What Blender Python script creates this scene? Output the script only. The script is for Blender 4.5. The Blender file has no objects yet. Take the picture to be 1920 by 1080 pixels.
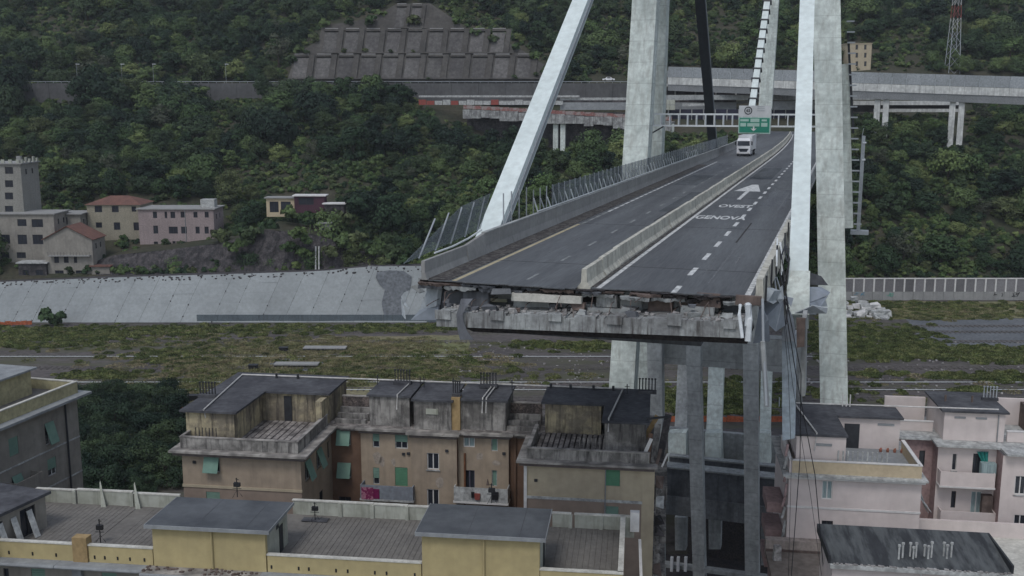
import bpy, math, random
import numpy as np
from mathutils import Vector, Matrix
random.seed(7); rng = np.random.default_rng(7)
S = bpy.context.scene
COL = S.collection
R = math.radians
# ------------------------------------------------------------------ camera, sky, sun, exposure
EYE = 55.0
PITCH = math.atan(349.5 / 1960.0)
cd = bpy.data.cameras.new('camera'); cam = bpy.data.objects.new('camera', cd); COL.objects.link(cam)
cd.sensor_width = 36; cd.lens = 1960 / 1920 * 36; cd.clip_start = 0.5; cd.clip_end = 6000
cam.location = (0, 0, EYE); cam.rotation_euler = (math.pi / 2 - PITCH, 0, 0)
S.camera = cam
S.render.resolution_x = 1024; S.render.resolution_y = 576
wd = bpy.data.worlds.new('World'); S.world = wd; wd.use_nodes = True
SUN_EL, SUN_AZ = R(58), R(205)           # azimuth clockwise from +Y: behind the camera, a little to the left
nt = wd.node_tree
sky = nt.nodes.new('ShaderNodeTexSky'); sky.sky_type = 'NISHITA'; sky.sun_disc = False
sky.sun_elevation = SUN_EL; sky.sun_rotation = SUN_AZ; sky.air_density = 1.0; sky.dust_density = 1.2; sky.ozone_density = 1.0
bg = nt.nodes['Background']; bg.inputs['Strength'].default_value = 0.13
mixw = nt.nodes.new('ShaderNodeMix'); mixw.data_type = 'RGBA'; mixw.inputs[0].default_value = 0.5
hsv = nt.nodes.new('ShaderNodeHueSaturation'); hsv.inputs['Saturation'].default_value = 0.55
nt.links.new(sky.outputs[0], hsv.inputs['Color']); nt.links.new(hsv.outputs[0], bg.inputs['Color'])
sd = bpy.data.lights.new('sun', 'SUN'); sun = bpy.data.objects.new('sun', sd); COL.objects.link(sun)
sd.energy = 0.9; sd.angle = R(16); sd.color = (1.0, 0.98, 0.955)
dirv = Vector((math.sin(SUN_AZ) * math.cos(SUN_EL), math.cos(SUN_AZ) * math.cos(SUN_EL), math.sin(SUN_EL)))
sun.rotation_euler = dirv.to_track_quat('Z', 'Y').to_euler()
S.view_settings.view_transform = 'Standard'; S.view_settings.look = 'None'
S.view_settings.exposure = 0.33; S.view_settings.gamma = 1; S.view_settings.use_curve_mapping = False
S.cycles.max_bounces = 5; S.cycles.diffuse_bounces = 3; S.cycles.transparent_max_bounces = 8

# ------------------------------------------------------------------ survey: sight lines measured on the photograph meet real planes
CP, SP = math.cos(PITCH), math.sin(PITCH)
def ray(u, v):
    x = (u - 960) / 1960; y = (540 - v) / 1960
    return Vector((x, CP + y * SP, -SP + y * CP))
def at_z(u, v, z=0.0):
    r = ray(u, v); k = (z - EYE) / r.z; return Vector((k * r.x, k * r.y, z))
def at_y(u, v, Y):
    r = ray(u, v); k = Y / r.y; return Vector((k * r.x, Y, EYE + k * r.z))
class Frame:
    """a local frame standing on the ground: x along the front, y going back"""
    def __init__(s, o, yaw):
        s.o = Vector((o[0], o[1], 0)); s.yaw = R(yaw)
        s.X = Vector((math.cos(s.yaw), math.sin(s.yaw), 0)); s.Y = Vector((-math.sin(s.yaw), math.cos(s.yaw), 0))
    def hy(s, u, v, y):
        r = ray(u, v); e = Vector((0, 0, EYE)) - s.o
        k = (y - e.dot(s.Y)) / r.dot(s.Y); q = e + k * r; return q.dot(s.X), q.z
    def hx(s, u, v, x):
        r = ray(u, v); e = Vector((0, 0, EYE)) - s.o
        k = (x - e.dot(s.X)) / r.dot(s.X); q = e + k * r; return q.dot(s.Y), q.z
    def hz(s, u, v, z):
        r = ray(u, v); k = (z - EYE) / r.z; q = Vector((0, 0, EYE)) + k * r - s.o; return q.dot(s.X), q.dot(s.Y)
    def world(s, x, y, z): return s.o + s.X * x + s.Y * y + Vector((0, 0, z))

# ------------------------------------------------------------------ materials
MATS = {}
def mat(name, c1, c2=None, big=0.15, fine=3.0, rough=0.9, streak=0.0, dirt=(0.05, 0.045, 0.04), bump=0.0,
        contrast=0.5, grain=0.12, spec=0.3, local=False, stretch=(1, 1, 1), alpha=1.0, rnd=0.0, metal=0.0, joints=0.0, moss=None, sfreq=1.6):
    if name in MATS: return MATS[name]
    m = bpy.data.materials.new(name); m.use_nodes = True; n = m.node_tree; N = n.nodes; L = n.links
    b = N['Principled BSDF']; b.inputs['Roughness'].default_value = rough
    b.inputs['Specular IOR Level'].default_value = spec; b.inputs['Metallic'].default_value = metal
    if local: src = N.new('ShaderNodeTexCoord').outputs['Object']
    else: src = N.new('ShaderNodeNewGeometry').outputs['Position']
    mp = N.new('ShaderNodeMapping'); mp.inputs['Scale'].default_value = stretch; L.new(src, mp.inputs[0])
    n1 = N.new('ShaderNodeTexNoise'); n1.inputs['Scale'].default_value = big; n1.inputs['Detail'].default_value = 6; n1.inputs['Roughness'].default_value = 0.65
    L.new(mp.outputs[0], n1.inputs['Vector'])
    r1 = N.new('ShaderNodeMapRange'); r1.inputs[1].default_value = 0.5 - 0.22 * (1.1 - contrast); r1.inputs[2].default_value = 0.5 + 0.22 * (1.1 - contrast)
    L.new(n1.outputs[0], r1.inputs[0])
    mx = N.new('ShaderNodeMix'); mx.data_type = 'RGBA'; mx.inputs[6].default_value = (*c1, 1); mx.inputs[7].default_value = (*(c2 or tuple(x * 0.7 for x in c1)), 1)
    L.new(r1.outputs[0], mx.inputs[0]); cur = mx.outputs[2]
    n2 = N.new('ShaderNodeTexNoise'); n2.inputs['Scale'].default_value = fine; n2.inputs['Detail'].default_value = 4
    L.new(mp.outputs[0], n2.inputs['Vector'])
    r2 = N.new('ShaderNodeMapRange'); r2.inputs[1].default_value = 0.25; r2.inputs[2].default_value = 0.75
    r2.inputs[3].default_value = 1 - grain * 2; r2.inputs[4].default_value = 1 + grain * 2; L.new(n2.outputs[0], r2.inputs[0])
    ml = N.new('ShaderNodeVectorMath'); ml.operation = 'SCALE'; L.new(cur, ml.inputs[0]); L.new(r2.outputs[0], ml.inputs['Scale']); cur = ml.outputs[0]
    if rnd:
        oi = N.new('ShaderNodeObjectInfo'); r3 = N.new('ShaderNodeMapRange'); r3.inputs[3].default_value = 1 - rnd; r3.inputs[4].default_value = 1 + rnd
        L.new(oi.outputs['Random'], r3.inputs[0]); m2 = N.new('ShaderNodeVectorMath'); m2.operation = 'SCALE'
        L.new(cur, m2.inputs[0]); L.new(r3.outputs[0], m2.inputs['Scale']); cur = m2.outputs[0]
    if streak:
        ms = N.new('ShaderNodeMapping'); ms.inputs['Scale'].default_value = (sfreq, sfreq, sfreq * .1); L.new(src, ms.inputs[0])
        n3 = N.new('ShaderNodeTexNoise'); n3.inputs['Scale'].default_value = 1.0; n3.inputs['Detail'].default_value = 5; n3.inputs['Roughness'].default_value = 0.7
        L.new(ms.outputs[0], n3.inputs['Vector'])
        r4 = N.new('ShaderNodeMapRange'); r4.inputs[1].default_value = 0.47; r4.inputs[2].default_value = 0.68; r4.inputs[4].default_value = streak
        L.new(n3.outputs[0], r4.inputs[0])
        m3 = N.new('ShaderNodeMix'); m3.data_type = 'RGBA'; L.new(r4.outputs[0], m3.inputs[0]); L.new(cur, m3.inputs[6]); m3.inputs[7].default_value = (*dirt, 1); cur = m3.outputs[2]
    if joints:
        sx = N.new('ShaderNodeSeparateXYZ'); L.new(src, sx.inputs[0]); dv = N.new('ShaderNodeMath'); dv.operation = 'DIVIDE'; dv.inputs[1].default_value = joints; L.new(sx.outputs[2], dv.inputs[0])
        fr = N.new('ShaderNodeMath'); fr.operation = 'FRACT'; L.new(dv.outputs[0], fr.inputs[0]); lt = N.new('ShaderNodeMath'); lt.operation = 'LESS_THAN'; lt.inputs[1].default_value = .035; L.new(fr.outputs[0], lt.inputs[0])
        r5 = N.new('ShaderNodeMapRange'); r5.inputs[3].default_value = 1; r5.inputs[4].default_value = .80; L.new(lt.outputs[0], r5.inputs[0]); m5 = N.new('ShaderNodeVectorMath'); m5.operation = 'SCALE'; L.new(cur, m5.inputs[0]); L.new(r5.outputs[0], m5.inputs['Scale']); cur = m5.outputs[0]
    if moss:
        mm = N.new('ShaderNodeMapping'); mm.inputs['Scale'].default_value = (.35, 1.5, 1); L.new(src, mm.inputs[0]); n6 = N.new('ShaderNodeTexNoise'); n6.inputs['Scale'].default_value = .07; n6.inputs['Detail'].default_value = 8; n6.inputs['Roughness'].default_value = .7; L.new(mm.outputs[0], n6.inputs['Vector'])
        r6 = N.new('ShaderNodeMapRange'); r6.inputs[1].default_value = .48; r6.inputs[2].default_value = .60; r6.inputs[4].default_value = .85; L.new(n6.outputs[0], r6.inputs[0]); m6 = N.new('ShaderNodeMix'); m6.data_type = 'RGBA'; L.new(r6.outputs[0], m6.inputs[0]); L.new(cur, m6.inputs[6]); m6.inputs[7].default_value = (*moss, 1); cur = m6.outputs[2]
    L.new(cur, b.inputs['Base Color'])
    if alpha < 1: b.inputs['Alpha'].default_value = alpha
    if bump:
        bp = N.new('ShaderNodeBump'); bp.inputs['Strength'].default_value = bump; bp.inputs['Distance'].default_value = 0.1
        L.new(n2.outputs[0], bp.inputs['Height']); L.new(bp.outputs[0], b.inputs['Normal'])
    MATS[name] = m; return m
def foliage(name, a, b_, c):
    m = bpy.data.materials.new(name); m.use_nodes = True; N = m.node_tree.nodes; L = m.node_tree.links
    b = N['Principled BSDF']; b.inputs['Roughness'].default_value = 0.75; b.inputs['Specular IOR Level'].default_value = 0.15
    oi = N.new('ShaderNodeObjectInfo'); geo = N.new('ShaderNodeNewGeometry')
    nz = N.new('ShaderNodeTexNoise'); nz.inputs['Scale'].default_value = 0.035; nz.inputs['Detail'].default_value = 4; L.new(geo.outputs['Position'], nz.inputs['Vector'])
    ad = N.new('ShaderNodeMath'); ad.operation = 'MULTIPLY_ADD'; ad.inputs[1].default_value = 1.5; L.new(nz.outputs[0], ad.inputs[0])
    mu = N.new('ShaderNodeMath'); mu.operation = 'MULTIPLY_ADD'; mu.inputs[1].default_value = 1.4; mu.inputs[2].default_value = -0.98; L.new(oi.outputs['Random'], mu.inputs[0]); L.new(mu.outputs[0], ad.inputs[2])
    rp = N.new('ShaderNodeValToRGB'); e = rp.color_ramp.elements
    e[0].color = (*a, 1); e[0].position = 0.1; e[1].color = (*c, 1); e[1].position = 0.95
    x = e.new(0.5); x.color = (*b_, 1)
    L.new(ad.outputs[0], rp.inputs[0])
    n2 = N.new('ShaderNodeTexNoise'); n2.inputs['Scale'].default_value = 0.45; n2.inputs['Detail'].default_value = 3; L.new(geo.outputs['Position'], n2.inputs['Vector'])
    r2 = N.new('ShaderNodeMapRange'); r2.inputs[1].default_value = 0.3; r2.inputs[2].default_value = 0.7; r2.inputs[3].default_value = 0.55; r2.inputs[4].default_value = 1.5; L.new(n2.outputs[0], r2.inputs[0])
    ml = N.new('ShaderNodeVectorMath'); ml.operation = 'SCALE'; L.new(rp.outputs[0], ml.inputs[0]); L.new(r2.outputs[0], ml.inputs['Scale'])
    L.new(ml.outputs[0], b.inputs['Base Color']); MATS[name] = m; return m
M_PYL = mat('painted_concrete', (0.60, 0.65, 0.61), (0.46, 0.505, 0.475), big=0.25, fine=1.8, streak=0.5, dirt=(0.26, 0.255, 0.225), grain=0.10, bump=0.1, contrast=.7, joints=2.6)
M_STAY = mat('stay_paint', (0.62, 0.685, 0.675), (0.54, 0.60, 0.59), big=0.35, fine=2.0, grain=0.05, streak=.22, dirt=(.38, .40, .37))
M_STAYD = mat('stay_dark', (0.055, 0.065, 0.075), (0.045, 0.05, 0.06), big=0.2, grain=0.05)  # unpainted grey, with the shade of that side put into the colour
M_CONC = mat('raw_concrete', (0.34, 0.355, 0.35), (0.25, 0.262, 0.262), big=0.3, fine=2.0, streak=0.4, dirt=(0.09, 0.09, 0.09), bump=0.15)
M_TREST = mat('trestle_concrete', (0.46, 0.48, 0.475), (0.35, 0.365, 0.36), big=0.3, fine=2.0, streak=0.35, dirt=(0.2, 0.2, 0.2), bump=0.1, joints=3.1)
M_CONCD = mat('dark_concrete', (0.13, 0.137, 0.15), (0.085, 0.09, 0.10), big=0.3, fine=2.0, streak=0.5, dirt=(0.03, 0.03, 0.035))
M_PARA = mat('parapet_concrete', (0.285, 0.285, 0.275), (0.235, 0.235, 0.23), big=0.4, fine=3.0, streak=0.25, dirt=(0.14, 0.14, 0.14), grain=0.06)
M_BARR = mat('barrier_concrete', (0.52, 0.51, 0.44), (0.40, 0.39, 0.34), big=0.7, fine=4.0, streak=0.6, dirt=(0.17, 0.16, 0.14), grain=0.1)
M_ASPH = mat('asphalt', (0.098, 0.105, 0.110), (0.058, 0.061, 0.066), big=0.55, fine=9, rough=0.62, local=True, stretch=(1, 0.06, 1), grain=0.14, contrast=0.55, spec=0.4)
M_ASPHB_SHADE = mat('broken_asphalt_and_shade', (0.028, 0.026, 0.028), (0.045, 0.038, 0.036), big=1.5, fine=6, grain=0.25)  # broken asphalt; also paints shade under the beam, pier and road bays
M_DEBRIS = mat('gravel_strip', (0.040, 0.036, 0.036), (0.095, 0.09, 0.085), big=2.5, fine=9, grain=0.3, contrast=0.9)
M_WHITE = mat('road_paint', (0.66, 0.67, 0.66), (0.30, 0.31, 0.31), big=2.2, fine=8, grain=0.1, contrast=.5)
M_FADED = mat('faded_paint', (0.26, 0.27, 0.27), (0.14, 0.15, 0.15), big=1.5, fine=8, grain=0.15)
M_YELP = mat('yellow_paint', (0.42, 0.37, 0.24), (0.30, 0.26, 0.18), big=1.5, grain=0.1)
M_GALV = mat('galvanised_steel', (0.34, 0.37, 0.39), (0.26, 0.28, 0.30), rough=0.5, grain=0.05)
M_GALVW = mat('pale_steel', (0.62, 0.65, 0.66), (0.5, 0.53, 0.54), rough=0.5, grain=0.05)
M_STEELD = mat('dark_steel', (0.035, 0.037, 0.042), rough=0.6)
M_MESH = mat('wire_mesh', (0.22, 0.25, 0.27), rough=0.6, alpha=0.42)
M_SHEET = mat('torn_sheet', (0.24, 0.27, 0.30), (0.18, 0.20, 0.235), big=0.5, fine=2, rough=0.6)
M_SHEETW = mat('pale_sheet', (0.38, 0.41, 0.43), (0.28, 0.31, 0.33), big=0.6, grain=0.08)
M_RUST = mat('rusty_concrete', (0.15, 0.115, 0.10), (0.085, 0.065, 0.058), big=0.8, streak=0.5, dirt=(0.06, 0.04, 0.035))
M_BEAM = mat('stained_beam', (0.32, 0.335, 0.33), (0.19, 0.195, 0.195), big=0.3, fine=4, streak=1.0, dirt=(0.07, 0.065, 0.062), bump=0.3, contrast=0.8, sfreq=3.6)
M_RUB = mat('rubble', (0.36, 0.35, 0.34), (0.16, 0.15, 0.145), big=1.5, fine=5, grain=0.2)
M_TAUPE = mat('plaster_taupe', (0.36, 0.29, 0.215), (0.295, 0.238, 0.18), big=0.35, fine=1.5, streak=0.25, dirt=(0.13, 0.105, 0.085), grain=0.06)
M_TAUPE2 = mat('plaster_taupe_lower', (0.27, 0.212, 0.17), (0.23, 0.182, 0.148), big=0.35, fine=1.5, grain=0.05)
M_CREAMB = mat('plaster_cream', (0.43, 0.37, 0.265), (0.37, 0.315, 0.23), big=0.35, fine=1.5, streak=0.15, dirt=(0.2, 0.17, 0.13), grain=0.05)
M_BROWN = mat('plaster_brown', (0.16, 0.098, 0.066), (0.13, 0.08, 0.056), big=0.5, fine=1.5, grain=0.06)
M_MOULD = mat('mouldy_plaster', sfreq=2.8, c1=(0.37, 0.32, 0.21), c2=(0.19, 0.165, 0.125), big=0.5, fine=2.5, streak=0.85, dirt=(0.035, 0.03, 0.03), grain=0.1, contrast=0.8)
M_MOULDG = mat('mouldy_grey', (0.28, 0.268, 0.25), (0.14, 0.133, 0.125), sfreq=2.8, big=0.5, fine=2.5, streak=0.9, dirt=(0.03, 0.027, 0.028), grain=0.12, contrast=0.8)
M_CORN = mat('cornice_mould', (0.33, 0.31, 0.285), (0.16, 0.15, 0.14), big=1.0, fine=4, grain=0.2, contrast=0.8)
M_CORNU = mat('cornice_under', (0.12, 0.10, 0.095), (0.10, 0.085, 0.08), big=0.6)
M_TAR = mat('roof_felt', (0.048, 0.049, 0.056), (0.080, 0.082, 0.09), big=0.35, fine=2.2, rough=0.85, grain=0.16, contrast=.7)
M_TARB = mat('roof_felt_blue', (0.056, 0.062, 0.070), (0.095, 0.103, 0.112), big=0.28, fine=1.5, rough=0.8, grain=0.06)
M_TILE = mat('terrace_tile', (0.17, 0.16, 0.145), (0.13, 0.122, 0.112), big=0.5, fine=3, grain=0.08)
M_TILED = mat('terrace_tile_dark', (0.25, 0.23, 0.215), (0.11, 0.10, 0.095), big=0.8, fine=4, grain=0.2, contrast=0.8)
M_YEL = mat('plaster_yellow', (0.43, 0.355, 0.185), (0.36, 0.30, 0.16), big=0.3, fine=2, streak=0.2, dirt=(0.28, 0.22, 0.11), grain=0.04)
M_OCH = mat('plaster_ochre', (0.34, 0.24, 0.12), (0.28, 0.2, 0.1), big=0.3)
M_COPE = mat('coping_stone', (0.55, 0.54, 0.49), (0.40, 0.39, 0.35), big=1.2, fine=5, grain=0.08)
M_PALE = mat('parapet_pale', (0.40, 0.41, 0.36), (0.32, 0.33, 0.28), big=0.6, fine=2, streak=0.5, dirt=(0.12, 0.12, 0.09), grain=0.07)
M_GUTT = mat('gutter_grey', (0.26, 0.275, 0.28), (0.20, 0.21, 0.22), big=0.8, fine=3, grain=0.06)
M_PINK = mat('plaster_pink', (0.60, 0.53, 0.505), (0.54, 0.48, 0.455), big=0.25, fine=1.2, streak=0.12, dirt=(0.36, 0.29, 0.29), grain=0.04)
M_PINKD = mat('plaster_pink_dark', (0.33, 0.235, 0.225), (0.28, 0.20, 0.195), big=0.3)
M_SAND = mat('plaster_sand', (0.47, 0.39, 0.27), (0.42, 0.345, 0.24), big=0.4, grain=0.05)
M_WTRIM = mat('white_trim', (0.62, 0.61, 0.59), (0.52, 0.51, 0.50), big=0.6, grain=0.05)
M_WGREY = mat('weathered_white', (0.42, 0.43, 0.42), (0.27, 0.275, 0.27), big=1.2, fine=4, grain=0.15, contrast=0.7)
M_GLASS = mat('window_glass', (0.018, 0.02, 0.028), (0.03, 0.035, 0.045), big=0.3, rough=0.12, spec=0.6, grain=0.05)
M_GREEN = mat('roller_blind_green', (0.10, 0.24, 0.145), (0.085, 0.20, 0.125), big=0.6, fine=2, grain=0.05)
M_GREENP = mat('blind_pale_green', (0.17, 0.27, 0.215), (0.14, 0.23, 0.19), big=0.6, fine=2, grain=0.05)
M_CURT = mat('net_curtain', (0.30, 0.38, 0.38), (0.2, 0.26, 0.27), big=2.0, fine=6, stretch=(3, 3, 0.3))
M_LILAC = mat('door_lilac', (0.12, 0.115, 0.15), rough=0.6)
M_GREYW = mat('plaster_grey', (0.27, 0.255, 0.225), (0.22, 0.205, 0.182), big=0.4, fine=1.5, streak=0.25, dirt=(0.08, 0.075, 0.07), grain=0.06)
M_RED = mat('red_paint', (0.28, 0.07, 0.055), (.2, .06, .05), big=1.5); M_ORANGE = mat('orange_net', (0.42, 0.12, 0.05), (0.3, 0.08, 0.04), big=1.5, grain=0.25)
M_TEAL = mat('teal_cloth', (0.03, 0.24, 0.21)); M_PURP = mat('magenta_cloth', (0.17, 0.02, 0.075), (0.36, 0.16, 0.22), big=2.2, fine=6, contrast=1.0)
M_BLACK = mat('black_plastic', (0.02, 0.02, 0.022), rough=0.5)
M_TERRA = mat('terracotta', (0.16, 0.082, 0.062), (0.115, 0.06, 0.05), big=0.5, fine=6, grain=0.2)
M_STONE = mat('old_stone', (0.075, 0.068, 0.07), (0.035, 0.033, 0.035), big=0.6, fine=2.5, streak=0.7, dirt=(0.022, 0.022, 0.022), grain=0.25, bump=0.5, contrast=0.8)
M_TARP = mat('sprayed_slope', (0.265, 0.285, 0.288), (0.215, 0.232, 0.235), big=0.10, fine=1.3, grain=0.05, streak=.22, dirt=(.15, .155, .15), contrast=.5, rnd=.08)
M_YARD = mat('yard_gravel', (0.098, 0.087, 0.084), (0.050, 0.045, 0.044), big=0.06, fine=1.8, grain=0.28, contrast=0.5, stretch=(0.4, 1, 1), moss=(.070, .072, .042))
M_MEAD = mat('dry_meadow', (0.125, 0.135, 0.060), (0.175, 0.155, 0.092), big=0.05, fine=1.0, grain=0.25)
M_GRAV = mat('grey_gravel', (0.125, 0.135, 0.145), (0.09, 0.098, 0.108), big=0.12, fine=1.5, grain=0.2)
M_SOIL = mat('hill_soil', (0.028, 0.034, 0.018), (0.05, 0.045, 0.03), big=0.08, fine=1.0, grain=0.2)
M_STREET = mat('street_asphalt', (0.045, 0.044, 0.044), (0.03, 0.03, 0.03), big=0.2, fine=4)
M_TAN = mat('tan_screed', (0.20, 0.175, 0.155), (0.14, 0.12, 0.105), big=0.5, fine=2.5, grain=0.12)
M_SIGNG = mat('sign_green', (0.02, 0.22, 0.15), rough=0.5, grain=0.02); M_SIGNW = mat('sign_white', (0.55, 0.57, 0.58), rough=0.5, grain=0.03)
M_SIGNL = mat('sign_pale_green', (0.38, 0.55, 0.48), rough=0.5, grain=0.03)
M_TRUCK = mat('truck_white', (0.75, 0.76, 0.78), rough=0.3, grain=0.02, spec=0.5)
M_PIPE = mat('white_pipe', (0.55, 0.54, 0.52), rough=0.6)
M_BARK = mat('bark', (0.055, 0.045, 0.035), rough=0.95, grain=0.2)
F_DARK = foliage('leaves_dark', (0.013, 0.026, 0.017), (0.024, 0.042, 0.023), (0.042, 0.064, 0.030))
F_MID = foliage('leaves_mid', (0.022, 0.042, 0.022), (0.042, 0.072, 0.030), (0.082, 0.118, 0.045))
F_LITE = foliage('leaves_light', (0.042, 0.072, 0.028), (0.072, 0.115, 0.040), (0.125, 0.155, 0.058))
F_GREY = foliage('leaves_grey', (0.05, 0.058, 0.04), (0.07, 0.08, 0.055), (0.10, 0.105, 0.075))
F_OLIVE = foliage('leaves_olive', (0.036, 0.055, 0.026), (0.054, 0.076, 0.034), (0.08, 0.098, 0.044))
F_WEED = foliage('weeds', (0.058, 0.076, 0.026), (0.090, 0.112, 0.038), (0.13, 0.142, 0.056))
F_DRY = foliage('dry_grass', (0.12, 0.128, 0.058), (0.17, 0.16, 0.08), (0.22, 0.19, 0.115))
# ------------------------------------------------------------------ mesh helpers
class MB:
    def __init__(s): s.v = []; s.f = []
    def add(s, pts, faces):
        n = len(s.v); s.v += [tuple(p) for p in pts]; s.f += [tuple(n + i for i in f) for f in faces]; return s
    def hexa(s, p): return s.add(p, [(0, 3, 2, 1), (4, 5, 6, 7), (0, 1, 5, 4), (1, 2, 6, 5), (2, 3, 7, 6), (3, 0, 4, 7)])
    def box(s, x0, x1, y0, y1, z0, z1):
        return s.hexa([(x0, y0, z0), (x1, y0, z0), (x1, y1, z0), (x0, y1, z0), (x0, y0, z1), (x1, y0, z1), (x1, y1, z1), (x0, y1, z1)])
    def quad(s, a, b, c, d): return s.add([a, b, c, d], [(0, 1, 2, 3)])
    def beam(s, p, q, w, h, side=None, w2=None, h2=None):
        p = Vector(p); q = Vector(q); d = (q - p).normalized()
        a = Vector(side) if side else (Vector((1, 0, 0)) if abs(d.x) < 0.9 else Vector((0, 1, 0)))
        a = (a - a.dot(d) * d).normalized(); b = d.cross(a); w2 = w2 or w; h2 = h2 or h
        lo = [p - a * w / 2 - b * h / 2, p + a * w / 2 - b * h / 2, p + a * w / 2 + b * h / 2, p - a * w / 2 + b * h / 2]
        hi = [q - a * w2 / 2 - b * h2 / 2, q + a * w2 / 2 - b * h2 / 2, q + a * w2 / 2 + b * h2 / 2, q - a * w2 / 2 + b * h2 / 2]
        return s.hexa(lo + hi)
    def tube(s, pts, r, n=6, r2=None):
        pts = [Vector(p) for p in pts]; base = len(s.v); m = len(pts)
        for i, p in enumerate(pts):
            d = (pts[min(i + 1, m - 1)] - pts[max(i - 1, 0)]).normalized()
            a = d.orthogonal().normalized(); b = d.cross(a); rr = r if r2 is None else r + (r2 - r) * i / (m - 1)
            for k in range(n):
                t = 2 * math.pi * k / n; s.v.append(tuple(p + a * math.cos(t) * rr + b * math.sin(t) * rr))
        for i in range(m - 1):
            for k in range(n):
                s.f.append((base + i * n + k, base + i * n + (k + 1) % n, base + (i + 1) * n + (k + 1) % n, base + (i + 1) * n + k))
        s.f.append(tuple(base + k for k in range(n))[::-1]); s.f.append(tuple(base + (m - 1) * n + k for k in range(n))); return s
    def prism(s, poly, z0, z1):
        n = len(poly); return s.add([(x, y, z0) for x, y in poly] + [(x, y, z1) for x, y in poly],
            [tuple(range(n))[::-1], tuple(range(n, 2 * n))] + [(i, (i + 1) % n, n + (i + 1) % n, n + i) for i in range(n)])
    def plate(s, pts, th, n=None):
        pts = [Vector(p) for p in pts]; nn = (pts[1] - pts[0]).cross(pts[2] - pts[0]).normalized() * th; m = len(pts)
        return s.add(pts + [p + nn for p in pts], [tuple(range(m))[::-1], tuple(range(m, 2 * m))] + [(i, (i + 1) % m, m + (i + 1) % m, m + i) for i in range(m)])
    def loft(s, prof, path, closed=True):
        base = len(s.v); k = len(prof)
        for fn in path:
            for a, z in prof: s.v.append(tuple(fn(a, z)))
        rg = k if closed else k - 1
        for i in range(len(path) - 1):
            for j in range(rg):
                j2 = (j + 1) % k; s.f.append((base + i * k + j, base + i * k + j2, base + (i + 1) * k + j2, base + (i + 1) * k + j))
        if closed:
            s.f.append(tuple(base + j for j in range(k))[::-1]); s.f.append(tuple(base + (len(path) - 1) * k + j for j in range(k)))
        return s
    def build(s, name, m, parent=None, smooth=False, **kw):
        me = bpy.data.meshes.new(name); me.from_pydata(s.v, [], s.f); me.materials.append(m); me.validate()
        import bmesh
        bm = bmesh.new(); bm.from_mesh(me); bmesh.ops.recalc_face_normals(bm, faces=bm.faces); bm.to_mesh(me); bm.free()
        if smooth: me.shade_smooth()
        o = bpy.data.objects.new(name, me); COL.objects.link(o)
        if parent: o.parent = parent
        for k_, v_ in kw.items(): o[k_] = v_
        return o
def thing(name, label, cat, loc=(0, 0, 0), yaw=0.0, group=None):
    o = bpy.data.objects.new(name, None); COL.objects.link(o); o.location = loc; o.rotation_euler = (0, 0, yaw)
    o.empty_display_size = 0.5; o['label'] = label; o['category'] = cat
    if group: o['group'] = group
    return o
def fthing(name, label, cat, F, group=None): return thing(name, label, cat, F.o, F.yaw, group)
def tag(o, label, cat, group=None):
    o['label'] = label; o['category'] = cat
    if group: o['group'] = group
    return o
def inst(src, parent=None, loc=None, rot=None, scale=None, **kw):
    o = src.copy(); COL.objects.link(o); o.parent = parent
    if loc is not None: o.location = loc
    if rot is not None: o.rotation_euler = rot
    if scale is not None: o.scale = (scale,) * 3 if not hasattr(scale, '__len__') else scale
    for k, v in kw.items(): o[k] = v
    return o
def structure(name, mb, m, **kw): return mb.build(name, m, None, kind='structure', **kw)

# ------------------------------------------------------------------ terrain
def smooth01(t): t = min(1, max(0, t)); return t * t * (3 - 2 * t)
def hill_start(x): return 280 + 16 * smooth01((x - 10) / 60)
def vnoise(x, y, s, seed=0):
    return math.sin(x / s + seed) * math.cos(y / s * 1.3 + seed * 2.1) + 0.5 * math.sin(x / s * 2.3 + y / s * 1.7 + seed * 3)
def hill(x, Y):
    ys = hill_start(x); z0 = 8 - 5.5 * smooth01((x + 20) / 60)
    xs = [ys, 330, 375, 408, 428, 520, 700, 1100, 1500]; zs = [z0, 27, 43, 54, 62, 101, 180, 330, 380]
    if Y <= ys: return z0
    z = float(np.interp(Y, xs, zs))
    z -= 8.5 * smooth01((x + 32) / 14) * smooth01((52 - x) / 14) * smooth01((Y - 352) / 16) * smooth01((402 - Y) / 8)   # the gully under the crumbling viaduct
    return z + 1.5 * vnoise(x, Y, 26, 1) * smooth01((Y - ys) / 30)
g = MB(); g.box(-2500, 2500, -600, 3000, -8.2, -8.0); structure('street_ground', g, M_STREET)
g = MB(); g.box(-2400, 2400, 138, 330, -7.9, 0.0); structure('rail_yard_ground', g, M_YARD)
def make_hill():
    xs = list(np.arange(-420, 421, 7)); xs = [-2400, -1600, -1000, -700] + xs + [700, 1000, 1600, 2400]
    ks = [0, 8, 16, 26, 36, 48, 60, 72, 84, 96, 108, 118, 128, 138, 148, 160, 175, 190, 205, 220, 240, 270, 310, 360, 430, 520, 640, 800, 1000, 1220]
    V = []
    for k in ks:
        for x in xs:
            Y = hill_start(x) + k; V.append((x, Y, hill(x, Y)))
    # a buried front skirt
    n = len(xs); Fc = []
    for i in range(len(ks) - 1):
        for j in range(n - 1): a = i * n + j; Fc.append((a, a + 1, a + n + 1, a + n))
    b = len(V); V += [(x, hill_start(x) + 0.0, -1) for x in xs]
    for j in range(n - 1): Fc.append((b + j, b + j + 1, j + 1, j))
    m = MB(); m.add(V, Fc); o = m.build('hillside_terrain', M_SOIL, None, smooth=True, kind='structure'); return o
make_hill()
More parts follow.
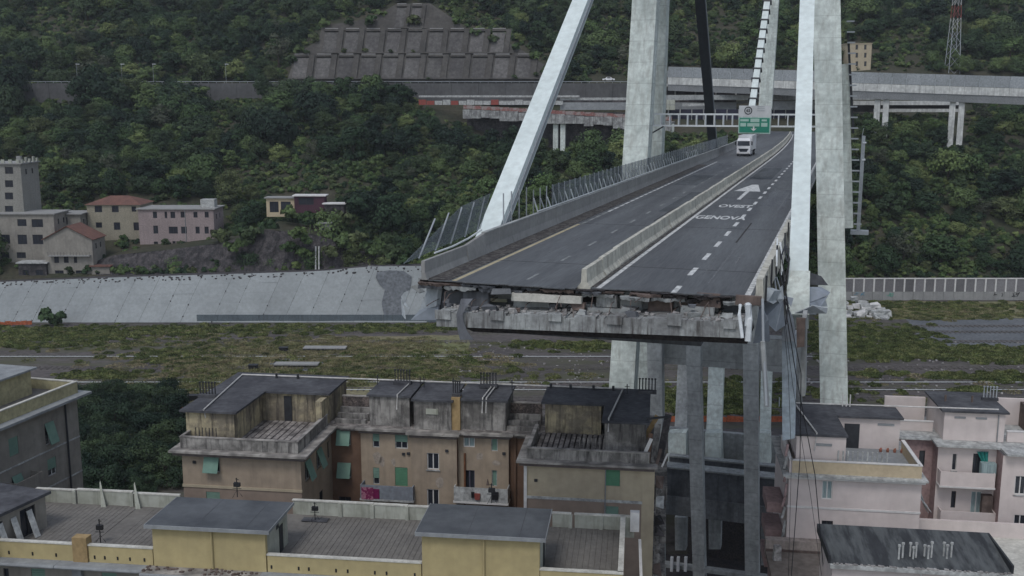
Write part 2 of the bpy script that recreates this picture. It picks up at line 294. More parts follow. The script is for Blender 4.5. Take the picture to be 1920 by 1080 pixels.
def patch(name, m, pts, z=0.004, jit=0.8, n=8):
    """a ground patch with an uneven outline; pts are survey points on the yard"""
    P = [at_z(u, v, 0) for u, v in pts]; out = []
    for i in range(len(P)):
        a, b = P[i], P[(i + 1) % len(P)]
        for k in range(n):
            q = a.lerp(b, k / n); out.append((q.x + random.uniform(-jit, jit), q.y + random.uniform(-jit, jit), z))
    mb = MB(); c = sum((Vector(p) for p in out), Vector()) / len(out); N = len(out)
    mb.add(out + [tuple(c)], [(i, (i + 1) % N, N) for i in range(N)])
    return structure(name, mb, m)
patch('meadow_ground', M_MEAD, [(600, 632), (880, 628), (860, 700), (800, 760), (420, 760), (520, 700)], 0.004)
patch('meadow_ground', M_MEAD, [(470, 655), (560, 640), (600, 650), (440, 730), (330, 775), (300, 740), (380, 690)], 0.003, 1.4)
patch('meadow_path_ground', M_GRAV, [(545, 655), (640, 660), (560, 712), (440, 722), (480, 690)], 0.008, 0.3)
patch('gravel_heap_ground', M_GRAV, [(1700, 600), (2000, 598), (2000, 655), (1745, 652)], 0.004, 1.2)
patch('grass_strip_ground', M_MEAD, [(1530, 566), (2000, 564), (2000, 596), (1640, 598)], 0.004, 1.0)
# ------------------------------------------------------------------ the broken bridge (frame: x across the road, y along it)
TH = 17.56
B = Frame((0, 0), -TH)
bridge = thing('broken_motorway_bridge', 'concrete cable-stayed motorway bridge broken off above the railway yard', 'bridge', (0, 0, 0), -R(TH))
def bend(s): return -1.3e-4 * max(0, s - 180) ** 2
def path(s0, s1, step=6.0):
    n = max(1, int(math.ceil((s1 - s0) / step))); out = []
    for i in range(n + 1):
        s = s0 + (s1 - s0) * i / n; out.append(lambda a, z, s=s: (a + bend(s), s, z))
    return out
DZ = 45.0; S0 = 54.6; S1 = 372
m = MB(); m.loft([(-23.2, DZ - 0.35), (-3.6, DZ - 0.35), (-3.6, DZ - 0.06), (-23.2, DZ - 0.06)], path(S0 + .7, S1)); m.build('deck_slab', M_CONC, bridge)
m = MB(); m.loft([(-19.5, DZ - 4.2), (-7.5, DZ - 4.2), (-7.5, DZ - 0.36), (-19.5, DZ - 0.36)], path(S0 + 6, S1)); m.build('box_girder', M_CONCD, bridge)
for t0, t1 in ((-22.3, -13.6), (-12.8, -4.15)):      # the two carriageways, each with a torn front edge
    edge = []; x = t0
    while x < t1 - 0.01:
        w = min(t1 - x, random.uniform(0.6, 2.2)); d = random.uniform(-0.45, 0.35); edge += [(x, S0 + d), (x + w, S0 + d + random.uniform(-.06, .06))]; x += w
    poly = edge + [(t1, 62), (t0, 62)]
    m = MB(); m.prism(poly, DZ - 0.055, DZ)
    m.loft([(t0, DZ - 0.055), (t1, DZ - 0.055), (t1, DZ), (t0, DZ)], path(62, S1)); m.build('road_surface', M_ASPH, bridge)
m = MB(); m.loft([(-22.3, DZ + 0.004), (-21.05, DZ + 0.004), (-21.05, DZ + 0.03), (-22.3, DZ + 0.06)], path(S0 + .1, 170)); m.build('gravel_gutter', M_DEBRIS, bridge)
m = MB(); m.loft([(-12.85, DZ + 0.003), (-12.62, DZ + 0.003), (-12.62, DZ + 0.02), (-12.85, DZ + 0.02)], path(S0 + .6, 300)); m.build('gutter_line', M_DEBRIS, bridge)
def stripe(t, w, s0, s1, m_, name='edge_line', z=0.004):
    mb = MB(); mb.loft([(t - w / 2, DZ + z), (t + w / 2, DZ + z)], path(s0, s1), closed=False); return mb.build(name, m_, bridge)
stripe(-20.75, 0.28, 54.7, 84, M_YELP); stripe(-12.42, 0.26, 54.8, 340, M_WHITE); stripe(-4.48, 0.30, 54.7, 340, M_WHITE)
s = 84
while s < 180: stripe(-20.55, 0.24, s, s + 2.0, M_WHITE if s > 92 else M_FADED); s += 2.6
for i in range(42):
    s = 54.7 if i == 0 else 60.6 + 6.4 * (i - 1)
    stripe(-8.3, 0.30, s, s + (2.2 if i == 0 else 3.0), M_WHITE, 'lane_dash')
for i in range(28): stripe(-16.9, 0.2, 56.3 + 7.5 * i, 58.6 + 7.5 * i, M_FADED, 'lane_dash')
for t_, s0_, s1_, w_, m_ in ((-7.15, 76, 89, .13, M_ASPHB_SHADE), (-6.9, 60, 75, .22, M_FADED), (-7.6, 62, 72, .12, M_FADED), (-5.9, 64, 66.5, .5, M_FADED), (-18.4, 74, 78, .3, M_FADED)): pass
for t_, s0_, s1_, w_ in ((-7.15, 76, 89, .13), (-15.2, 88, 99, .1)): stripe(t_, w_, s0_, s1_, M_ASPHB_SHADE, 'skid_mark', .007)
for k_, (t0_, t1_, a_, b_) in enumerate(((-16.2, -14.4, 96, 118), (-7.6, -5.4, 104, 124), (-19.8, -17.0, 128, 146), (-20.2, -18.8, 150, 175), (-11.8, -9.0, 140, 165))):
    mb = MB(); mb.loft([(t0_, DZ + .002), (t1_, DZ + .002)], path(a_, b_), closed=False); mb.build('asphalt_patch', mat('asphalt_patch' + str(k_ % 2), ((.080, .088, .096), (.105, .115, .123))[k_ % 2], ((.05, .055, .06), (.075, .08, .09))[k_ % 2], big=.8, fine=9, local=True, stretch=(1, .1, 1), grain=.14), bridge)
for s_ in (62.8, 84.5, 112, 140, 168):
    for a_, b_ in ((-22.2, -13.65), (-12.6, -4.2)): mb = MB(); mb.box(a_, b_, s_, s_ + .09, DZ + .001, DZ + .005); mb.build('deck_joint', M_ASPHB_SHADE, bridge)
for t_, s0_, s1_, w_ in ((-6.9, 58, 75, .10), (-7.6, 61, 72, .07), (-6.2, 66, 70, .16), (-5.7, 92, 120, .1), (-18.6, 66, 76, .1), (-15.0, 72, 92, .08)): stripe(t_, w_, s0_, s1_, mat('scuff', (.15, .158, .165), (.09, .095, .10), big=2, fine=12, grain=.3), 'scuff_mark', .006)
def lettering(txt, size, stretch, loc, m_, parent, name='lettering', rot=(0, 0, 0), ext=0.0):
    c = bpy.data.curves.new(name, 'FONT'); c.body = txt; c.size = size; c.align_x = 'CENTER'; c.align_y = 'CENTER'; c.extrude = ext; c.offset = 0.03 * size
    o = bpy.data.objects.new(name, c); COL.objects.link(o); bpy.context.view_layer.update()
    me = bpy.data.meshes.new_from_object(o.evaluated_get(bpy.context.evaluated_depsgraph_get())); bpy.data.objects.remove(o)
    me.materials.clear(); me.materials.append(m_); o = bpy.data.objects.new(name, me); COL.objects.link(o); o.parent = parent
    o.location = loc; o.rotation_euler = rot; o.scale = (1, stretch, 1); return o
lettering('GENOVA', 1.05, 3.6, (-10.1, 92.3, DZ + 0.006), M_WHITE, bridge)
lettering('OVEST', 1.05, 3.6, (-9.9, 103.0, DZ + 0.006), M_WHITE, bridge)
m = MB(); m.add([(-10.5, 110.5, DZ + .006), (-10.1, 110.5, DZ + .006), (-10.1, 122, DZ + .006), (-10.5, 122, DZ + .006)], [(0, 1, 2, 3)])
m.add([(-11.8, 121, DZ + .007), (-8.9, 121, DZ + .007), (-9.9, 131, DZ + .007), (-10.6, 131, DZ + .007)], [(0, 1, 2, 3)]); m.build('arrow_marking', M_WHITE, bridge)
# median barrier: single precast lengths
prof = [(-0.36, 0), (-0.36, 0.12), (-0.17, 0.38), (-0.13, 1.12), (0.13, 1.12), (0.17, 0.38), (0.36, 0.12), (0.36, 0)]
s = S0 + 0.2; k = 0
med = MB()
while s < 330:
    L_ = 4.0; mb = MB(); dz = random.uniform(-.03, .03) - (.10 if k == 0 else (.05 if k == 1 else 0)); dx = random.uniform(-.03, .03)
    mb.loft([(a - 13.22 + dx, DZ + z + dz) for a, z in prof], path(s, s + L_ - 0.06, 4)); o = mb.build('barrier_segment', M_BARR, bridge); s += L_; k += 1
# left parapet: tall panels
pp = [(-0.12, 0), (-0.12, 1.42), (0.10, 1.42), (0.10, 0.55), (0.24, 0.0)]
s = 65.0
while s < 250:
    mb = MB(); mb.loft([(a - 22.55, DZ + z) for a, z in pp], path(s, s + 5.96)); mb.build('parapet_panel', M_PARA, bridge); s += 6
mb = MB(); mb.loft([(a - 22.55, DZ + z * 0.76) for a, z in pp], path(S0 - .1, 61.5)); mb.build('parapet_panel', M_PARA, bridge)
mb = MB()
mb.hexa([(-22.67, 61.52, DZ), (-22.31, 61.52, DZ), (-22.31, 64.98, DZ), (-22.67, 64.98, DZ), (-22.67, 61.52, DZ + 1.08), (-22.45, 61.52, DZ + 1.08), (-22.45, 64.98, DZ + 1.42), (-22.67, 64.98, DZ + 1.42)])
mb.build('parapet_panel', M_PARA, bridge)
mb = MB(); mb.loft([(-22.70, DZ + 1.425), (-22.40, DZ + 1.425), (-22.40, DZ + 1.50), (-22.70, DZ + 1.50)], path(65, 250)); mb.build('coping', M_CONC, bridge)
s = 250
while s < 366:
    mb = MB(); mb.loft([(a - 22.55, DZ + z * 0.8) for a, z in pp], path(s, s + 5.96)); mb.build('parapet_panel', M_PARA, bridge); s += 6
# safety fence on the outer edge: posts, raking struts and mesh
fence = MB()
for i in range(80):
    s = 71 + i * 1.9
    if s > 225: break
    h = 2.1 if s < 78 else 1.75
    mb = MB(); mb.box(-23.16 + bend(s), -23.08 + bend(s), s, s + .08, DZ + 0.2, DZ + 1.45 + h); mb.build('fence_post', M_GALV, bridge)
    if 78 < s < 150 or 160 < s < 172:
        tilt = random.uniform(0.25, 0.5); mb = MB(); mb.beam((-22.75, s, DZ + 1.5), (-22.95, s - tilt, DZ + 2.45 + random.uniform(-.15, .1)), .16, .06, (0, 1, 0))
        mb.build('bent_strut', M_GALVW if random.random() < .4 else M_GALV, bridge)
for s0, s1 in ((84, 112), (112, 140), (140, 168), (168, 196), (196, 222)):
    mb = MB(); mb.loft([(-23.13, DZ + 0.6), (-23.13, DZ + 3.15), (-23.11, DZ + 3.15), (-23.11, DZ + 0.6)], path(s0, s1 - .05, 3)); mb.build('mesh_panel', M_MESH, bridge)
mb = MB(); mb.tube([(-22.6, 78, DZ + 1.58), (-22.6, 168, DZ + 1.58)], .05); mb.build('top_rail', M_GALVW, bridge)
# the leaning fence panels at the broken end
lean = [(57.2, -23.3), (59.4, -23.3), (61.8, -23.3), (64.2, -23.3), (66.6, -23.3)]
mb = MB(); mb.plate([(-23.4, 53.6, DZ + 1.0), (-23.35, 66.6, DZ + 1.5), (-23.5, 69.2, DZ + 3.7), (-23.6, 63.6, DZ + 3.3)], .04); mb.build('mesh_panel', M_MESH, bridge)
for i, s in enumerate((57, 59.6, 62.2, 64.8, 67.2)):
    mb = MB(); mb.beam((-23.35, s - 1.2, DZ + 1.0 + i * .1), (-23.5, s + 1.8 - i * .25, DZ + 3.0 + i * .12), .08, .08); mb.build('fence_post', M_GALV, bridge)
mb = MB(); mb.tube([(-23.0, 57.4, DZ + 1.12), (-22.85, 60, DZ + 1.18), (-22.9, 63, DZ + 1.3), (-22.75, 65.2, DZ + 1.62)], .06); mb.build('bent_rail', M_GALVW, bridge)
# right parapet, torn
for i, (s0, s1, h) in enumerate(((54.7, 58.6, 0.95), (58.7, 63.4, 1.0), (63.5, 69, 0.95), (69.1, 76, 1.0), (76.1, 84, .9))):
    mb = MB(); mb.loft([(-4.05 + i * .03, DZ - 0.05), (-3.62 + i * .05, DZ - 0.25), (-3.70 + i * .02, DZ + h), (-4.03, DZ + h + .03)], path(s0, s1)); mb.build('parapet_panel', M_BARR, bridge)
s = 84.2
while s < 360:
    mb = MB(); mb.loft([(-4.05, DZ), (-3.75, DZ), (-3.85, DZ + 1), (-4.0, DZ + 1)], path(s, s + 5.9)); mb.build('parapet_panel', M_CONC, bridge); s += 6
for i in range(8):
    mb = MB(); mb.box(-3.6, -3.5, 55 + i * 4.2, 55.12 + i * 4.2, DZ - .3, DZ + 1.1 + (i % 3) * .25); mb.build('rail_post', M_STEELD, bridge)
# --- the break: end beam, torn slab, diaphragms, rubble
def P3(u, v, s):
    t, z = B.hy(u, v, s); return (t, s, z)
tL = B.hy(818, 600, 53.2)[0]; tR = B.hy(1392, 640, 53.2)[0]
mb = MB()                                            # seat beam, slightly tilted down to the right
zt0 = B.hy(818, 584, 53.2)[1]; zb0 = B.hy(818, 612, 53.2)[1]; zt1 = B.hy(1392, 604, 53.2)[1]; zb1 = B.hy(1392, 634, 53.2)[1]
n = 26; top = []; 
n = 70
for i in range(n):
    a = i / n; b = (i + 1) / n - 0.0; ch = random.choice([0, 0, 0, random.uniform(.02, .16)])
    def q(a_, s_, hi): 
        z = (zt0 + (zt1 - zt0) * a_) if hi else (zb0 + (zb1 - zb0) * a_); return (tL + (tR - tL) * a_, s_, z - (ch if hi and s_ < 54 else 0))
    j = 0.0
    mb.hexa([q(a, 53.2, 0), q(b, 53.2, 0), q(b, 56.5, 0), q(a, 56.5, 0), q(a, 53.2, 1), q(b, 53.2, 1), q(b, 56.5, 1), q(a, 56.5, 1)])
mb.build('seat_beam', M_BEAM, bridge)
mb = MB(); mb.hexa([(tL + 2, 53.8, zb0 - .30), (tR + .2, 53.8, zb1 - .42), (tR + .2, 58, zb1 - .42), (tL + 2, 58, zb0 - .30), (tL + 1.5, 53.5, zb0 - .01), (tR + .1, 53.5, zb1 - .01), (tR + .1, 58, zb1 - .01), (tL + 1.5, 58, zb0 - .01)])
mb.build('beam_soffit', M_ASPHB_SHADE, bridge)  # near-black colour paints in the shade of the recessed beam bottom
for u0, u1, v0, v1 in ((815, 844, 583, 598), (918, 944, 585, 600), (1028, 1052, 590, 602), (1137, 1166, 594, 608), (1250, 1278, 590, 610), (1356, 1380, 600, 616)):
    a = B.hy(u0, v1, 53.05); c = B.hy(u1, v0, 53.05); mb = MB(); mb.box(a[0], c[0], 53.08, 53.195, a[1], c[1]); mb.build('bearing_pad', M_BEAM, bridge)
mb = MB(); mb.box(-22.1, -4.6, 56.6, 57.2, zt1 - .2, DZ - .53); mb.build('end_wall', M_CONC, bridge)
def slab_bit(u0, v0, u1, v1, s, m_, name, th=0.25, skew=0.0):
    a = B.hy(u0, v1, s); c = B.hy(u1, v0, s); mb = MB()
    mb.hexa([(a[0], s, a[1]), (c[0], s + skew, a[1] + .05), (c[0], s + skew + th, a[1]), (a[0], s + th, a[1]), (a[0] + .04, s, c[1]), (c[0] - .05, s + skew, c[1]), (c[0], s + skew + th, c[1]), (a[0], s + th, c[1])])
    return mb.build(name, m_, bridge)
for b in ((822, 546, 870, 580, 55.6, M_CONCD), (868, 548, 918, 582, 55.0, M_CONCD), (958, 557, 1090, 564, 54.2, M_COPE), (962, 566, 1030, 582, 55.3, M_CONC), (1030, 564, 1092, 582, 55.6, M_CONC),
          (1118, 553, 1158, 575, 55.1, M_BEAM), (1162, 553, 1204, 590, 55.4, M_CONC), (1214, 556, 1262, 592, 55.3, M_RUST), (1262, 552, 1305, 578, 55.9, M_CONCD), (1275, 577, 1340, 592, 54.7, M_CONC), (1305, 552, 1352, 576, 54.9, M_RUST),
          (1378, 556, 1428, 571, 54.2, M_RUST), (1396, 573, 1408, 612, 53.0, M_GALVW), (1100, 582, 1200, 593, 54.9, M_CONC), (1092, 552, 1118, 584, 55.8, M_ASPHB_SHADE)):
    slab_bit(*b, 'broken_diaphragm' if b[5] is not M_RUB else 'broken_slab', skew=random.uniform(-.15, .15))
xq_ = -13.4
for k_ in range(8):
    w_ = 1.08; mb = MB(); s_ = 55.75 + random.uniform(-.12, .15); mb.box(xq_, xq_ + w_ - random.choice([.03, .03, .2]), s_, s_ + .3, zt0 + (zt1 - zt0) * (xq_ - tL) / (tR - tL) + .02, DZ - .53 - random.uniform(0, .1)); mb.build('end_panel', (M_BEAM, M_CONC, M_RUST, M_BEAM, M_BEAM, M_RUST, M_CONC, M_CONCD)[k_], bridge); xq_ += w_
# torn asphalt lip and the cloth of membrane hanging over the beam
def ragged(x0, x1, z0, z1, s_back, reach, m_, name):
    """a torn layer: its front line is jagged and its edge thickness uneven"""
    n = max(3, int((x1 - x0) / .16)); V = []; q = random.uniform(-.1, .1)
    for i in range(n + 1):
        x = x0 + (x1 - x0) * i / n; q = max(-reach, min(reach, q + random.uniform(-.14, .14))); y = S0 + q
        zt = z1 - random.uniform(0, .02); zb = z0 + random.uniform(-.05, .07) * (1 if z1 - z0 > .1 else .3); V += [(x, y, zt), (x + random.uniform(-.05, .05), y + random.uniform(.0, .12), zb), (x, s_back, zt), (x, s_back, zb)]
    mb = MB(); mb.v = V
    for i in range(n):
        a = 4 * i; b = a + 4; mb.f += [(a, a + 2, b + 2, b), (a, b, b + 1, a + 1), (a + 1, b + 1, b + 3, a + 3)]
    return mb.build(name, m_, bridge)
for z0, z1, rch, mats_ in ((DZ - .13, DZ - .06, .3, [M_ASPHB_SHADE]), (DZ - .30, DZ - .135, .35, [M_CONCD, M_ASPHB_SHADE, M_RUST]), (DZ - .52, DZ - .31, .42, [M_CONC, M_CONCD, M_ASPHB_SHADE])):
    x = -22.9
    while x < -3.9:
        w = random.uniform(.8, 2.6); ragged(x, min(x + w, -3.8), z0, z1, S0 + 1.4, rch, random.choice(mats_), 'torn_layer'); x += w + random.choice([0, 0, .12, .35])
for i in range(24):                                   # chunks lying and hanging in the break
    t = random.uniform(-21.8, -5.0); zt_l = zt0 + (zt1 - zt0) * (t - tL) / (tR - tL); lo = random.random() < .6; z = zt_l + .12 if lo else random.uniform(zt_l + .2, DZ - .5); y = random.uniform(53.6, 55.8); r_ = random.uniform(.12, .42); c = Vector((t, y, z))
    mb = MB(); mb.hexa([c + Vector((sx * r_ * random.uniform(.5, 1.4), sy * r_ * random.uniform(.4, 1.0), sz * r_ * random.uniform(.25, .7))) for sz in (-1, 1) for sx, sy in ((-1, -1), (1, -1), (1, 1), (-1, 1))]); mb.build('concrete_chunk', random.choice([M_CONC, M_RUST, M_RUB, M_CONCD, M_BEAM]), bridge)
mb = MB()
mb.plate([P3(923, 541, 54.0), P3(957, 541, 54.0), P3(959, 551, 53.7), P3(920, 552, 53.7)], .06); mb.build('hanging_asphalt', M_ASPH, bridge)
strip = [(876, 560, 53.6, 22), (868, 575, 53.1, 14), (862, 590, 53.0, 12), (864, 606, 52.95, 13), (868, 622, 52.9, 18), (876, 637, 52.8, 26)]
mb = MB(); pts = []
for u, v, s, w in strip: pts += [P3(u - w / 2, v, s), P3(u + w / 2, v, s + .05)]
pts2 = [(p[0], p[1] - .05, p[2]) for p in pts]
mb.add(pts + pts2, [(2 * i, 2 * i + 1, 2 * i + 3, 2 * i + 2) for i in range(5)] + [(12 + 2 * i, 12 + 2 * i + 1, 12 + 2 * i + 3, 12 + 2 * i + 2) for i in range(5)])
mb.build('hanging_membrane', M_CONCD, bridge, smooth=True)
mb = MB()
for i in range(90):                                  # small rubble lying on the seat beam and along the break
    if i < 90: a = random.random(); t = tL + (tR - tL) * a; z = zt0 + (zt1 - zt0) * a; s = random.uniform(53.3, 55.2)
    else: t = random.uniform(-22.2, -4.6); s = random.uniform(54.9, 55.6); z = DZ
    r = random.uniform(.03, .12); 
    if random.random() < .15: r *= 1.9
    c = Vector((t, s, z + r * .6)); pts = [c + Vector((sx * r * random.uniform(.5, 1.3), sy * r * random.uniform(.5, 1.3), sz * r * random.uniform(.4, .8))) for sz in (-1, 1) for sx, sy in ((-1, -1), (1, -1), (1, 1), (-1, 1))]
    mb.hexa(pts)
mb.build('rubble', M_RUB, bridge, kind='stuff')
for i in range(26):                                   # reinforcing bars sticking out
    t = random.uniform(-22, -4.8); z = DZ - random.uniform(.3, 1.3); mb = MB()
    mb.tube([(t, 56.8, z), (t + random.uniform(-.1, .1), 54.3, z), (t + random.uniform(-.2, .2), random.uniform(53.4, 54), z - random.uniform(.1, .7))], .022, 4); mb.build('reinforcing_bar', M_RUST, bridge)
# dangling drain pipes and sheets at the right end
for pts, r, mm in (([P3(1388, 572, 53.6), P3(1386, 590, 53.0), P3(1392, 634, 52.6)], .09, M_GALVW), ([P3(1402, 570, 53.8), P3(1405, 600, 53.2), P3(1402, 640, 53.0)], .16, M_GALVW),
                   ([P3(1430, 560, 54), P3(1431, 640, 53.5), P3(1437, 760, 53)], .07, M_GALV), ([P3(1430, 640, 53.4), P3(1438, 762, 53.4)], .13, M_CONC)):
    mb = MB(); mb.tube(pts, r, 8); mb.build('hanging_pipe', mm, bridge)
def sheet(pts, m_, name='torn_sheet', th=.05):
    mb = MB(); mb.plate([P3(*p) for p in pts], th); return mb.build(name, m_, bridge)
sheet([(1470, 556, 68), (1518, 568, 68), (1552, 556, 70), (1530, 590, 68), (1490, 588, 67)], M_SHEET)
sheet([(1516, 538, 70), (1540, 538, 71), (1557, 548, 71), (1553, 553, 70), (1518, 568, 69)], M_SHEET)
sheet([(1516, 510, 72), (1540, 518, 72), (1553, 535, 72), (1516, 534, 72)], M_CONCD)
sheet([(1490, 588, 66), (1525, 573, 66), (1552, 578, 67), (1550, 588, 67)], M_SHEETW)
sheet([(1518, 566, 69.5), (1545, 553, 70), (1552, 575, 70), (1526, 574, 69)], M_SHEETW)
sheet([(1430, 567, 57), (1468, 562, 57), (1472, 610, 58), (1455, 622, 57), (1432, 600, 56)], M_SHEET)
sheet([(1425, 570, 56), (1440, 600, 56), (1442, 640, 57), (1412, 644, 56)], M_SHEET)
sheet([(1440, 565, 55.5), (1452, 545, 56), (1464, 545, 57), (1462, 562, 57), (1450, 570, 56)], M_SHEETW, 'torn_block', .5)
sheet([(1462, 540, 57), (1467, 535, 57), (1470, 560, 57), (1464, 572, 57), (1457, 562, 56.5)], M_SHEETW)
sheet([(1504, 595, 63), (1512, 596, 63), (1510, 742, 64), (1498, 744, 64)], M_CONC, 'hanging_slab', 1.2)
sheet([(1493, 597, 62.8), (1510, 597, 62.8), (1508, 650, 62.8), (1494, 652, 62.8)], M_RUST, 'hanging_slab', .3)
for i in range(14):                                   # tangle of cables and brackets between parapet and stay
    u = random.uniform(1455, 1478); v = random.uniform(440, 560); s = random.uniform(58, 72); mb = MB()
    mb.tube([P3(u, v, s), P3(u + random.uniform(-8, 8), v + random.uniform(15, 40), s - 1), P3(u + random.uniform(-8, 8), v + random.uniform(45, 75), s - 2)], .05, 5)
    mb.build('torn_cable', random.choice([M_STEELD, M_STEELD, M_GALVW]), bridge)
# left end: torn white sheets below the parapet
sheet([(770, 537, 57), (785, 532, 57), (796, 546, 56), (786, 549, 57)], M_CONC)
sheet([(802, 541, 55.5), (822, 540, 55), (818, 574, 55.2), (786, 582, 56), (800, 560, 56)], M_SHEETW, 'torn_sheet', .3)
sheet([(786, 582, 55.9), (822, 566, 55.3), (822, 600, 55.3), (770, 600, 56)], M_SHEET, 'torn_sheet', .1)
sheet([(758, 548, 58), (768, 544, 58), (760, 566, 58), (766, 578, 57.5), (756, 570, 58), (752, 556, 58)], M_SHEETW)
sheet([(753, 560, 57.9), (757, 572, 57.9), (761, 598, 57.5), (755, 590, 57.8)], M_SHEETW)
# --- towers, stays
def column(name, pb, pt, w, d, m_, w2=None, d2=None):
    mb = MB(); mb.beam(pb, pt, w, d, (1, 0, 0), w2, d2); return mb.build(name, m_, bridge)
def leg(tb, zb, ttop, ztop, sgn, s0=140.0, w=3.1, d=2.6):
    sb = s0 + sgn * 20 * (1 - zb / 90.0); st = s0 + sgn * 20 * (1 - ztop / 90.0)
    return column('tower_leg', (tb, sb, zb), (ttop, st, ztop), w, d, M_PYL)
leg(-24.75, -8, -25.0, 88, -1); leg(-28.6, -8, -24.2, 88, 1, w=2.6)
leg(2.35, -8, -4.6, 88, -1); leg(2.0, -8, -4.6, 88, 1, w=2.6)
for zz in range(2, 86, 6):                            # shutter-lift joints on the near faces, real grooves would be hairlines: thin proud bands
    pass
def stay(p0, p1, w, d, m_, seam=True):
    mb = MB(); mb.beam(p0, p1, w, d, (1, 0, 0)); o = mb.build('cable_stay', m_, bridge)
    if seam:
        mb = MB(); off = Vector((w / 2 + .06, 0, 0)); mb.beam(Vector(p0) + off + Vector((0, .1, 0)), Vector(p1) + off + Vector((0, .1, 0)), .1, d * .35, (1, 0, 0)); mb.build('seam_strip', M_GALV, o)
    return o
def along(p, q, k): return tuple(a + (b - a) * k for a, b in zip(p, q))
pA = (-23.9, 67.0, 43.2); pB = (-24.55, 100, 64.5); stay(pA, along(pA, pB, 2.15), 1.5, 1.25, M_STAY)
pA = (-2.35, 67.5, 41.4); pB = (-3.95, 100, 64.0); st = stay(pA, along(pA, pB, 2.15), 1.25, 1.1, M_STAY, False)
mb = MB(); mb.beam((-2.32, 67.2, 41.3), along((-2.32, 67.2, 41.3), (-3.95, 100, 64.0), 0.10), 1.42, 1.3, (1, 0, 0)); mb.build('stay_socket', M_PYL, bridge)
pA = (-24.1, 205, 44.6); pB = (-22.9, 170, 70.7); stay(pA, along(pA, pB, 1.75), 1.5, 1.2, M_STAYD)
pA = (-3.3, 205, 44.6); pB = (-4.3, 170, 68); stay(pA, along(pA, pB, 1.75), 1.2, 1.1, M_STAY, False)
# second tower: leg and strapped stay
def mk(u0, v0, s0_, u1, v1, s1_, w, d, m_, nm):
    a = P3(u0, v0, s0_); b = P3(u1, v1, s1_); mb = MB(); mb.beam(a, b, w, d, (1, 0, 0)); return mb.build(nm, m_, bridge), a, b
mk(1435, 205, 330, 1452, -60, 334, 3.9, 3.0, M_PYL, 'tower_leg')
mk(1432, 255, 340, 1435, 195, 340, 3.9, 3.0, M_PYL, 'tower_leg')
_, a, b = mk(1408, 215, 300, 1448, -60, 325, 1.7, 1.6, M_STAY, 'cable_stay')
for i in range(15):
    c = along(a, b, .03 + i * .066); d_ = Vector(b) - Vector(a); d_.normalize(); mb = MB(); mb.beam(Vector(c) - d_ * .2, Vector(c) + d_ * .2, 2.5, 2.0, (1, 0, 0)); mb.build('stay_clamp', M_STEELD, bridge)
# lift rail and scaffold mast behind the right tower leg
mb = MB(); mb.beam(P3(1592, 427, 150), P3(1584, 120, 150), 1.1, 1.0, (1, 0, 0)); mb.build('leg_casing', M_PYL, bridge)
for i in range(20):
    v = 40 + i * 20; u = 1586 + v * .035; mb = MB(); a = P3(u, v, 149); mb.beam(a, (a[0] + 1.0, a[1], a[2]), .16, .2, (0, 1, 0)); mb.build('ladder_bracket', M_GALV, bridge)
mb = MB(); mb.beam(P3(1590, 60, 149.4), P3(1600, 250, 149.4), .3, .3, (1, 0, 0)); mb.build('cable_tray', M_STEELD, bridge)
# --- trestle under the deck
def quadcol(tl, tr, bl, br, s_top, s_bot, depth, m_, name='trestle_strut'):
    a, b, c, d = P3(*tl, s_top), P3(*tr, s_top), P3(*br, s_bot), P3(*bl, s_bot)
    bk = lambda p: (p[0], p[1] + depth, p[2]); mb = MB(); mb.hexa([d, c, bk(c), bk(d), a, b, bk(b), bk(a)]); return mb.build(name, m_, bridge)
quadcol((1283, 560), (1310, 560), (1300, 1110), (1322, 1110), 117, 123, 2.0, M_TREST)
quadcol((1392, 560), (1420, 560), (1397, 1110), (1423, 1110), 117, 123, 2.0, M_TREST)
quadcol((1212, 600), (1240, 600), (1222, 1110), (1244, 1110), 119, 124, 2.0, M_TREST)
quadcol((1494, 600), (1510, 600), (1478, 1000), (1492, 1000), 119, 124, 2.0, M_CONC)
quadcol((1330, 640), (1359, 640), (1324, 818), (1352, 818), 158, 150, 1.6, M_PYL)
quadcol((1273, 640), (1291, 640), (1264, 818), (1288, 818), 158, 150, 1.6, M_CONC)
quadcol((1428, 640), (1449, 640), (1424, 818), (1444, 818), 158, 150, 1.6, M_PYL)
def xbeam(u0, v0, u1, v1, s, d, m_, name):
    um = (u0 + u1) / 2; x0_ = B.hy(u0, v1, s)[0]; x1_ = B.hy(u1, v0, s)[0]; mb = MB(); mb.box(x0_, x1_, s, s + d, B.hy(um, v1, s)[1], B.hy(um, v0, s)[1]); return mb.build(name, m_, bridge)
xbeam(1240, 630, 1500, 691, 121.5, 2.0, M_TREST, 'cross_beam')
xbeam(1252, 812, 1476, 880, 139.5, .8, M_CONC, 'pier_plinth')
for u0, u1 in ((1253, 1286), (1322, 1352), (1424, 1444)): 
    a, b, c, d = P3(u0, 812, 137.5), P3(u1, 812, 137.5), P3(u1, 874, 136), P3(u0, 874, 136)
    mb = MB(); bk = lambda p: (p[0], 139.4, p[2]); mb.hexa([d, c, bk(c), bk(d), a, b, bk(b), bk(a)]); mb.build('plinth_buttress', M_PYL, bridge)
xbeam(1254, 868, 1470, 893, 131.0, .8, M_CONCD, 'pier_ledge')
xbeam(1243, 889, 1464, 941, 127.0, 1.2, M_CONCD, 'pier_wall')
xbeam(1243, 941, 1456, 976, 126.7, 1.6, mat('pier_lower', (.20, .21, .22), (.14, .147, .155), big=.4, streak=.6, dirt=(.07, .07, .075)), 'pier_wall_base')
xbeam(1243, 886, 1464, 889, 126.6, 2.0, M_CONC, 'ledge_lip')
xbeam(1254, 865, 1470, 868, 130.8, 1.0, M_CONC, 'ledge_lip')
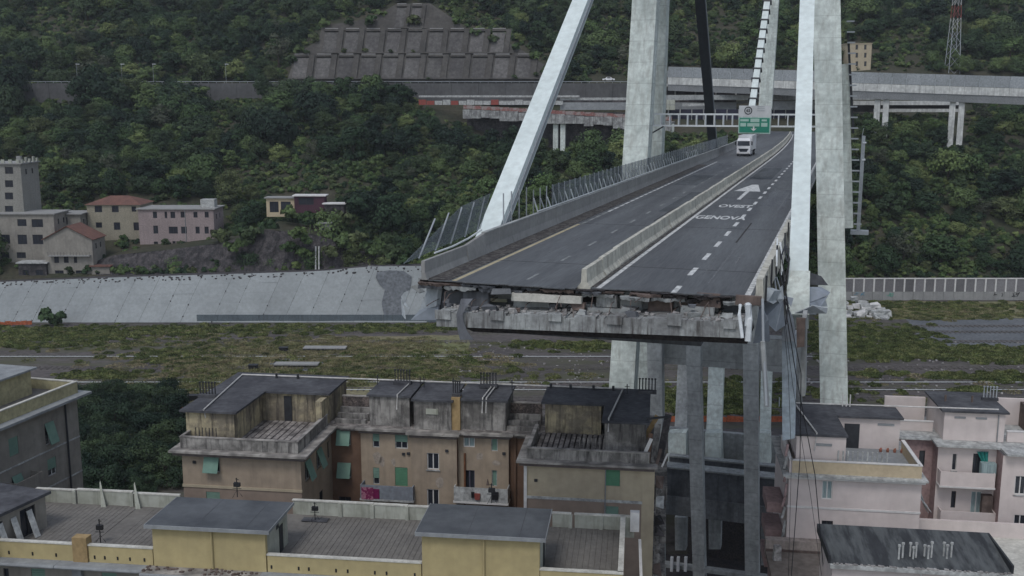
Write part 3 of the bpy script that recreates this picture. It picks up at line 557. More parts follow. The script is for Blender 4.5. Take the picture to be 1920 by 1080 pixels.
for u0, u1, v1 in ((1265, 1287, 1032), (1328, 1352, 1030), (1426, 1440, 1060)): quadcol((u0, 970), (u1, 970), (u0 + 1, v1), (u1 - 1, v1), 132, 132, 1.5, M_CONC)
xbeam(1235, 970, 1475, 1085, 139, 1.0, M_ASPHB_SHADE, 'pier_opening_shade')  # black sheet painting the shade inside the pier openings
xbeam(1232, 1071, 1470, 1078, 122.5, 1.0, M_CONC, 'tie_beam')
for u in (1256, 1268, 1282): xbeam(u, 1046, u + 6, 1072, 121.6, .5, M_TRUCK, 'white_post')
mb = MB(); mb.box(-22, 1, 116, 140, -7.95, -7.6); mb.build('pier_pit_shade', M_ASPHB_SHADE, bridge)  # dark sheet added over the street to paint shade below the pier
# blue-grey broken stay casing hanging beside the pier
cas = thing('hanging_stay_casing', 'pale blue tapering stay casing hanging between the pier and the pink building', 'debris', (0, 0, 0), -R(TH))
mb = MB(); a, b, c, d = P3(1466, 625, 66), P3(1492, 625, 66), P3(1490, 822, 68), P3(1467, 826, 68)
bk = lambda p: (p[0], p[1] + 1.0, p[2]); mb.hexa([d, c, bk(c), bk(d), a, b, bk(b), bk(a)]); mb.build('casing', mat('casing_blue', (0.50, 0.58, 0.63), (0.38, 0.44, 0.50), big=0.4, streak=0.35, dirt=(0.2, 0.22, 0.25), local=True), cas)
mb = MB(); mb.add([(p[0], p[1] - .03, p[2]) for p in (P3(1476, 570, 65.9), P3(1488, 600, 65.9), P3(1492, 640, 65.9), P3(1466, 640, 65.9))], [(0, 1, 2, 3)]); mb.plate([P3(1476, 575, 66), P3(1487, 600, 66), P3(1492, 630, 66), P3(1466, 630, 66)], .5); mb.build('torn_casing_end', M_SHEET, cas)
cab = [([(1470, 560, 60), (1492, 700, 62), (1528, 890, 66), (1546, 1090, 70)], .03), ([(1474, 560, 60), (1502, 700, 62), (1500, 860, 66), (1483, 1090, 70)], .028), ([(1466, 560, 60), (1478, 700, 62), (1484, 860, 66), (1478, 1090, 70)], .016), ([(1468, 570, 60), (1486, 720, 62), (1520, 930, 66), (1542, 1090, 70)], .016)]
lb = ['black cable dangling from the break, sweeping right across the pink wall', 'black cable dangling along the left corner of the pink building', 'thin cable hanging straight past the pale blue casing', 'thin cable hanging down beside the right-sweeping black cable']
for (pts, r), l in zip(cab, lb):
    mb = MB(); mb.tube([P3(*p) for p in pts], r, 5); tag(mb.build('hanging_cable', M_STEELD, None), l, 'cable', 'cables hanging from the break').rotation_euler = (0, 0, -R(TH))
# --- gantry sign
gy = 138.0
gan = thing('sign_gantry', 'white lattice sign gantry spanning the road between the two tower legs', 'gantry', (0, 0, 0), -R(TH))
x0, zt = B.hy(1222, 214, gy); x1 = B.hy(1532, 214, gy)[0]; zb = B.hy(1300, 236, gy)[1]
for z, nm in ((zt, 'top_chord'), (zb, 'bottom_chord')):
    mb = MB(); mb.box(x0, x1, gy, gy + .16, z - .1, z + .1); mb.build(nm, M_GALVW, gan)
    mb = MB(); mb.box(x0, x1, gy + 1.0, gy + 1.16, z - .1, z + .1); mb.build(nm, M_GALVW, gan)
k = x0
while k < x1:
    mb = MB(); mb.box(k, k + .12, gy + .01, gy + 1.1, zb + .1, zt - .1); mb.build('lattice_post', M_GALVW, gan); k += 1.15
mb = MB(); mb.beam((x0 - .3, gy, zb - 1.2), (x0 + 1.6, gy, zb - .1), .18, .18); mb.build('brace', M_STEELD, gan)
sg = thing('direction_sign', 'green and white motorway sign hanging on the gantry above the lorry', 'sign', (0, 0, 0), -R(TH))
a = B.hy(1384, 250, gy - .3); b = B.hy(1446, 198, gy - .3); c = B.hy(1446, 219.5, gy - .3)
mb = MB(); mb.box(a[0], b[0], gy - .3, gy - .22, c[1], b[1]); mb.build('upper_panel', M_SIGNW, sg)
mb = MB(); mb.box(a[0], b[0], gy - .3, gy - .22, a[1], c[1] - .03); mb.build('border_panel', M_SIGNL, sg)
mb = MB(); mb.box(a[0] + .12, b[0] - .12, gy - .33, gy - .305, a[1] + .12, c[1] - .13); mb.build('green_panel', M_SIGNG, sg)
for u0, u1, v0, v1 in ((1388, 1404, 223.5, 227.5), (1407, 1424, 222.5, 229), (1428, 1438, 224, 227.5), (1388, 1399, 230.5, 237), (1401, 1424, 231, 237), (1427, 1439, 230.5, 237.5)):
    p = B.hy(u0, v1, gy - .35); q_ = B.hy(u1, v0, gy - .35); mb = MB(); mb.box(p[0], q_[0], gy - .355, gy - .335, p[1], q_[1]); mb.build('text_patch', M_SIGNL, sg)
for v0 in (199.5, 203, 207): 
    p = B.hy(1420, v0 + 1.4, gy - .32); q_ = B.hy(1434, v0, gy - .32); mb = MB(); mb.box(p[0], q_[0], gy - .32, gy - .302, p[1], q_[1]); mb.build('text_line', M_GALV, sg)
p = B.hy(1403, 207.5, gy - .35); mb = MB(); mb.add([(p[0] + rr * math.cos(i * math.pi / 12), gy - .33, p[1] + rr * math.sin(i * math.pi / 12)) for rr in (.50, .38) for i in range(24)], [(i, (i + 1) % 24, 24 + (i + 1) % 24, 24 + i) for i in range(24)]); mb.build('emblem_ring', M_STEELD, sg)
lettering('65', .5, 1.1, (p[0], gy - .335, p[1]), M_STEELD, sg, 'emblem_number', (math.pi / 2, 0, 0))
p = B.hy(1413, 241.5, gy - .35); mb = MB(); w = .38
mb.add([(p[0] - .09, gy - .345, p[1] + .3), (p[0] + .09, gy - .345, p[1] + .3), (p[0] + .09, gy - .345, p[1]), (p[0] + w, gy - .345, p[1] + .05), (p[0], gy - .345, p[1] - .3), (p[0] - w, gy - .345, p[1] + .05), (p[0] - .09, gy - .345, p[1])], [(0, 1, 2, 3, 4, 5, 6)]); mb.build('down_arrow', M_WTRIM, sg)
# --- lorry facing us
tk = thing('stopped_lorry', 'white lorry stopped on the left carriageway under the gantry sign', 'truck', B.world(-17.95 + bend(200), 199, DZ), -R(TH) + R(-1))
W2 = 1.22
mb = MB(); mb.add([(-W2, 0, .35), (W2, 0, .35), (W2, 0, 1.15), (W2, .03, 1.9), (W2 - .04, .22, 2.9), (W2 - .1, .6, 3.3), (-W2 + .1, .6, 3.3), (-W2 + .04, .22, 2.9), (-W2, .03, 1.9), (-W2, 0, 1.15)] + [(-W2, 2.2, .35), (W2, 2.2, .35), (W2, 2.2, 1.15), (W2, 2.2, 1.9), (W2 - .04, 2.2, 2.9), (W2 - .1, 2.2, 3.3), (-W2 + .1, 2.2, 3.3), (-W2 + .04, 2.2, 2.9), (-W2, 2.2, 1.9), (-W2, 2.2, 1.15)],
    [(0, 1, 2, 9), (9, 2, 3, 8), (8, 3, 4, 7), (7, 4, 5, 6)] + [(i, i + 10, (i + 1) % 10 + 10, (i + 1) % 10) for i in range(10)] + [tuple(range(10, 20))]); mb.build('cab', M_TRUCK, tk)
mb = MB(); mb.plate([(-W2 + .1, .0, 1.98), (W2 - .1, .0, 1.98), (W2 - .14, .17, 2.8), (-W2 + .14, .17, 2.8)], .04); mb.build('windscreen', M_GLASS, tk)
mb = MB(); mb.hexa([(-.62, -.03, .85), (.62, -.03, .85), (.62, .02, .85), (-.62, .02, .85), (-.95, -.03, 1.42), (.95, -.03, 1.42), (.95, .02, 1.42), (-.95, .02, 1.42)]); mb.build('grille', M_GLASS, tk)
mb = MB(); mb.box(-W2, W2, -.06, .3, .28, .5); mb.build('bumper', M_STEELD, tk)
for sx in (-1, 1):
    mb = MB(); mb.box(sx * .95 - .2, sx * .95 + .2, -.04, .02, .55, .78); mb.build('headlight', M_WTRIM, tk)
    mb = MB(); mb.beam((sx * (W2 + .02), .25, 2.75), (sx * (W2 + .3), .1, 2.7), .05, .05); mb.box(sx * (W2 + .28) - .1, sx * (W2 + .28) + .1, 0, .12, 2.05, 2.75); mb.build('wing_mirror', M_BLACK, tk)
mb = MB(); mb.box(-1.27, 1.27, 2.5, 10.5, 1.1, 3.75); mb.build('cargo_box', M_TRUCK, tk)
mb = MB(); mb.box(-.5, .5, 2.2, 10.5, .6, 1.05); mb.build('chassis', M_STEELD, tk)
for sy in (1.2, 7.6, 8.9):
    for sx in (-1, 1):
        mb = MB(); mb.tube([(sx * .95, sy, .5), (sx * 1.22, sy, .5)], .5, 16); w_ = mb.build('wheel', M_BLACK, tk)
        mb = MB(); mb.tube([(sx * 1.20, sy, .5), (sx * 1.235, sy, .5)], .27, 12); mb.build('rim', M_GALV, w_)
# scaffold mast right of the tower
sc = thing('scaffold_lift', 'grey scaffold lift tower standing right of the right tower leg', 'scaffold', B.o, -R(TH))
sy = 155.0
xa, zb_ = B.hy(1606, 432, sy); xb, zt_ = B.hy(1621, 255, sy); xm = xa + (xb - xa) * .5
for x in (xa, xm, xb):
    for yy in (sy, sy + 1.2):
        mb = MB(); mb.box(x, x + .14, yy, yy + .14, zb_, zt_ if x < xb else zb_ + 13.2); mb.build('standard', M_GALV, sc)
z = zb_; i = 0
while z < zt_:
    mb = MB(); mb.box(xa, xb if (z > zt_ - 4 or z < zb_ + 2) else xm, sy + .1, sy + .18, z, z + .08); mb.build('ledger', M_GALVW if i % 5 == 0 else M_GALV, sc)
    if i % 2 == 0: mb = MB(); mb.beam((xa, sy, z), (xm, sy, z + 1.1), .06, .06); mb.build('brace', M_GALV, sc)
    z += 1.1; i += 1
mb = MB(); mb.box(xa - .8, xb + 1.3, sy - .1, sy + 1.6, zb_ - .6, zb_ - .05); mb.build('base_platform', M_GALV, sc)
mb = MB(); mb.box(xm, xb + .3, sy - .1, sy + 1.5, zt_ - 3.4, zt_ - 3.2); mb.box(xm, xb + .3, sy - .1, sy + 1.5, zt_ - 1, zt_ - .85); mb.build('deck_board', M_GALVW, sc)
# ------------------------------------------------------------------ buildings
def opening(parent, F3, a0, a1, z0, z1, kind, lab=None):
    """a window or door in an opening of a wall. F3(a, n, z): a along the wall, n outwards"""
    def bx(mb, a0, a1, n0, n1, z0, z1):
        c = [F3(a0, n0, z0), F3(a1, n0, z0), F3(a1, n1, z0), F3(a0, n1, z0), F3(a0, n0, z1), F3(a1, n0, z1), F3(a1, n1, z1), F3(a0, n1, z1)]; return mb.hexa(c)
    w = a1 - a0; h = z1 - z0; t = min(.07, w * .12)
    fm = {'casement': M_WTRIM, 'white': M_WTRIM, 'curtain': M_WTRIM, 'lilac': M_LILAC, 'dark': M_STEELD, 'door': M_LILAC}.get(kind, M_WGREY)
    mb = MB(); bx(mb, a0, a0 + t, -.14, -.08, z0, z1); bx(mb, a1 - t, a1, -.14, -.08, z0, z1); bx(mb, a0 + t, a1 - t, -.14, -.08, z1 - t, z1); bx(mb, a0 + t, a1 - t, -.14, -.08, z0, z0 + t)
    if w > .7: bx(mb, (a0 + a1) / 2 - t * .6, (a0 + a1) / 2 + t * .6, -.14, -.08, z0 + t, z1 - t)
    wn = mb.build('window' if kind != 'door' else 'door', fm, parent)
    if lab: wn['label'] = lab
    mb = MB(); bx(mb, a0 + t, a1 - t, -.19, -.15, z0 + t, z1 - t); mb.build('pane', M_CURT if kind in ('curtain',) else (M_GREENP if kind == 'frost' else M_GLASS), wn)
    if kind in ('casement', 'white', 'lilac'): mb = MB(); bx(mb, a0 - .08, a1 + .08, 0.003, .09, z0 - .08, z0 - .01); mb.build('sill', M_WGREY, wn)
    if kind in ('roller', 'rollerp', 'half'):
        zb = z0 + .03 if kind != 'half' else z0 + h * .38
        mb = MB(); k = zb
        while k < z1 - .02: bx(mb, a0 + .02, a1 - .02, -.07, -.03, k, min(k + .125, z1)); k += .14
        mb.build('roller_blind', M_GREEN if kind == 'roller' else M_GREENP, wn)
    if kind in ('awning', 'awningp'):
        mb = MB(); mb.plate([F3(a0, .05, z1), F3(a1, .05, z1), F3(a1, .55, z0 + .12), F3(a0, .55, z0 + .12)], .04)
        mb.build('tilted_blind', M_GREENP, wn)
    return wn
def wall(parent, p0, p1, z0, z1, wins, m_, name='wall', depth=.24):
    """wall from p0 to p1 (outside on its right-hand side) with real openings; wins: (a0, a1, z0, z1, kind[, label])"""
    p0 = Vector((p0[0], p0[1], 0)); p1 = Vector((p1[0], p1[1], 0)); L_ = (p1 - p0).length; d = (p1 - p0) / L_; nn = Vector((d.y, -d.x, 0))
    F3 = lambda a, n, z: tuple(p0 + d * a + nn * n + Vector((0, 0, z)))
    xs = sorted(set([0, L_] + [min(max(w[i], 0), L_) for w in wins for i in (0, 1)])); zs = sorted(set([z0, z1] + [min(max(w[i], z0), z1) for w in wins for i in (2, 3)]))
    mb = MB()
    for i in range(len(xs) - 1):
        for j in range(len(zs) - 1):
            cx = (xs[i] + xs[i + 1]) / 2; cz = (zs[j] + zs[j + 1]) / 2
            if any(w[0] < cx < w[1] and w[2] < cz < w[3] for w in wins): continue
            mb.quad(F3(xs[i], 0, zs[j]), F3(xs[i + 1], 0, zs[j]), F3(xs[i + 1], 0, zs[j + 1]), F3(xs[i], 0, zs[j + 1]))
    for w in wins:
        a0, a1, b0, b1 = w[:4]
        for q in ((F3(a0, 0, b0), F3(a0, -depth, b0), F3(a0, -depth, b1), F3(a0, 0, b1)), (F3(a1, 0, b0), F3(a1, 0, b1), F3(a1, -depth, b1), F3(a1, -depth, b0)),
                  (F3(a0, 0, b1), F3(a0, -depth, b1), F3(a1, -depth, b1), F3(a1, 0, b1)), (F3(a0, 0, b0), F3(a1, 0, b0), F3(a1, -depth, b0), F3(a0, -depth, b0)), (F3(a0, -depth, b0), F3(a1, -depth, b0), F3(a1, -depth, b1), F3(a0, -depth, b1))):
            mb.quad(*q)
    mb2 = MB(); mb2.v = mb.v; mb2.f = mb.f
    me = bpy.data.meshes.new(name); me.from_pydata(mb.v, [], mb.f); me.materials.append(m_); o = bpy.data.objects.new(name, me); COL.objects.link(o); o.parent = parent
    for w in wins: opening(parent, F3, w[0], w[1], w[2], w[3], w[4], w[5] if len(w) > 5 else None)
    return o
def wins_y(F, y, lst, x0):
    """survey rectangles on the plane y = const of frame F -> openings measured from x0"""
    out = []
    for r in lst:
        a = F.hy(r[0], r[3], y); b = F.hy(r[2], r[1], y); out.append((a[0] - x0, b[0] - x0, a[1], b[1]) + tuple(r[4:]))
    return out
def wins_x(F, x, lst, y0, sgn=1):
    out = []
    for r in lst:
        zm = F.hx((r[0] + r[2]) / 2, r[1], x)[1]; zb = F.hx((r[0] + r[2]) / 2, r[3], x)[1]; a = F.hx(r[0], (r[1] + r[3]) / 2, x)[0]; b = F.hx(r[2], (r[1] + r[3]) / 2, x)[0]
        lo, hi = min(a, b), max(a, b); out.append((lo - y0, hi - y0, zb, zm) + tuple(r[4:]))
    return out
def bxo(parent, name, m_, *a, **kw):
    mb = MB(); mb.box(*a); o = mb.build(name, m_, parent)
    for k, v in kw.items(): o[k] = v
    return o
def penthouse(parent, x0, x1, y0, y1, z0, z1, m_, over=.25, roof=M_TAR, th=.16, drop=0.0):
    bxo(parent, 'penthouse_wall', m_, x0, x1, y0, y1, z0, z1)
    mb = MB(); mb.hexa([(x0 - over, y0 - over, z1 - drop), (x1 + over, y0 - over, z1 - drop), (x1 + over, y1 + over, z1), (x0 - over, y1 + over, z1), (x0 - over, y0 - over, z1 + th - drop), (x1 + over, y0 - over, z1 + th - drop), (x1 + over, y1 + over, z1 + th), (x0 - over, y1 + over, z1 + th)])
    return mb.build('penthouse_roof', roof, parent)
def parapet_wall(parent, x0, x1, y0, y1, z0, z1, m_, cope=M_COPE, name='roof_parapet'):
    o = bxo(parent, name, m_, x0, x1, y0, y1, z0, z1 - .08); mb = MB(); mb.box(x0 - .04, x1 + .04, y0 - .04, y1 + .04, z1 - .08, z1); mb.build('coping', cope, o); return o
def cornice(parent, x0, x1, y0, y1, z, m_=M_CORN, under=M_CORNU):
    mb = MB(); mb.box(x0, x1, y0, y1, z - .16, z); mb.build('cornice', m_, parent)
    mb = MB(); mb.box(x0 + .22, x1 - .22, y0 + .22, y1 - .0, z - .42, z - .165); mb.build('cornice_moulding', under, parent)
def chimneys(parent, x, y, z, n=5, m_=M_STEELD, w=1.7):
    mb = MB(); mb.box(x - w / 2, x + w / 2, y, y + .5, z, z + .25); o = mb.build('chimney_base', M_TAR, parent)
    for i in range(n):
        xx = x - w / 2 + w * (i + .5) / n; mb = MB(); mb.tube([(xx, y + .25, z + .2), (xx, y + .25, z + 1.15)], .05, 6); mb.tube([(xx, y + .25, z + 1.15), (xx, y + .25, z + 1.25)], .09, 6); mb.build('vent_pipe', m_, o)
# ---- the middle building, two wings round a court
o_ = at_z(340, 840, 29.2); Mf = Frame((o_.x, o_.y), -8); ZC = 29.2
mid = fthing('apartment_building', 'taupe apartment block with mouldy roof terraces and green blinds left of the bridge pier', 'apartment building', Mf)
xw = Mf.hy(563, 848, 0)[0]; yb = Mf.hz(640, 796, ZC)[1]; yR = Mf.hz(1100, 864, ZC)[1] ; xr0 = Mf.hy(985, 870, yR)[0]; xr1 = Mf.hy(1228, 870, yR)[0]
yc = yb - 0.9
print('mid', xw, yb, yR, xr0, xr1)
wall(mid, (0, 0), (xw, 0), 26.35, ZC - .4, wins_y(Mf, 0, [(385, 853, 411, 885, 'awning')], 0), M_TAUPE)
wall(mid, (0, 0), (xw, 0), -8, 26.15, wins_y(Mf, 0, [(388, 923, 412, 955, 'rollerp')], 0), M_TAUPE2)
bxo(mid, 'string_course', M_CREAMB, -.05, xw + .05, -.06, .1, 26.15, 26.35)
wall(mid, (0, yb + 5), (0, 0), -8, ZC - .4, [], M_TAUPE)
wall(mid, (xw, 0), (xw, yb), -8, ZC - .4, [(.9, 2.0, 26.6, 28.2, 'awningp'), (3.6, 4.7, 26.6, 28.2, 'awningp'), (.9, 2.0, 22.8, 24.6, 'awning'), (4.0, 4.9, 23.0, 24.6, 'dark'), (yb * .86, yb * .86 + .5, 26.6, 28, 'dark')], M_TAUPE)
xs_ = [xw] + [Mf.hy(u, 800, yb)[0] for u in (678, 770)] + [Mf.hy(857, 800, yb)[0], Mf.hy(955, 800, yb)[0]] 
xa, xb_, xc, xd, xe = xs_
xcL, xcR = Mf.hy(770, 800, yc)[0], Mf.hy(856, 800, yc)[0]; yl = yb - .35
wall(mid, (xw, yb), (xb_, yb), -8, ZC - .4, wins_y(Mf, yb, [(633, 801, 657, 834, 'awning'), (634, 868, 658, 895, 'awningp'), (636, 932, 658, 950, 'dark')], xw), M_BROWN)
wall(mid, (xb_, yl), (xcL, yl), -8, ZC - .4, wins_y(Mf, yl, [(699, 808, 711, 839, 'half'), (741, 808, 764, 841, 'half', 'half-lowered pale green blind over curtains'), (700, 877, 711, 908, 'half'), (741, 877, 764, 911, 'roller', 'bright green closed roller blind')], xb_), M_TAUPE)
wall(mid, (xb_, yb), (xb_, yl), -8, ZC - .4, [], M_TAUPE)
wall(mid, (xcL, yc), (xcR, yc), -8, ZC - .4, wins_y(Mf, yc, [(801, 850, 823, 880, 'casement'), (801, 918, 823, 950, 'casement')], xcL), M_TAUPE)
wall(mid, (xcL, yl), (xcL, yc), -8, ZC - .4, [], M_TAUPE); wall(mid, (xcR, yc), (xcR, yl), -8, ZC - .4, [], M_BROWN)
wall(mid, (xcR, yl), (xe, yl), -8, ZC - .4, wins_y(Mf, yl, [(869, 811, 890, 838, 'curtain'), (921, 812, 933, 846, 'frost'), (871, 882, 890, 916, 'door'), (922, 882, 932, 912, 'frost')], xcR), M_TAUPE)
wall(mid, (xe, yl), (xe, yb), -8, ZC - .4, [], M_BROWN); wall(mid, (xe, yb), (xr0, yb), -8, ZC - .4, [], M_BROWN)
wall(mid, (xr0, yb), (xr0, yR), -8, ZC - .4, [], M_TAUPE)
wall(mid, (xr0, yR), (xr1 - .9, yR), 26.3, ZC - .4, wins_y(Mf, yR, [(1135, 872, 1163, 911, 'roller')], xr0), M_CREAMB)
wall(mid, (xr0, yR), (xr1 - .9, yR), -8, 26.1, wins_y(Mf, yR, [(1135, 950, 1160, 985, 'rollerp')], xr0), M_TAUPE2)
bxo(mid, 'string_course', M_WGREY, xr0 - .05, xr1 - .85, yR - .06, yR + .1, 26.1, 26.3)
bxo(mid, 'corner_pier', M_CREAMB, xr1 - .9, xr1, yR - .03, yb + 5, -8, ZC - .4)
bxo(mid, 'corner_trim', M_WTRIM, xr0 - .1, xr0 + .12, yR - .1, yR - .03, -8, ZC - .5)
mb = MB(); mb.tube([(xr0 + 5.9, yR - .08, ZC - .2), (xr0 + 5.9, yR - .08, 24.2)], .04); mb.build('downpipe', M_GUTT, mid)
mb = MB(); mb.tube([(xe + .5, yb - .1, ZC - .4), (xe + .5, yb - .1, 5)], .09); mb.build('downpipe', M_BROWN, mid)
mb = MB(); mb.tube([(xcR + .55, yl - .1, 27.4), (xcR + .55, yl - .1, 10)], .09); mb.build('downpipe', mat('rusty_pipe', (.2, .09, .045)), mid)
# cornices
cornice(mid, -.7, xw + .7, -.75, yb, ZC); cornice(mid, xw + .7, xb_ - .3, yb - .5, yb + .5, ZC); cornice(mid, xb_ - .3, xcL - .3, yl - .55, yb, ZC); cornice(mid, xcL - .3, xcR + .3, yc - .55, yb, ZC); cornice(mid, xcR + .3, xe + .4, yl - .55, yb, ZC)
cornice(mid, xe + .4, xr0 - .6, yb - .5, yb + .5, ZC); cornice(mid, xr0 - .6, xr1 + .2, yR - .75, yb, ZC)
bxo(mid, 'flat_roof', M_TILED, 0, xr1, yb - .4, yb + 6, ZC - .3, ZC + .02)
bxo(mid, 'back_wall', M_TAUPE, 0, xr1 - .9, yb + 5, yb + 5.3, -8, ZC - .4)
# roof paving strips of the two terraces
def terrace(x0, x1, y0, y1, z, n, m_, gap=.05, skew=0):
    bxo(mid, 'terrace_bed', M_ASPHB_SHADE, x0, x1, y0, y1, z, z + .03)
    w = (x1 - x0) / n
    for i in range(n):
        mb = MB(); mb.box(x0 + i * w + gap, x0 + (i + 1) * w - gap, y0, y1, z + .03, z + .07 + random.uniform(0, .02)); mb.build('paving_strip', m_, mid)
terrace(.9, xw - .2, .3, yb, ZC + .02, 16, M_TILED, .05); terrace(xr0 + .5, xr1 - 3.2, yR + .4, yb, ZC + .02, 14, M_TILED, .055)
parapet_wall(mid, .1, xw - .35, -.05, .13, ZC, ZC + .95, M_MOULDG, M_CORN); parapet_wall(mid, xw - .35, xw - .15, -.05, yb - .3, ZC, ZC + .95, M_MOULDG, M_CORN); parapet_wall(mid, -.05, .1, -.05, yb, ZC, ZC + .95, M_MOULDG, M_CORN)
parapet_wall(mid, xr0 + .1, xr1 - .4, yR - .1, yR + .1, ZC, ZC + .85, M_MOULDG, M_CORN); parapet_wall(mid, xr0 + .1, xr0 + .3, yR + .1, yb - .4, ZC, ZC + .85, M_MOULDG, M_CORN)
ZP = ZC + 2.45
xl0, xl1 = Mf.hz(390, 800, ZC)[0], Mf.hz(474, 800, ZC)[0]; 
penthouse(mid, xl0, xl1 + .3, 1.5, yb + 5, ZC + .02, ZP, M_MOULD, .35)
xq1 = Mf.hz(632, 780, ZC)[0]
bxo(mid, 'penthouse_wall', M_MOULD, xl1 + .3, xq1, yb + .1, yb + 5, ZC + .02, ZP - .01); mb = MB(); mb.box(xl1 + .66, xq1 + .2, yb - .25, yb + 5.35, ZP + .003, ZP + .163); mb.build('penthouse_roof', M_TAR, mid)
bxo(mid, 'penthouse_door', M_STEELD, xl1 + 2.1, xl1 + 2.75, yb + .02, yb + .098, ZC + .1, ZC + 2.2)
bxo(mid, 'penthouse_pier', M_MOULD, xq1 - .55, xq1 - .05, yb - 1.5, yb + .08, ZC + .05, ZC + 2.3)
def ph(u0, u1, y0, m_, y1=None, dz=0, lab=None):
    x0 = Mf.hy(u0, 780, y0)[0]; x1 = Mf.hy(u1, 780, y0)[0]; penthouse(mid, x0, x1, y0, (y1 or yb + 4.5), ZC + .02, ZP + dz, m_, .18); return x0, x1
ph(693, 768, yb + .15, M_MOULDG); xx = ph(776, 846, yb - .35, M_MOULDG, dz=-.1); ph(862, 948, yb + .1, M_MOULDG, dz=-.05)
bxo(mid, 'roof_window', M_PALE, xx[0] + 1.0, xx[0] + 2.0, yb - .42, yb - .352, ZC + 1.3, ZC + 1.75)
for u0, u1 in ((632, 690), (952, 1012)):
    a = Mf.hy(u0, 780, yb + 1)[0]; b = Mf.hy(u1, 780, yb + 1)[0]; parapet_wall(mid, a, b, yb + 2.6, yb + 2.85, ZC + .02, ZC + 1.7, mat('old_brick', (0.14, .115, .105), (.07, .06, .058), big=1.6, fine=7, grain=.35, contrast=.9, bump=.5), M_CORN)
    for k in range(3):
        mb = MB(); mb.box(a, b, yb + 1.9 - k * .8, yb + 2.2 - k * .8, ZC + .02, ZC + .9 - k * .28); mb.build('stepped_kerb', M_MOULDG, mid)
x0 = Mf.hy(846, 780, yb)[0]; bxo(mid, 'chimney_stack', M_OCH, x0 + .05, x0 + .75, yb - .2, yb + .6, ZC + .02, ZP + .25); chimneys(mid, x0 + .4, yb, ZP + .25, 4, w=.7)
xp0, xp1 = Mf.hy(1022, 780, yb)[0], Mf.hy(1127, 780, yb)[0]; penthouse(mid, xp0, xp1, yb + .1, yb + 4.6, ZC + .02, ZP, M_MOULD, .3)
xp2 = Mf.hy(1206, 790, yR + 2)[0]; penthouse(mid, xp1 + .5, xp2 + .25, yR + 1.6, yb + 4.4, ZC + .02, ZP + .01, M_MOULDG, .22)
mb = MB(); 
zz = ZP + .42; yy = yb + 4.2
a = Mf.hy(455, 716, yy)[0]; b = Mf.hy(1168, 732, yy)[0]; mb.tube([(xl0 + 1.6, .6 + 1.0, ZP - .6), (xl0 + 1.6, 1.2, ZP + .25), (a, yy, zz - .15)], .06); mb.tube([(a, yy, zz - .15), (b, yy, zz - .15)], .07); mb.tube([(b, yy, zz - .15), (b - .75, yR + 1.7, ZP + .3), (b - .75, yR + 1.3, ZP - .6)], .06); mb.build('white_pipe', M_PIPE, mid)
for u in (745, 905, 912):
    x = Mf.hy(u, 740, yb)[0]; mb = MB(); mb.tube([(x + .2, yy, zz - .15), (x, yb, ZP + .25), (x, yb - .3, ZP - .9)], .055); mb.build('white_pipe', M_PIPE, mid)
for u in (1033, 1070, 1113, 1150, 560, 520): x = Mf.hy(u, 725, yb + 4)[0]; mb = MB(); mb.tube([(x, yb + 3.9, ZP + .1), (x, yb + 3.9, ZP + .55)], .11); mb.build('vent_cap', M_STEELD, mid)
for u, n in ((446, 6), (755, 6), (916, 6), (1214, 6)):
    x = Mf.hy(u, 715, yb + 3.5)[0]; chimneys(mid, x, yb + 3.2 if u != 446 else 4.6, ZP + .17, n, w=1.5)
for u in (708, 788, 795, 850, 960, 1176): x = Mf.hy(u, 720, yb + 3)[0]; mb = MB(); mb.tube([(x, yb + 3, ZP + .1), (x, yb + 3, ZP + 1.0)], .045); mb.tube([(x - .2, yb + 3, ZP + .8), (x + .2, yb + 3, ZP + .8)], .03); mb.build('roof_aerial', M_STEELD, mid)
mb = MB(); mb.tube([(xl0 + 2.0, yb - 3.8, ZC + .9), (xl0 + 2.0, yb - 3.8, ZC + .91)], .02); 
for i in range(7): mb.tube([(xl0 + 1.2 + i * .27, .55, ZC + .5), (xl0 + 1.2 + i * .27, .55, ZC + 1.5)], .035, 5)
mb.build('vent_pipe_row', M_STEELD, mid)
for i in range(9): x = xr1 - 5.6 + i * .3; mb = MB(); mb.tube([(x, yR + 2.2, ZC + .2), (x, yR + 2.2, ZC + 1.0)], .045, 5); mb.build('vent_pipe', M_CORN, mid)
for u, v, w, h, y_ in ((708, 858, 10, 13, yl), (716, 866, 6, 10, yl), (738, 866, 5, 8, yl), (825, 905, 8, 12, yc), (840, 820, 12, 5, yc), (930, 868, 9, 6, yl), (900, 855, 8, 9, yl)):
    p = Mf.hy(u, v, y_); r_ = w / 24.0; mb = MB(); pts = [(p[0] + r_ * (.7 + random.random() * .5) * math.cos(k * .7), y_ - .012, p[1] + h / 24.0 * (.7 + random.random() * .5) * math.sin(k * .7)) for k in range(9)]; mb.add(pts, [tuple(range(9))]); mb.build('plaster_patch', mat('bare_plaster', (.36, .31, .26), (.28, .24, .2), big=2, fine=6), mid)
for u, v, y_ in ((838, 845, yc), (757, 851, yl), (766, 850, yl), (945, 850, yl), (365, 866, 0), (1005, 900, yR)):
    p = Mf.hy(u, v, y_); mb = MB(); mb.box(p[0] - .12, p[0] + .12, y_ - .12, y_ - .004, p[1] - .1, p[1] + .1); mb.build('vent_grille', M_STEELD, mid)
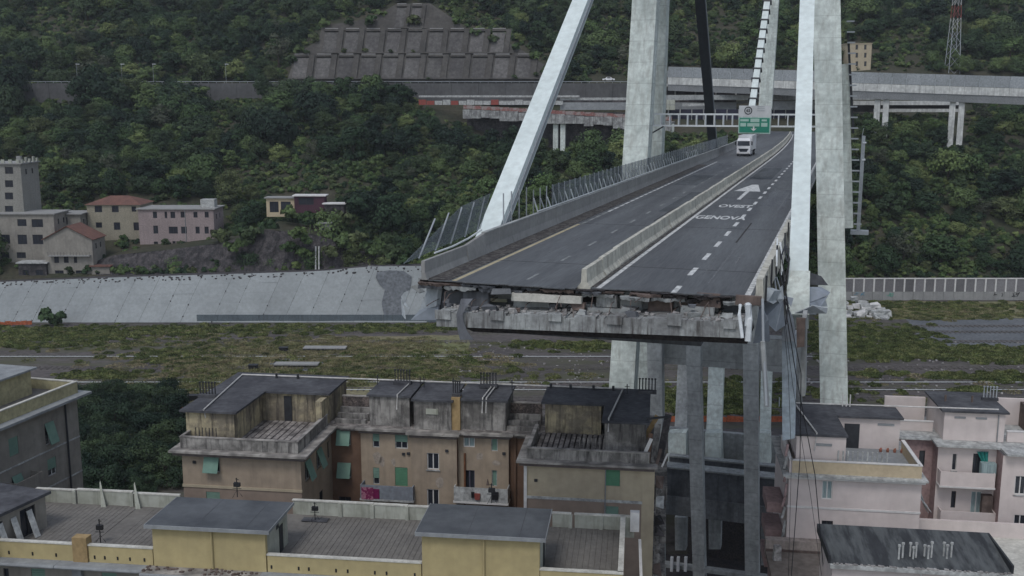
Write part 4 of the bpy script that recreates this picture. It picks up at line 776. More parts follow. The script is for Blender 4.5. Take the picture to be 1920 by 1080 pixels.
# the smashed corner of the roof
for a, b, w, m_ in (((xr1 - .1, yR + .2, ZC), (xr1 + .15, yR + 1.6, ZC + 2.5), .45, M_MOULDG), ((xr1 + .3, yR + .3, ZC + .1), (xr1 + .9, yR + 2.4, ZC + 3.0), .5, M_STONE), ((xr1 - .5, yR + .3, ZC), (xr1 - .35, yR + 1.2, ZC + 1.9), .3, M_BROWN), ((xr1 + .1, yR + .1, ZC - .2), (xr1 + .4, yR + .2, ZC + 1.1), .22, M_RUST), ((xr1 - 1.0, yR + 2.2, ZC + .8), (xr1 + .1, yR + 2.4, ZC + 2.9), .35, M_OCH), ((xr1 - .7, yR + 1.8, ZC + 2.8), (xr1 + 1.0, yR + 2.0, ZC + 3.0), .2, M_STEELD), ((xr1 + .5, yR, ZC - .2), (xr1 + .9, yR + .1, ZC + .8), .12, M_WTRIM), ((xr1 - .75, yR + .5, ZC + .6), (xr1 - .3, yR + .6, ZC + 1.7), .25, M_WTRIM)):
    mb = MB(); mb.beam(a, b, w, w * .6); mb.build('broken_masonry', m_, mid)
for i in range(14):
    z = 27.3 - i * .75; mb = MB(); x = xr1 + random.uniform(.02, .15); mb.plate([(x, yR + .4, z), (x + random.uniform(.3, .9), yR + random.uniform(0, .6), z + random.uniform(-.4, .4)), (x + random.uniform(.3, .7), yR + 1, z + .6), (x, yR + .8, z + .7)], .06); mb.build('torn_balcony', random.choice([M_MOULDG, M_RUST, M_WGREY, M_STONE]), mid)
for z in (26.0, 22.6, 19.2): bxo(mid, 'side_balcony', M_MOULDG, xr1, xr1 + .95, yR + 1.2, yb + 3, z, z + 1.0)
# balconies in the court
def balcony(parent, F, u0, u1, v0, v1, y, out, m_, slab=M_WGREY, name='balcony'):
    a = F.hy(u0, v1, y - out); b = F.hy(u1, v0, y - out); mb = MB(); mb.box(a[0], b[0], y - out, y - out + .08, a[1] + .12, b[1]); mb.box(a[0], a[0] + .08, y - out + .08, y, a[1] + .12, b[1]); mb.box(b[0] - .08, b[0], y - out + .08, y, a[1] + .12, b[1]); o = mb.build(name, m_, parent)
    mb = MB(); mb.box(a[0] - .05, b[0] + .05, y - out - .05, y, a[1] - .02, a[1] + .117); mb.build('slab', slab, o); return a, b, o
a, b, _ = balcony(mid, Mf, 676, 774, 914, 937, yl, 1.1, mat('balcony_blue', (.2, .22, .25), (.17, .185, .21)))
cl = fthing('balcony_banner', 'magenta and pink patterned cloth hung over the left court balcony', 'cloth', Mf)
p = Mf.hy(678, 938, yl - 1.13); q = Mf.hy(711, 915, yl - 1.13)
mb = MB(); mb.box(p[0], q[0] - .5, yl - 1.16, yl - 1.11, p[1] + .1, q[1]); mb.build('patterned_cloth', M_PURP, cl); mb = MB(); mb.box(q[0] - .49, q[0], yl - 1.16, yl - 1.11, p[1] + .2, q[1] - .1); mb.build('plain_cloth', mat('magenta', (.16, .01, .07)), cl)
a, b, _ = balcony(mid, Mf, 851, 952, 918, 942, yl, 1.1, M_WGREY, M_WTRIM)
for u0, u1, v0, v1, m_, lab, cat in ((889, 900, 927, 938, M_RED, 'red box standing on the right court balcony', 'box'), (883, 889, 924, 934, M_BLACK, 'black bag beside the red box on the court balcony', 'bag'), (921, 934, 924, 938, M_BLACK, 'dark crate at the right end of the court balcony', 'crate'), (909, 914, 905, 916, M_RUST, 'reddish furled parasol on the court balcony', 'parasol')):
    p = Mf.hy(u0, v1, yl - 1.3); q = Mf.hy(u1, v0, yl - 1.3); mb = MB(); c = ((p[0] + q[0]) / 2, (p[1] + q[1]) / 2); w = (q[0] - p[0]) / 2; h = (q[1] - p[1]) / 2
    if cat == 'parasol': mb.tube([(c[0], yl - .5, c[1] - h), (c[0], yl - .5, c[1] + h)], .12, 8, .02)
    else: mb.hexa([(c[0] - w * .8, yl - 1.22, c[1] - h), (c[0] + w * .8, yl - 1.22, c[1] - h), (c[0] + w * .8, yl - 1.11, c[1] - h), (c[0] - w * .8, yl - 1.11, c[1] - h), (c[0] - w, yl - 1.25, c[1] + h), (c[0] + w, yl - 1.25, c[1] + h), (c[0] + w, yl - 1.11, c[1] + h), (c[0] - w, yl - 1.11, c[1] + h)])
    o = mb.build(cat, m_, None); o.location = Mf.o; o.rotation_euler = (0, 0, Mf.yaw); tag(o, lab, cat)
for u, v in ((657 + 20, 0),): pass
# ---- the yellow building in front
ZY = 28.0
o_ = at_z(0, 1012, ZY); Yf = Frame((o_.x, o_.y), -7)
yel = fthing('apartment_building', 'yellow-parapeted apartment block with flat roof terraces running along the bottom of the photo', 'apartment building', Yf)
X = lambda u, v=1020: Yf.hy(u, v, 0)[0]
xE = X(1168, 1045); DY = Yf.hz(800, 950, ZY)[1]; XL = -14.0
print('yellow', xE, DY)
FL = ZY - 1.0
bxo(yel, 'roof_slab', M_TILE, XL, xE, .25, DY, FL - .3, FL)
# paving strips of the flat roofs
for x0, x1 in ((XL, X(137)), (X(165), X(275)), (X(505), X(800)), (X(1020), xE - .35)):
    n = max(3, int((x1 - x0) / .34)); w = (x1 - x0) / n
    for i in range(n):
        mb = MB(); mb.box(x0 + i * w + .012, x0 + (i + 1) * w - .012, .3, DY - .3, FL, FL + .03 + random.uniform(0, .01)); mb.build('paving_strip', M_TILE, yel)
def fpar(u0, u1, z=ZY): 
    parapet_wall(yel, X(u0) if u0 > -50 else XL, X(u1), 0, .22, FL - .149, z, M_YEL)
fpar(-99, 136); fpar(165, 285); fpar(500, 789); parapet_wall(yel, X(1013), xE, 0, .22, FL - .149, ZY, M_YEL)
bxo(yel, 'yellow_pier', M_OCH, X(137), X(164), -.12, .5, FL - .149, ZY + .45)
parapet_wall(yel, xE - .25, xE, .22, DY, FL - .5, ZY, M_PALE)
for u0, u1, dz in ((70, 143, 0), (146, 250, .08), (252, 338, 0), (549, 640, .05), (641, 700, .05), (701, 765, .03), (766, 815, .0), (1036, 1072, 0), (1078, 1130, 0), (1131, 1192, 0)):
    x0 = Yf.hy(u0, 945, DY)[0]; x1 = Yf.hy(u1, 945, DY)[0]; parapet_wall(yel, x0, x1 - .06, DY, DY + .2, FL - .5, ZY + dz, M_PALE)
    bxo(yel, 'parapet_pier', M_PALE, x1 - .2, x1 + .05, DY - .12, DY - .004, FL, ZY - .05)
bxo(yel, 'corner_pier', M_WTRIM, X(1170) + .3, X(1170) + .9, DY - .2, DY + .25, FL, ZY + .35)
def stair(u0, u1, ev, label=None):
    x0, x1 = X(u0, 1000), X(u1, 1000); z1 = Yf.hy(u0 + 10, ev, -.3)[1]; yb_ = Yf.hz((u0 + u1) / 2 + 55, ev - 48, z1)[1] - .3
    bxo(yel, 'stairhouse_wall', M_YEL, x0, x1, -.04, .3, FL - .149, z1)
    bxo(yel, 'stairhouse_side', M_PALE, x0, x1 - .002, .302, yb_, FL, z1)
    mb = MB(); mb.box(x0 - .3, x1 + .35, -.35, yb_ + .3, z1 + .003, z1 + .15); r_ = mb.build('stairhouse_roof', M_TARB, yel)
    mb = MB(); mb.box(x0 - .34, x1 + .39, -.42, -.352, z1 - .06, z1 + .17); mb.box(x0 - .34, x0 - .302, -.35, yb_ + .3, z1 - .02, z1 + .17); mb.box(x1 + .352, x1 + .39, -.35, yb_ + .3, z1 - .02, z1 + .17); mb.build('gutter', M_GUTT, r_)
    for q_ in range(1, 3): mb = MB(); xx_ = x0 - .3 + (x1 - x0 + .6) * (q_ / 3 + .07 * q_); mb.box(xx_ - .015, xx_ + .015, -.33, yb_ + .28, z1 + .151, z1 + .156); mb.build('felt_seam', M_TAR, r_)
    xm = x0 + (x1 - x0) * .53; mb = MB(); mb.tube([(xm, -.12, z1), (xm, -.12, FL - .1)], .07); mb.build('downpipe', M_YEL, yel)
    bxo(yel, 'stairhouse_door', M_STEELD, x1 + .004, x1 + .05, yb_ - 1.6, yb_ - 1.0, FL, FL + 1.75)
    bxo(yel, 'vent_slot', M_STEELD, x1 + .004, x1 + .03, 1.9, 2.3, z1 - .75, z1 - .35)
    return x0, x1, z1
s1 = stair(286, 497, 989); s2 = stair(791, 1012, 1003)
def aerial(parent, x, y, z, h=1.3):
    mb = MB(); mb.tube([(x, y, z), (x, y, z + h)], .035, 6)
    for k in range(4): mb.tube([(x - .3 + .05 * k, y + .05 * k, z + h * (.45 + .15 * k)), (x + .3 - .05 * k, y, z + h * (.45 + .15 * k))], .022, 4)
    mb.box(x - .2, x + .22, y - .1, y + .1, z + h * .55, z + h * .75); mb.tube([(x - .25, y - .2, z), (x, y, z + .5), (x + .3, y + .1, z)], .02, 4); return mb
for (x0, x1, z1), l in ((s1, 'tall pale-headed aerial on the left blue-grey stairhouse roof'), (s2, 'dark aerial cluster on the right blue-grey stairhouse roof')):
    o = aerial(None, x0 + (x1 - x0) * .5, DY * .55, z1 + .15).build('roof_aerial', M_BLACK, None); o.location = Yf.o; o.rotation_euler = (0, 0, Yf.yaw); tag(o, l, 'aerial', 'aerials on the yellow building')
o = aerial(None, X(150), 2.4, FL + .05, 1.6).build('roof_aerial', M_BLACK, None); o.location = Yf.o; o.rotation_euler = (0, 0, Yf.yaw); tag(o, 'slim aerial mast behind the ochre pier on the left roof terrace', 'aerial', 'aerials on the yellow building')
for u_, l_ in ((196, 'left'), (260, 'right')):
    x = Yf.hy(u_, 940, DY)[0]; o = MB().plate([(x, DY - .5, FL), (x + .35, DY - .45, FL), (x - .25, DY + .1, FL + 1.75), (x - .32, DY + .1, FL + 1.6)], .04); o = o.build('leaning_board', M_PALE, None); o.location = Yf.o; o.rotation_euler = (0, 0, Yf.yaw); tag(o, l_ + ' pale board leaning on the back parapet of the left terrace', 'board', 'boards on the left terrace')
x = Yf.hz(598, 968, FL)[0]; o = aerial(None, x, DY - 1, FL + .05, 1.3).build('roof_aerial', M_BLACK, None); o.location = Yf.o; o.rotation_euler = (0, 0, Yf.yaw); tag(o, 'aerial on a dark mat by the back parapet of the middle terrace', 'aerial', 'aerials on the yellow building')
bxo(yel, 'felt_mat', M_TAR, x - .9, x + .9, DY - 1.3, DY - .6, FL + .07, FL + .09)
# projecting gutter ledge with slot drains
segs = [(XL, X(112), .0), (X(112), X(275), 0), (X(275), X(490), -.35), (X(490), X(788), 0), (X(788), X(1010), -.35), (X(1010), xE + .5, 0)]
for x0, x1, dy in segs:
    mb = MB(); mb.box(x0 + .01, x1 - .01, -.75 + dy, -.004, FL - .30, FL - .15); mb.build('ledge', M_CORN if dy else M_GUTT, yel)
    mb = MB(); mb.tube([(x0 + .02, -.80 + dy, FL - .24), (x1 - .02, -.80 + dy, FL - .24)], .11, 8); mb.build('gutter', M_GUTT, yel)
for u in (17, 61, 105, 177, 196, 220, 243, 270, 508, 559, 578, 629, 651, 702, 724, 777, 1022, 1053, 1073, 1106, 1125, 1152):
    x = X(u, 1035); bxo(yel, 'drain_slot', M_BLACK, x - .05, x + .05, -.03, -.004, FL + .08, FL + .30)
mb = MB()
for i in range(120):
    x = random.choice([random.uniform(segs[2][0], segs[2][1]), random.uniform(segs[4][0], segs[4][1])]); y = -random.uniform(.1, .9); r = random.uniform(.03, .09); mb.box(x - r, x + r, y - r, y + r, FL - .15, FL - .15 + r)
mb.build('ledge_litter', M_RUST, yel, kind='stuff')
wl = [(X(6, 1070), X(16, 1070), FL - 2.4, FL - .9, 'dark'), (X(58, 1070), X(84, 1070), FL - 2.5, FL - .8, 'rollerp'), (X(190, 1070), X(218, 1070), FL - 2.5, FL - .8, 'rollerp'), (X(505, 1075), X(520, 1075), FL - 2.5, FL - .9, 'rollerp'), (X(580, 1075), X(625, 1075), FL - 2.5, FL - .9, 'roller')]
wl = [(a - XL, b - XL, c, d, k) for a, b, c, d, k in wl]
wall(yel, (XL, 0), (xE, 0), -8, FL - .31, wl, M_GREYW)
wall(yel, (xE, 0), (xE, DY + .2), -8, FL - .5, [(1.5, 2.6, 22, 23.6, 'rollerp'), (4.5, 5.6, 22, 23.6, 'rollerp')], M_SAND)
wall(yel, (xE, DY + .2), (XL, DY + .2), -8, FL - .5, [], M_GREYW)
mb = MB(); mb.box(X(140, 1075), X(157, 1075), -.3, -.004, 5, FL - .32); mb.build('service_duct', M_GUTT, yel)
for u0, u1 in ((283, 370), (380, 470), (792, 880)):
    bxo(yel, 'loggia_glazing', mat('teal_glass', (.02, .1, .11), rough=.2), X(u0, 1075), X(u1, 1075), -.1, -.004, FL - 2.8, FL - .5)
    bxo(yel, 'loggia_frame', M_GUTT, X(u0, 1075) - .12, X(u0, 1075) - .002, -.5, -.004, FL - 2.8, FL - .32)
mb = MB(); mb.beam((xE + 1.2, .0, FL - 1.6), (xE + 1.0, DY - .8, FL - .3), .18, .18); mb.build('white_rail', M_WTRIM, yel)
# ---- the pink building right of the pier
ZK = 27.0
o_ = at_z(1480, 886, ZK); Pf = Frame((o_.x, o_.y), -8)
pk = fthing('apartment_building', 'pale pink apartment block with sand-coloured parapet right of the bridge pier', 'apartment building', Pf)
x1 = Pf.hy(1729, 900, 0)[0]; yq = Pf.hz(1600, 752, ZK + 3.3)[1]
print('pink', x1, yq)
wall(pk, (0, 0), (x1, 0), 24.35, ZK - .3, wins_y(Pf, 0, [(1540, 902, 1562, 936, 'curtain', 'white-framed window with net curtains')], 0), M_PINK)
wall(pk, (0, 0), (x1, 0), -8, 24.2, wins_y(Pf, 0, [(1539, 977, 1562, 1010, 'dark')], 0), M_PINK)
bxo(pk, 'string_course', M_WTRIM, -.04, x1 + .04, -.05, .1, 24.2, 24.35)
wall(pk, (0, yq), (0, 0), -8, ZK - .3, [], M_PINK)
wall(pk, (x1, 0), (x1, yq), -8, ZK - .3, [(1.5, 2.5, 24.6, 26, 'dark'), (1.5, 2.5, 21.4, 22.9, 'dark')], M_PINK)
bxo(pk, 'cornice', M_WGREY, -.5, x1 + .35, -.55, yq, ZK - .15, ZK); bxo(pk, 'cornice_moulding', M_WTRIM, -.3, x1 + .2, -.35, yq, ZK - .35, ZK - .153)
parapet_wall(pk, .2, x1 - .25, 0, .18, ZK, ZK + 1.05, M_SAND, M_WTRIM); parapet_wall(pk, x1 - .25, x1 - .05, 0, yq - 3, ZK, ZK + 1.05, M_SAND, M_WTRIM); parapet_wall(pk, .0, .18, 0, yq - 3, ZK, ZK + 1.05, M_PINK, M_WTRIM)
bxo(pk, 'terrace_floor', M_GUTT, .2, x1 - .27, .2, yq, ZK + .002, ZK + .1)
ZR = ZK + 2.7
xA1 = Pf.hy(1586, 830, 1.0)[0]; xB1 = Pf.hy(1690, 790, yq - 3)[0]
penthouse(pk, .55, xA1, .9, yq, ZK + .1, ZR, M_PINK, .12); bxo(pk, 'penthouse_wall', M_PINK, xA1 + .002, xB1, yq - 2.7, yq, ZK + .1, ZR - .01)
mb = MB(); mb.box(xA1 + .13, xB1 + .2, yq - 3.0, yq + .15, ZR - .006, ZR + .165); mb.build('penthouse_roof', M_TAR, pk)
bxo(pk, 'penthouse_door', M_STEELD, xA1 + .8, xA1 + 2.0, yq - 2.76, yq - 2.702, ZK + .1, ZK + 2.15); bxo(pk, 'vent_slot', M_GUTT, xA1 + 3.4, xA1 + 4.7, yq - 2.74, yq - 2.702, ZR - .6, ZR - .42); bxo(pk, 'vent_slot', M_GUTT, 2.0, 3.2, .86, .898, ZR - .75, ZR - .55)
mb = MB(); mb.tube([(xA1 - 2.9, yq, ZR + .25), (xA1 - 2.2, .9, ZR + .25), (xA1 - 2.35, .7, ZR - 1.1)], .06); mb.tube([(xA1 - 2.9, yq, ZR + .25), (x1 + 8, yq + .2, ZR + .3)], .06); mb.build('white_pipe', M_PIPE, pk)
for i in range(11): x = xA1 - .6 + i * .36; mb = MB(); mb.tube([(x, .5, ZK + .1), (x, .5, ZK + 1.75)], .06, 6); mb.build('vent_pipe', M_WGREY, pk)
for i in range(4): mb = MB(); mb.tube([(.0 + i * .25, yq - .8, ZR + .1), (.0 + i * .25, yq - .8, ZR + .9)], .05, 6); mb.build('vent_pipe', M_GALV, pk)
for i in range(3): mb = MB(); mb.tube([(xA1 + 1.0 + i * .3, yq - .2, ZR + .1), (xA1 + 1.0 + i * .3, yq - .2, ZR + 1.2)], .05, 6); mb.build('vent_pipe', M_WTRIM, pk)
for i in range(5):
    x = xA1 + 3.6 + i * .55; mb = MB()
    mb.tube([(x, yq - 3.4, ZK + .1), (x, yq - 3.4, ZK + .28)], .10, 8, .13); mb.tube([(x, yq - 3.4, ZK + .28), (x + .05, yq - 3.4, ZK + .45)], .12, 6, .05)
    o = mb.build('flower_pot', mat('pot_red', (.35, .12, .09), (.2, .1, .06), big=4), None); o.location = Pf.o; o.rotation_euler = (0, 0, Pf.yaw); tag(o, ['leftmost', 'second', 'middle', 'fourth', 'rightmost'][i] + ' red flower pot of the row at the back of the pink terrace', 'flower pot', 'row of red pots on the pink terrace')
# broken left edge and side of the pink block
for i in range(12):
    z = ZK + 2 - i * 1.0; mb = MB(); y = random.uniform(.2, .8); mb.beam((-.12, y, z), (-.2 - random.random() * .2, y - .1, z - .9), .18, .2); mb.build('broken_masonry', random.choice([M_PINKD, M_WGREY, M_RUST, M_WGREY]), pk)
# second and third bays set back and right
y2 = 1.6; u0 = 1758
ZK2 = ZK - .15
y2 = Pf.hz(1800, 836, ZK2)[1]; xs0 = Pf.hy(1758, 860, y2 + .5)[0]; xs1 = Pf.hy(1868, 860, y2 + .5)[0]; y3 = Pf.hz(1900, 852, ZK2)[1]
print('bays', y2, y3, xs0, xs1)
pk2 = fthing('apartment_building', 'pale pink apartment block with two stacked balconies at the right edge of the photo', 'apartment building', Pf)
yw = y2 + .5; yrec = yw + 1.6
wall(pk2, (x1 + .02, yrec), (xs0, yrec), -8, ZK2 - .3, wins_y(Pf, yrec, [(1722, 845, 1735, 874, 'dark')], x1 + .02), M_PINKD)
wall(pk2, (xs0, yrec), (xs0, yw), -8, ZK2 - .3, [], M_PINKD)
wall(pk2, (xs0, yw), (xs1, yw), -8, ZK2 - .3, wins_y(Pf, yw, [(1784, 851, 1795, 882, 'white'), (1822, 851, 1842, 890, 'dark'), (1782, 921, 1793, 952, 'dark'), (1818, 922, 1842, 963, 'curtain')], xs0), M_PINK)
yt = y3 + .5
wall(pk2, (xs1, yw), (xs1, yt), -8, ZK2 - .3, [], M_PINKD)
wall(pk2, (xs1, yt), (xs1 + 14, yt), -8, ZK2 - .3, wins_y(Pf, yt, [(1901, 893, 1925, 927, 'white'), (1899, 966, 1925, 996, 'white')], xs1), M_PINK)
bxo(pk2, 'cornice', M_WGREY, x1 + .4, xs0 - .3, yrec - .5, yrec + 6, ZK2 - .15, ZK2 + .0); bxo(pk2, 'cornice', M_WGREY, xs0 - .298, xs1 + .1, yw - .6, yrec + 6, ZK2 - .15, ZK2 + .02); bxo(pk2, 'cornice', M_WGREY, xs1 + .102, xs1 + 14, yt - .6, yrec + 6, ZK2 - .15, ZK2 + .01)
x0 = Pf.hy(1768, 820, yw + .9)[0]; xx1 = Pf.hy(1882, 820, yw + .9)[0]; penthouse(pk2, x0, xx1, yw + .9, yrec + 5, ZK2 + .03, ZK2 + 2.5, M_PINK, .25)
bxo(pk2, 'vent_slot', M_GUTT, x0 + .8, x0 + 1.7, yw + .86, yw + .898, ZK2 + 1.95, ZK2 + 2.12); bxo(pk2, 'vent_slot', M_GUTT, x0 + 2.5, x0 + 3.4, yw + .86, yw + .898, ZK2 + 1.95, ZK2 + 2.12)
mb = MB(); mb.tube([(x0 + 4.3, yw + .82, ZK2 + 2.4), (x0 + 4.3, yw + .82, ZK2 + .05)], .05); mb.build('downpipe', M_GUTT, pk2)
bxo(pk2, 'terrace_wall', M_PINK, x1 + .3, x0 - .3, yrec + 4.5, yrec + 4.8, ZK2 + .02, ZK2 + 2.2); parapet_wall(pk2, x1 + .3, x0 - .3, yrec + 1.5, yrec + 1.7, ZK2 + .02, ZK2 + .95, M_PINK, M_WTRIM)
bxo(pk2, 'terrace_wall', M_PINK, xx1 + .3, xx1 + 9, yrec + 4.5, yrec + 4.8, ZK2 + .02, ZK2 + 2.4); parapet_wall(pk2, xx1 + .3, xx1 + 9, yw + 1.0, yw + 1.2, ZK2 + .03, ZK2 + 1.0, M_PINK, M_WTRIM); bxo(pk2, 'terrace_pier', M_RUST, xx1 + 2.8, xx1 + 3.6, yrec + 2, yrec + 4.4, ZK2 + .02, ZK2 + 2.2)
chimneys(pk2, x0 + 4.6, yrec + 2.6, ZK2 + 2.65, 5, M_GALV, 1.3)
for k in (.7, 2.9): mb = MB(); mb.tube([(x0 + k, yrec + 2, ZK2 + 2.6), (x0 + k, yrec + 2, ZK2 + 3.2)], .09); mb.build('vent_cap', M_RUST, pk2)
for v0, v1 in ((889, 913), (963, 985)):
    balcony(pk2, Pf, 1762, 1867, v0, v1, yw, 1.05, M_PINK, M_WTRIM)
cu = fthing('green_curtain', 'teal curtain blown out of the upper balcony door of the pink block', 'curtain', Pf)
p = Pf.hy(1833, 848, yw - .3); q = Pf.hy(1852, 888, yw - .3); mb = MB()
n = 8; pts = []
for i in range(n + 1): pts += [(p[0] + (q[0] - p[0]) * i / n, yw - .12 - .1 * math.sin(i * 2.2), p[1]), (p[0] + .9 + (q[0] - p[0] - .9) * i / n, yw - .3 - .12 * math.sin(i * 2.2), q[1])]
mb.add(pts, [(2 * i, 2 * i + 2, 2 * i + 3, 2 * i + 1) for i in range(n)]); mb.build('cloth', M_TEAL, cu); mb = MB(); mb.tube([(p[0], yw - .1, p[1] + .03), (q[0], yw - .1, p[1] + .03)], .03); mb.build('curtain_rail', M_GALV, cu)
o = MB().box(xs1 - 1.35, xs1 - .15, yw - .75, yw - .2, ZK2 - 2.45, ZK2 - 1.35); o.box(xs1 - 1.3, xs1 - .2, yw - .8, yw - .752, ZK2 - 2.4, ZK2 - 1.4); o = o.build('storage_cabinet', M_CURT, None); o.location = Pf.o; o.rotation_euler = (0, 0, Pf.yaw); tag(o, 'pale blue cabinet standing on the upper pink balcony', 'cabinet')
o = MB().box(xs1 - 1.0, xs1 - .2, yw - .6, yw - .1, ZK2 - 5.8, ZK2 - 4.2); o.box(xs1 - 1.04, xs1 - .16, yw - .63, yw - .602, ZK2 - 5.2, ZK2 - 4.9); o = o.build('storage_cabinet', M_RUST, None); o.location = Pf.o; o.rotation_euler = (0, 0, Pf.yaw); tag(o, 'reddish brown cabinet standing on the lower pink balcony', 'cabinet')
# clothes-line frame sticking out right of the pink wall
mb = MB(); p0 = Pf.hx(1734, 890, x1 + .05)
for k in range(4): mb.tube([(x1 + .02, 2 + k * .3, 26.2), (x1 + 1.1, 1.8 + k * .35, 23.6)], .035, 5)
mb.plate([(x1 + .05, 1.4, 25.2), (x1 + 1.2, 1.4, 23.8), (x1 + 1.2, 3.2, 23.8), (x1 + .05, 3.2, 25.2)], .05); mb.build('clothes_rack', M_WGREY, pk)
# low dark-roofed block bottom right
o_ = at_z(1561, 1054, 26.0); Df = Frame((o_.x, o_.y), -8)
dk = fthing('flat_roofed_block', 'low pink block with streaked dark felt roof in the bottom right corner', 'building', Df)
xd = Df.hz(1893, 1072, 26)[0]; yd = Df.hz(1700, 992, 26.5)[1]
mb = MB(); mb.hexa([(-.15, -.2, 25.9), (xd, -.2, 25.9), (xd, yd, 26.4), (-.15, yd, 26.4), (-.15, -.2, 26.05), (xd, -.2, 26.05), (xd, yd, 26.55), (-.15, yd, 26.55)]); mb.build('felt_roof', mat('felt_streaked', (.035, .038, .042), (.085, .092, .095), big=.8, fine=3, stretch=(1.4, .25, 1), local=True, contrast=.8), dk)
mb = MB(); mb.box(-.2, xd + .05, -.42, -.22, 25.75, 26.0); mb.build('gutter', M_WGREY, dk)
mb = MB(); mb.box(-.3, -.152, -.2, yd, 26.0, 26.55); mb.build('roof_edging', M_STEELD, dk); mb = MB(); mb.box(xd + .002, xd + .14, -.2, yd, 26.0, 26.55); mb.build('roof_edging', M_STEELD, dk)
bxo(dk, 'wall', M_PINK, 0, xd - .3, 0, yd - .2, -8, 25.88); bxo(dk, 'wall_strip', M_WTRIM, 5.4, 5.5, -.05, -.003, -8, 25.7)
mb = MB()
for i in range(160): x = random.uniform(0, xd); r = random.uniform(.03, .08); y = -.3 + random.uniform(-.06, .1); mb.box(x - r, x + r, y - r, y + r, 26.0, 26.0 + r)
mb.build('gutter_litter', M_RUB, dk, kind='stuff')
for i, u in enumerate((1685, 1692, 1706, 1712, 1717, 1733, 1740, 1746, 1769, 1775, 1783)):
    x, y = Df.hz(u, 1048 - (i % 3) * 2, 26.15); h = random.uniform(.7, 1.1); mb = MB(); mb.tube([(x, y, 26.1), (x, y, 26.1 + h)], .06, 8); mb.tube([(x, y, 26.1 + h), (x, y, 26.22 + h)], .10, 8); mb.build('vent_pipe', M_WGREY, dk)
# tan courtyard annex in front of the pink block, and the pale terrace at the far right
an = fthing('courtyard_annex', 'low annex with bare tan roof at the foot of the pink block, beside the pier', 'annex', Pf)
bxo(an, 'annex_roof', M_TAN, -1.6, 4.4, -14, -.9, 20.6, 20.9); bxo(an, 'annex_wall', M_PINKD, -1.4, 4.2, -13.8, -.9, -8, 20.59); bxo(an, 'kerb', M_RUST, -1.6, 4.4, -.898, -.75, 20.6, 21.05)
bxo(an, 'upstand', mat('upstand_beige', (.36, .31, .28), (.30, .26, .235), big=.6, streak=.4), -1.6, 4.4, -.748, -.01, 20.4, 21.75)
an2 = fthing('pale_terrace', 'pale flat terrace below the right balconied block in the bottom right corner', 'terrace', Pf)
bxo(an2, 'terrace_slab', M_COPE, x1 + .4, x1 + 26, -9, 5.2, 20.2, 20.5); bxo(an2, 'low_wall', M_PINK, x1 + .4, x1 + 26, 5.2, 5.5, 20.2, 21.7)
# torn brown side balconies left of the pink block
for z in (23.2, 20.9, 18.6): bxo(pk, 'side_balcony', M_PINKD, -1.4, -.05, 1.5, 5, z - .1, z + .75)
# grey concrete fragment standing by the pier foot
mb = MB(); mb.beam((0, 0, 0), (.1, .3, 4.6), .9, .7, None, .5, .4); o = mb.build('standing_fragment', M_RUB, None); q = at_y(1455, 1075, 74); o.location = (q.x, q.y, q.z - 2.5); tag(o, 'pale broken concrete fragment standing right of the pier columns', 'debris')
bxo(None, 'x', M_RUB, 0, 0.01, 0, .01, -9, -8.9) if False else None
# ---- the grey-green building at the left edge, long side facing us
c = at_y(143, 735, 88); Gf = Frame((c.x, c.y), -15)
gr = fthing('apartment_building', 'grey apartment block with yellow roof parapet and tilted blinds at the left edge', 'apartment building', Gf)
ZG = c.z; print('ZG', ZG)
wins = []
for v0, v1, row in ((0, 0, 0),): pass
L_G = 40
wl = []
for r in range(7):
    zt_ = ZG - 1.6 - 3.15 * r
    for j, k in enumerate((3.2, 7.4, 10.4, 13.6, 18, 21.5, 25, 29)):
        wl.append((L_G - k - 1.05, L_G - k, zt_ - (1.5 if (r + j) % 3 else 1.9), zt_, ['awningp', 'rollerp', 'rollerp', 'half', 'awningp', 'dark'][(r * 3 + j) % 6]))
wall(gr, (0, -L_G), (0, 0), -8, ZG - .3, wl, M_GREYW)
wall(gr, (0, 0), (-14, 0), -8, ZG - .3, [], M_GREYW)
for r in (1,2,3,4): bxo(gr, 'string_course', M_WGREY, 0.003, .06, -L_G, 0, ZG - .9 - 3.15 * r, ZG - .78 - 3.15 * r)
for y in (-1.7,): mb = MB(); mb.tube([(.12, y, ZG - .4), (.12, y, -8)], .08); mb.build('downpipe', M_STEELD, gr)
bxo(gr, 'cornice', M_GUTT, -14, .9, -L_G, .9, ZG - .3, ZG - .1)
parapet_wall(gr, -.2, .0, -L_G, .2, ZG - .1, ZG + .95, mat('plaster_buff', (.36, .33, .2), (.3, .275, .17), big=.4, streak=.2), M_COPE)
parapet_wall(gr, -14, -.2, 0, .2, ZG - .1, ZG + .95, MATS['plaster_buff'], M_COPE)
bxo(gr, 'roof_floor', M_TILE, -14, -.2, -L_G, 0, ZG - .098, ZG + .02)
penthouse(gr, -9, -3.2, -14, -1.6, ZG + .02, ZG + 2.2, MATS['plaster_buff'], .4, M_GUTT); penthouse(gr, -10, -2.4, -30, -17, ZG + .02, ZG + 2.2, MATS['plaster_buff'], .4, M_GUTT)
chimneys(gr, -6.5, -6, ZG + 2.3, 7, w=2.2); chimneys(gr, -4.4, -5.2, ZG + 2.3, 4, w=1.2)
for y, r in ((-6.2, 1), (-13, 1), (-13, 2), (-6.2, 3)):
    z = ZG - 3.9 - 3.15 * r + 1.0; mb = MB(); mb.box(.01, 1.1, y - 3.0, y, z, z + .15); mb.box(1.02, 1.1, y - 3.0, y, z + .15, z + 1.1); mb.box(.01, 1.02, y - 3.0, y - 2.92, z + .15, z + 1.1); mb.box(.01, 1.02, y - .08, y, z + .15, z + 1.1); mb.build('balcony', M_GREYW, gr)
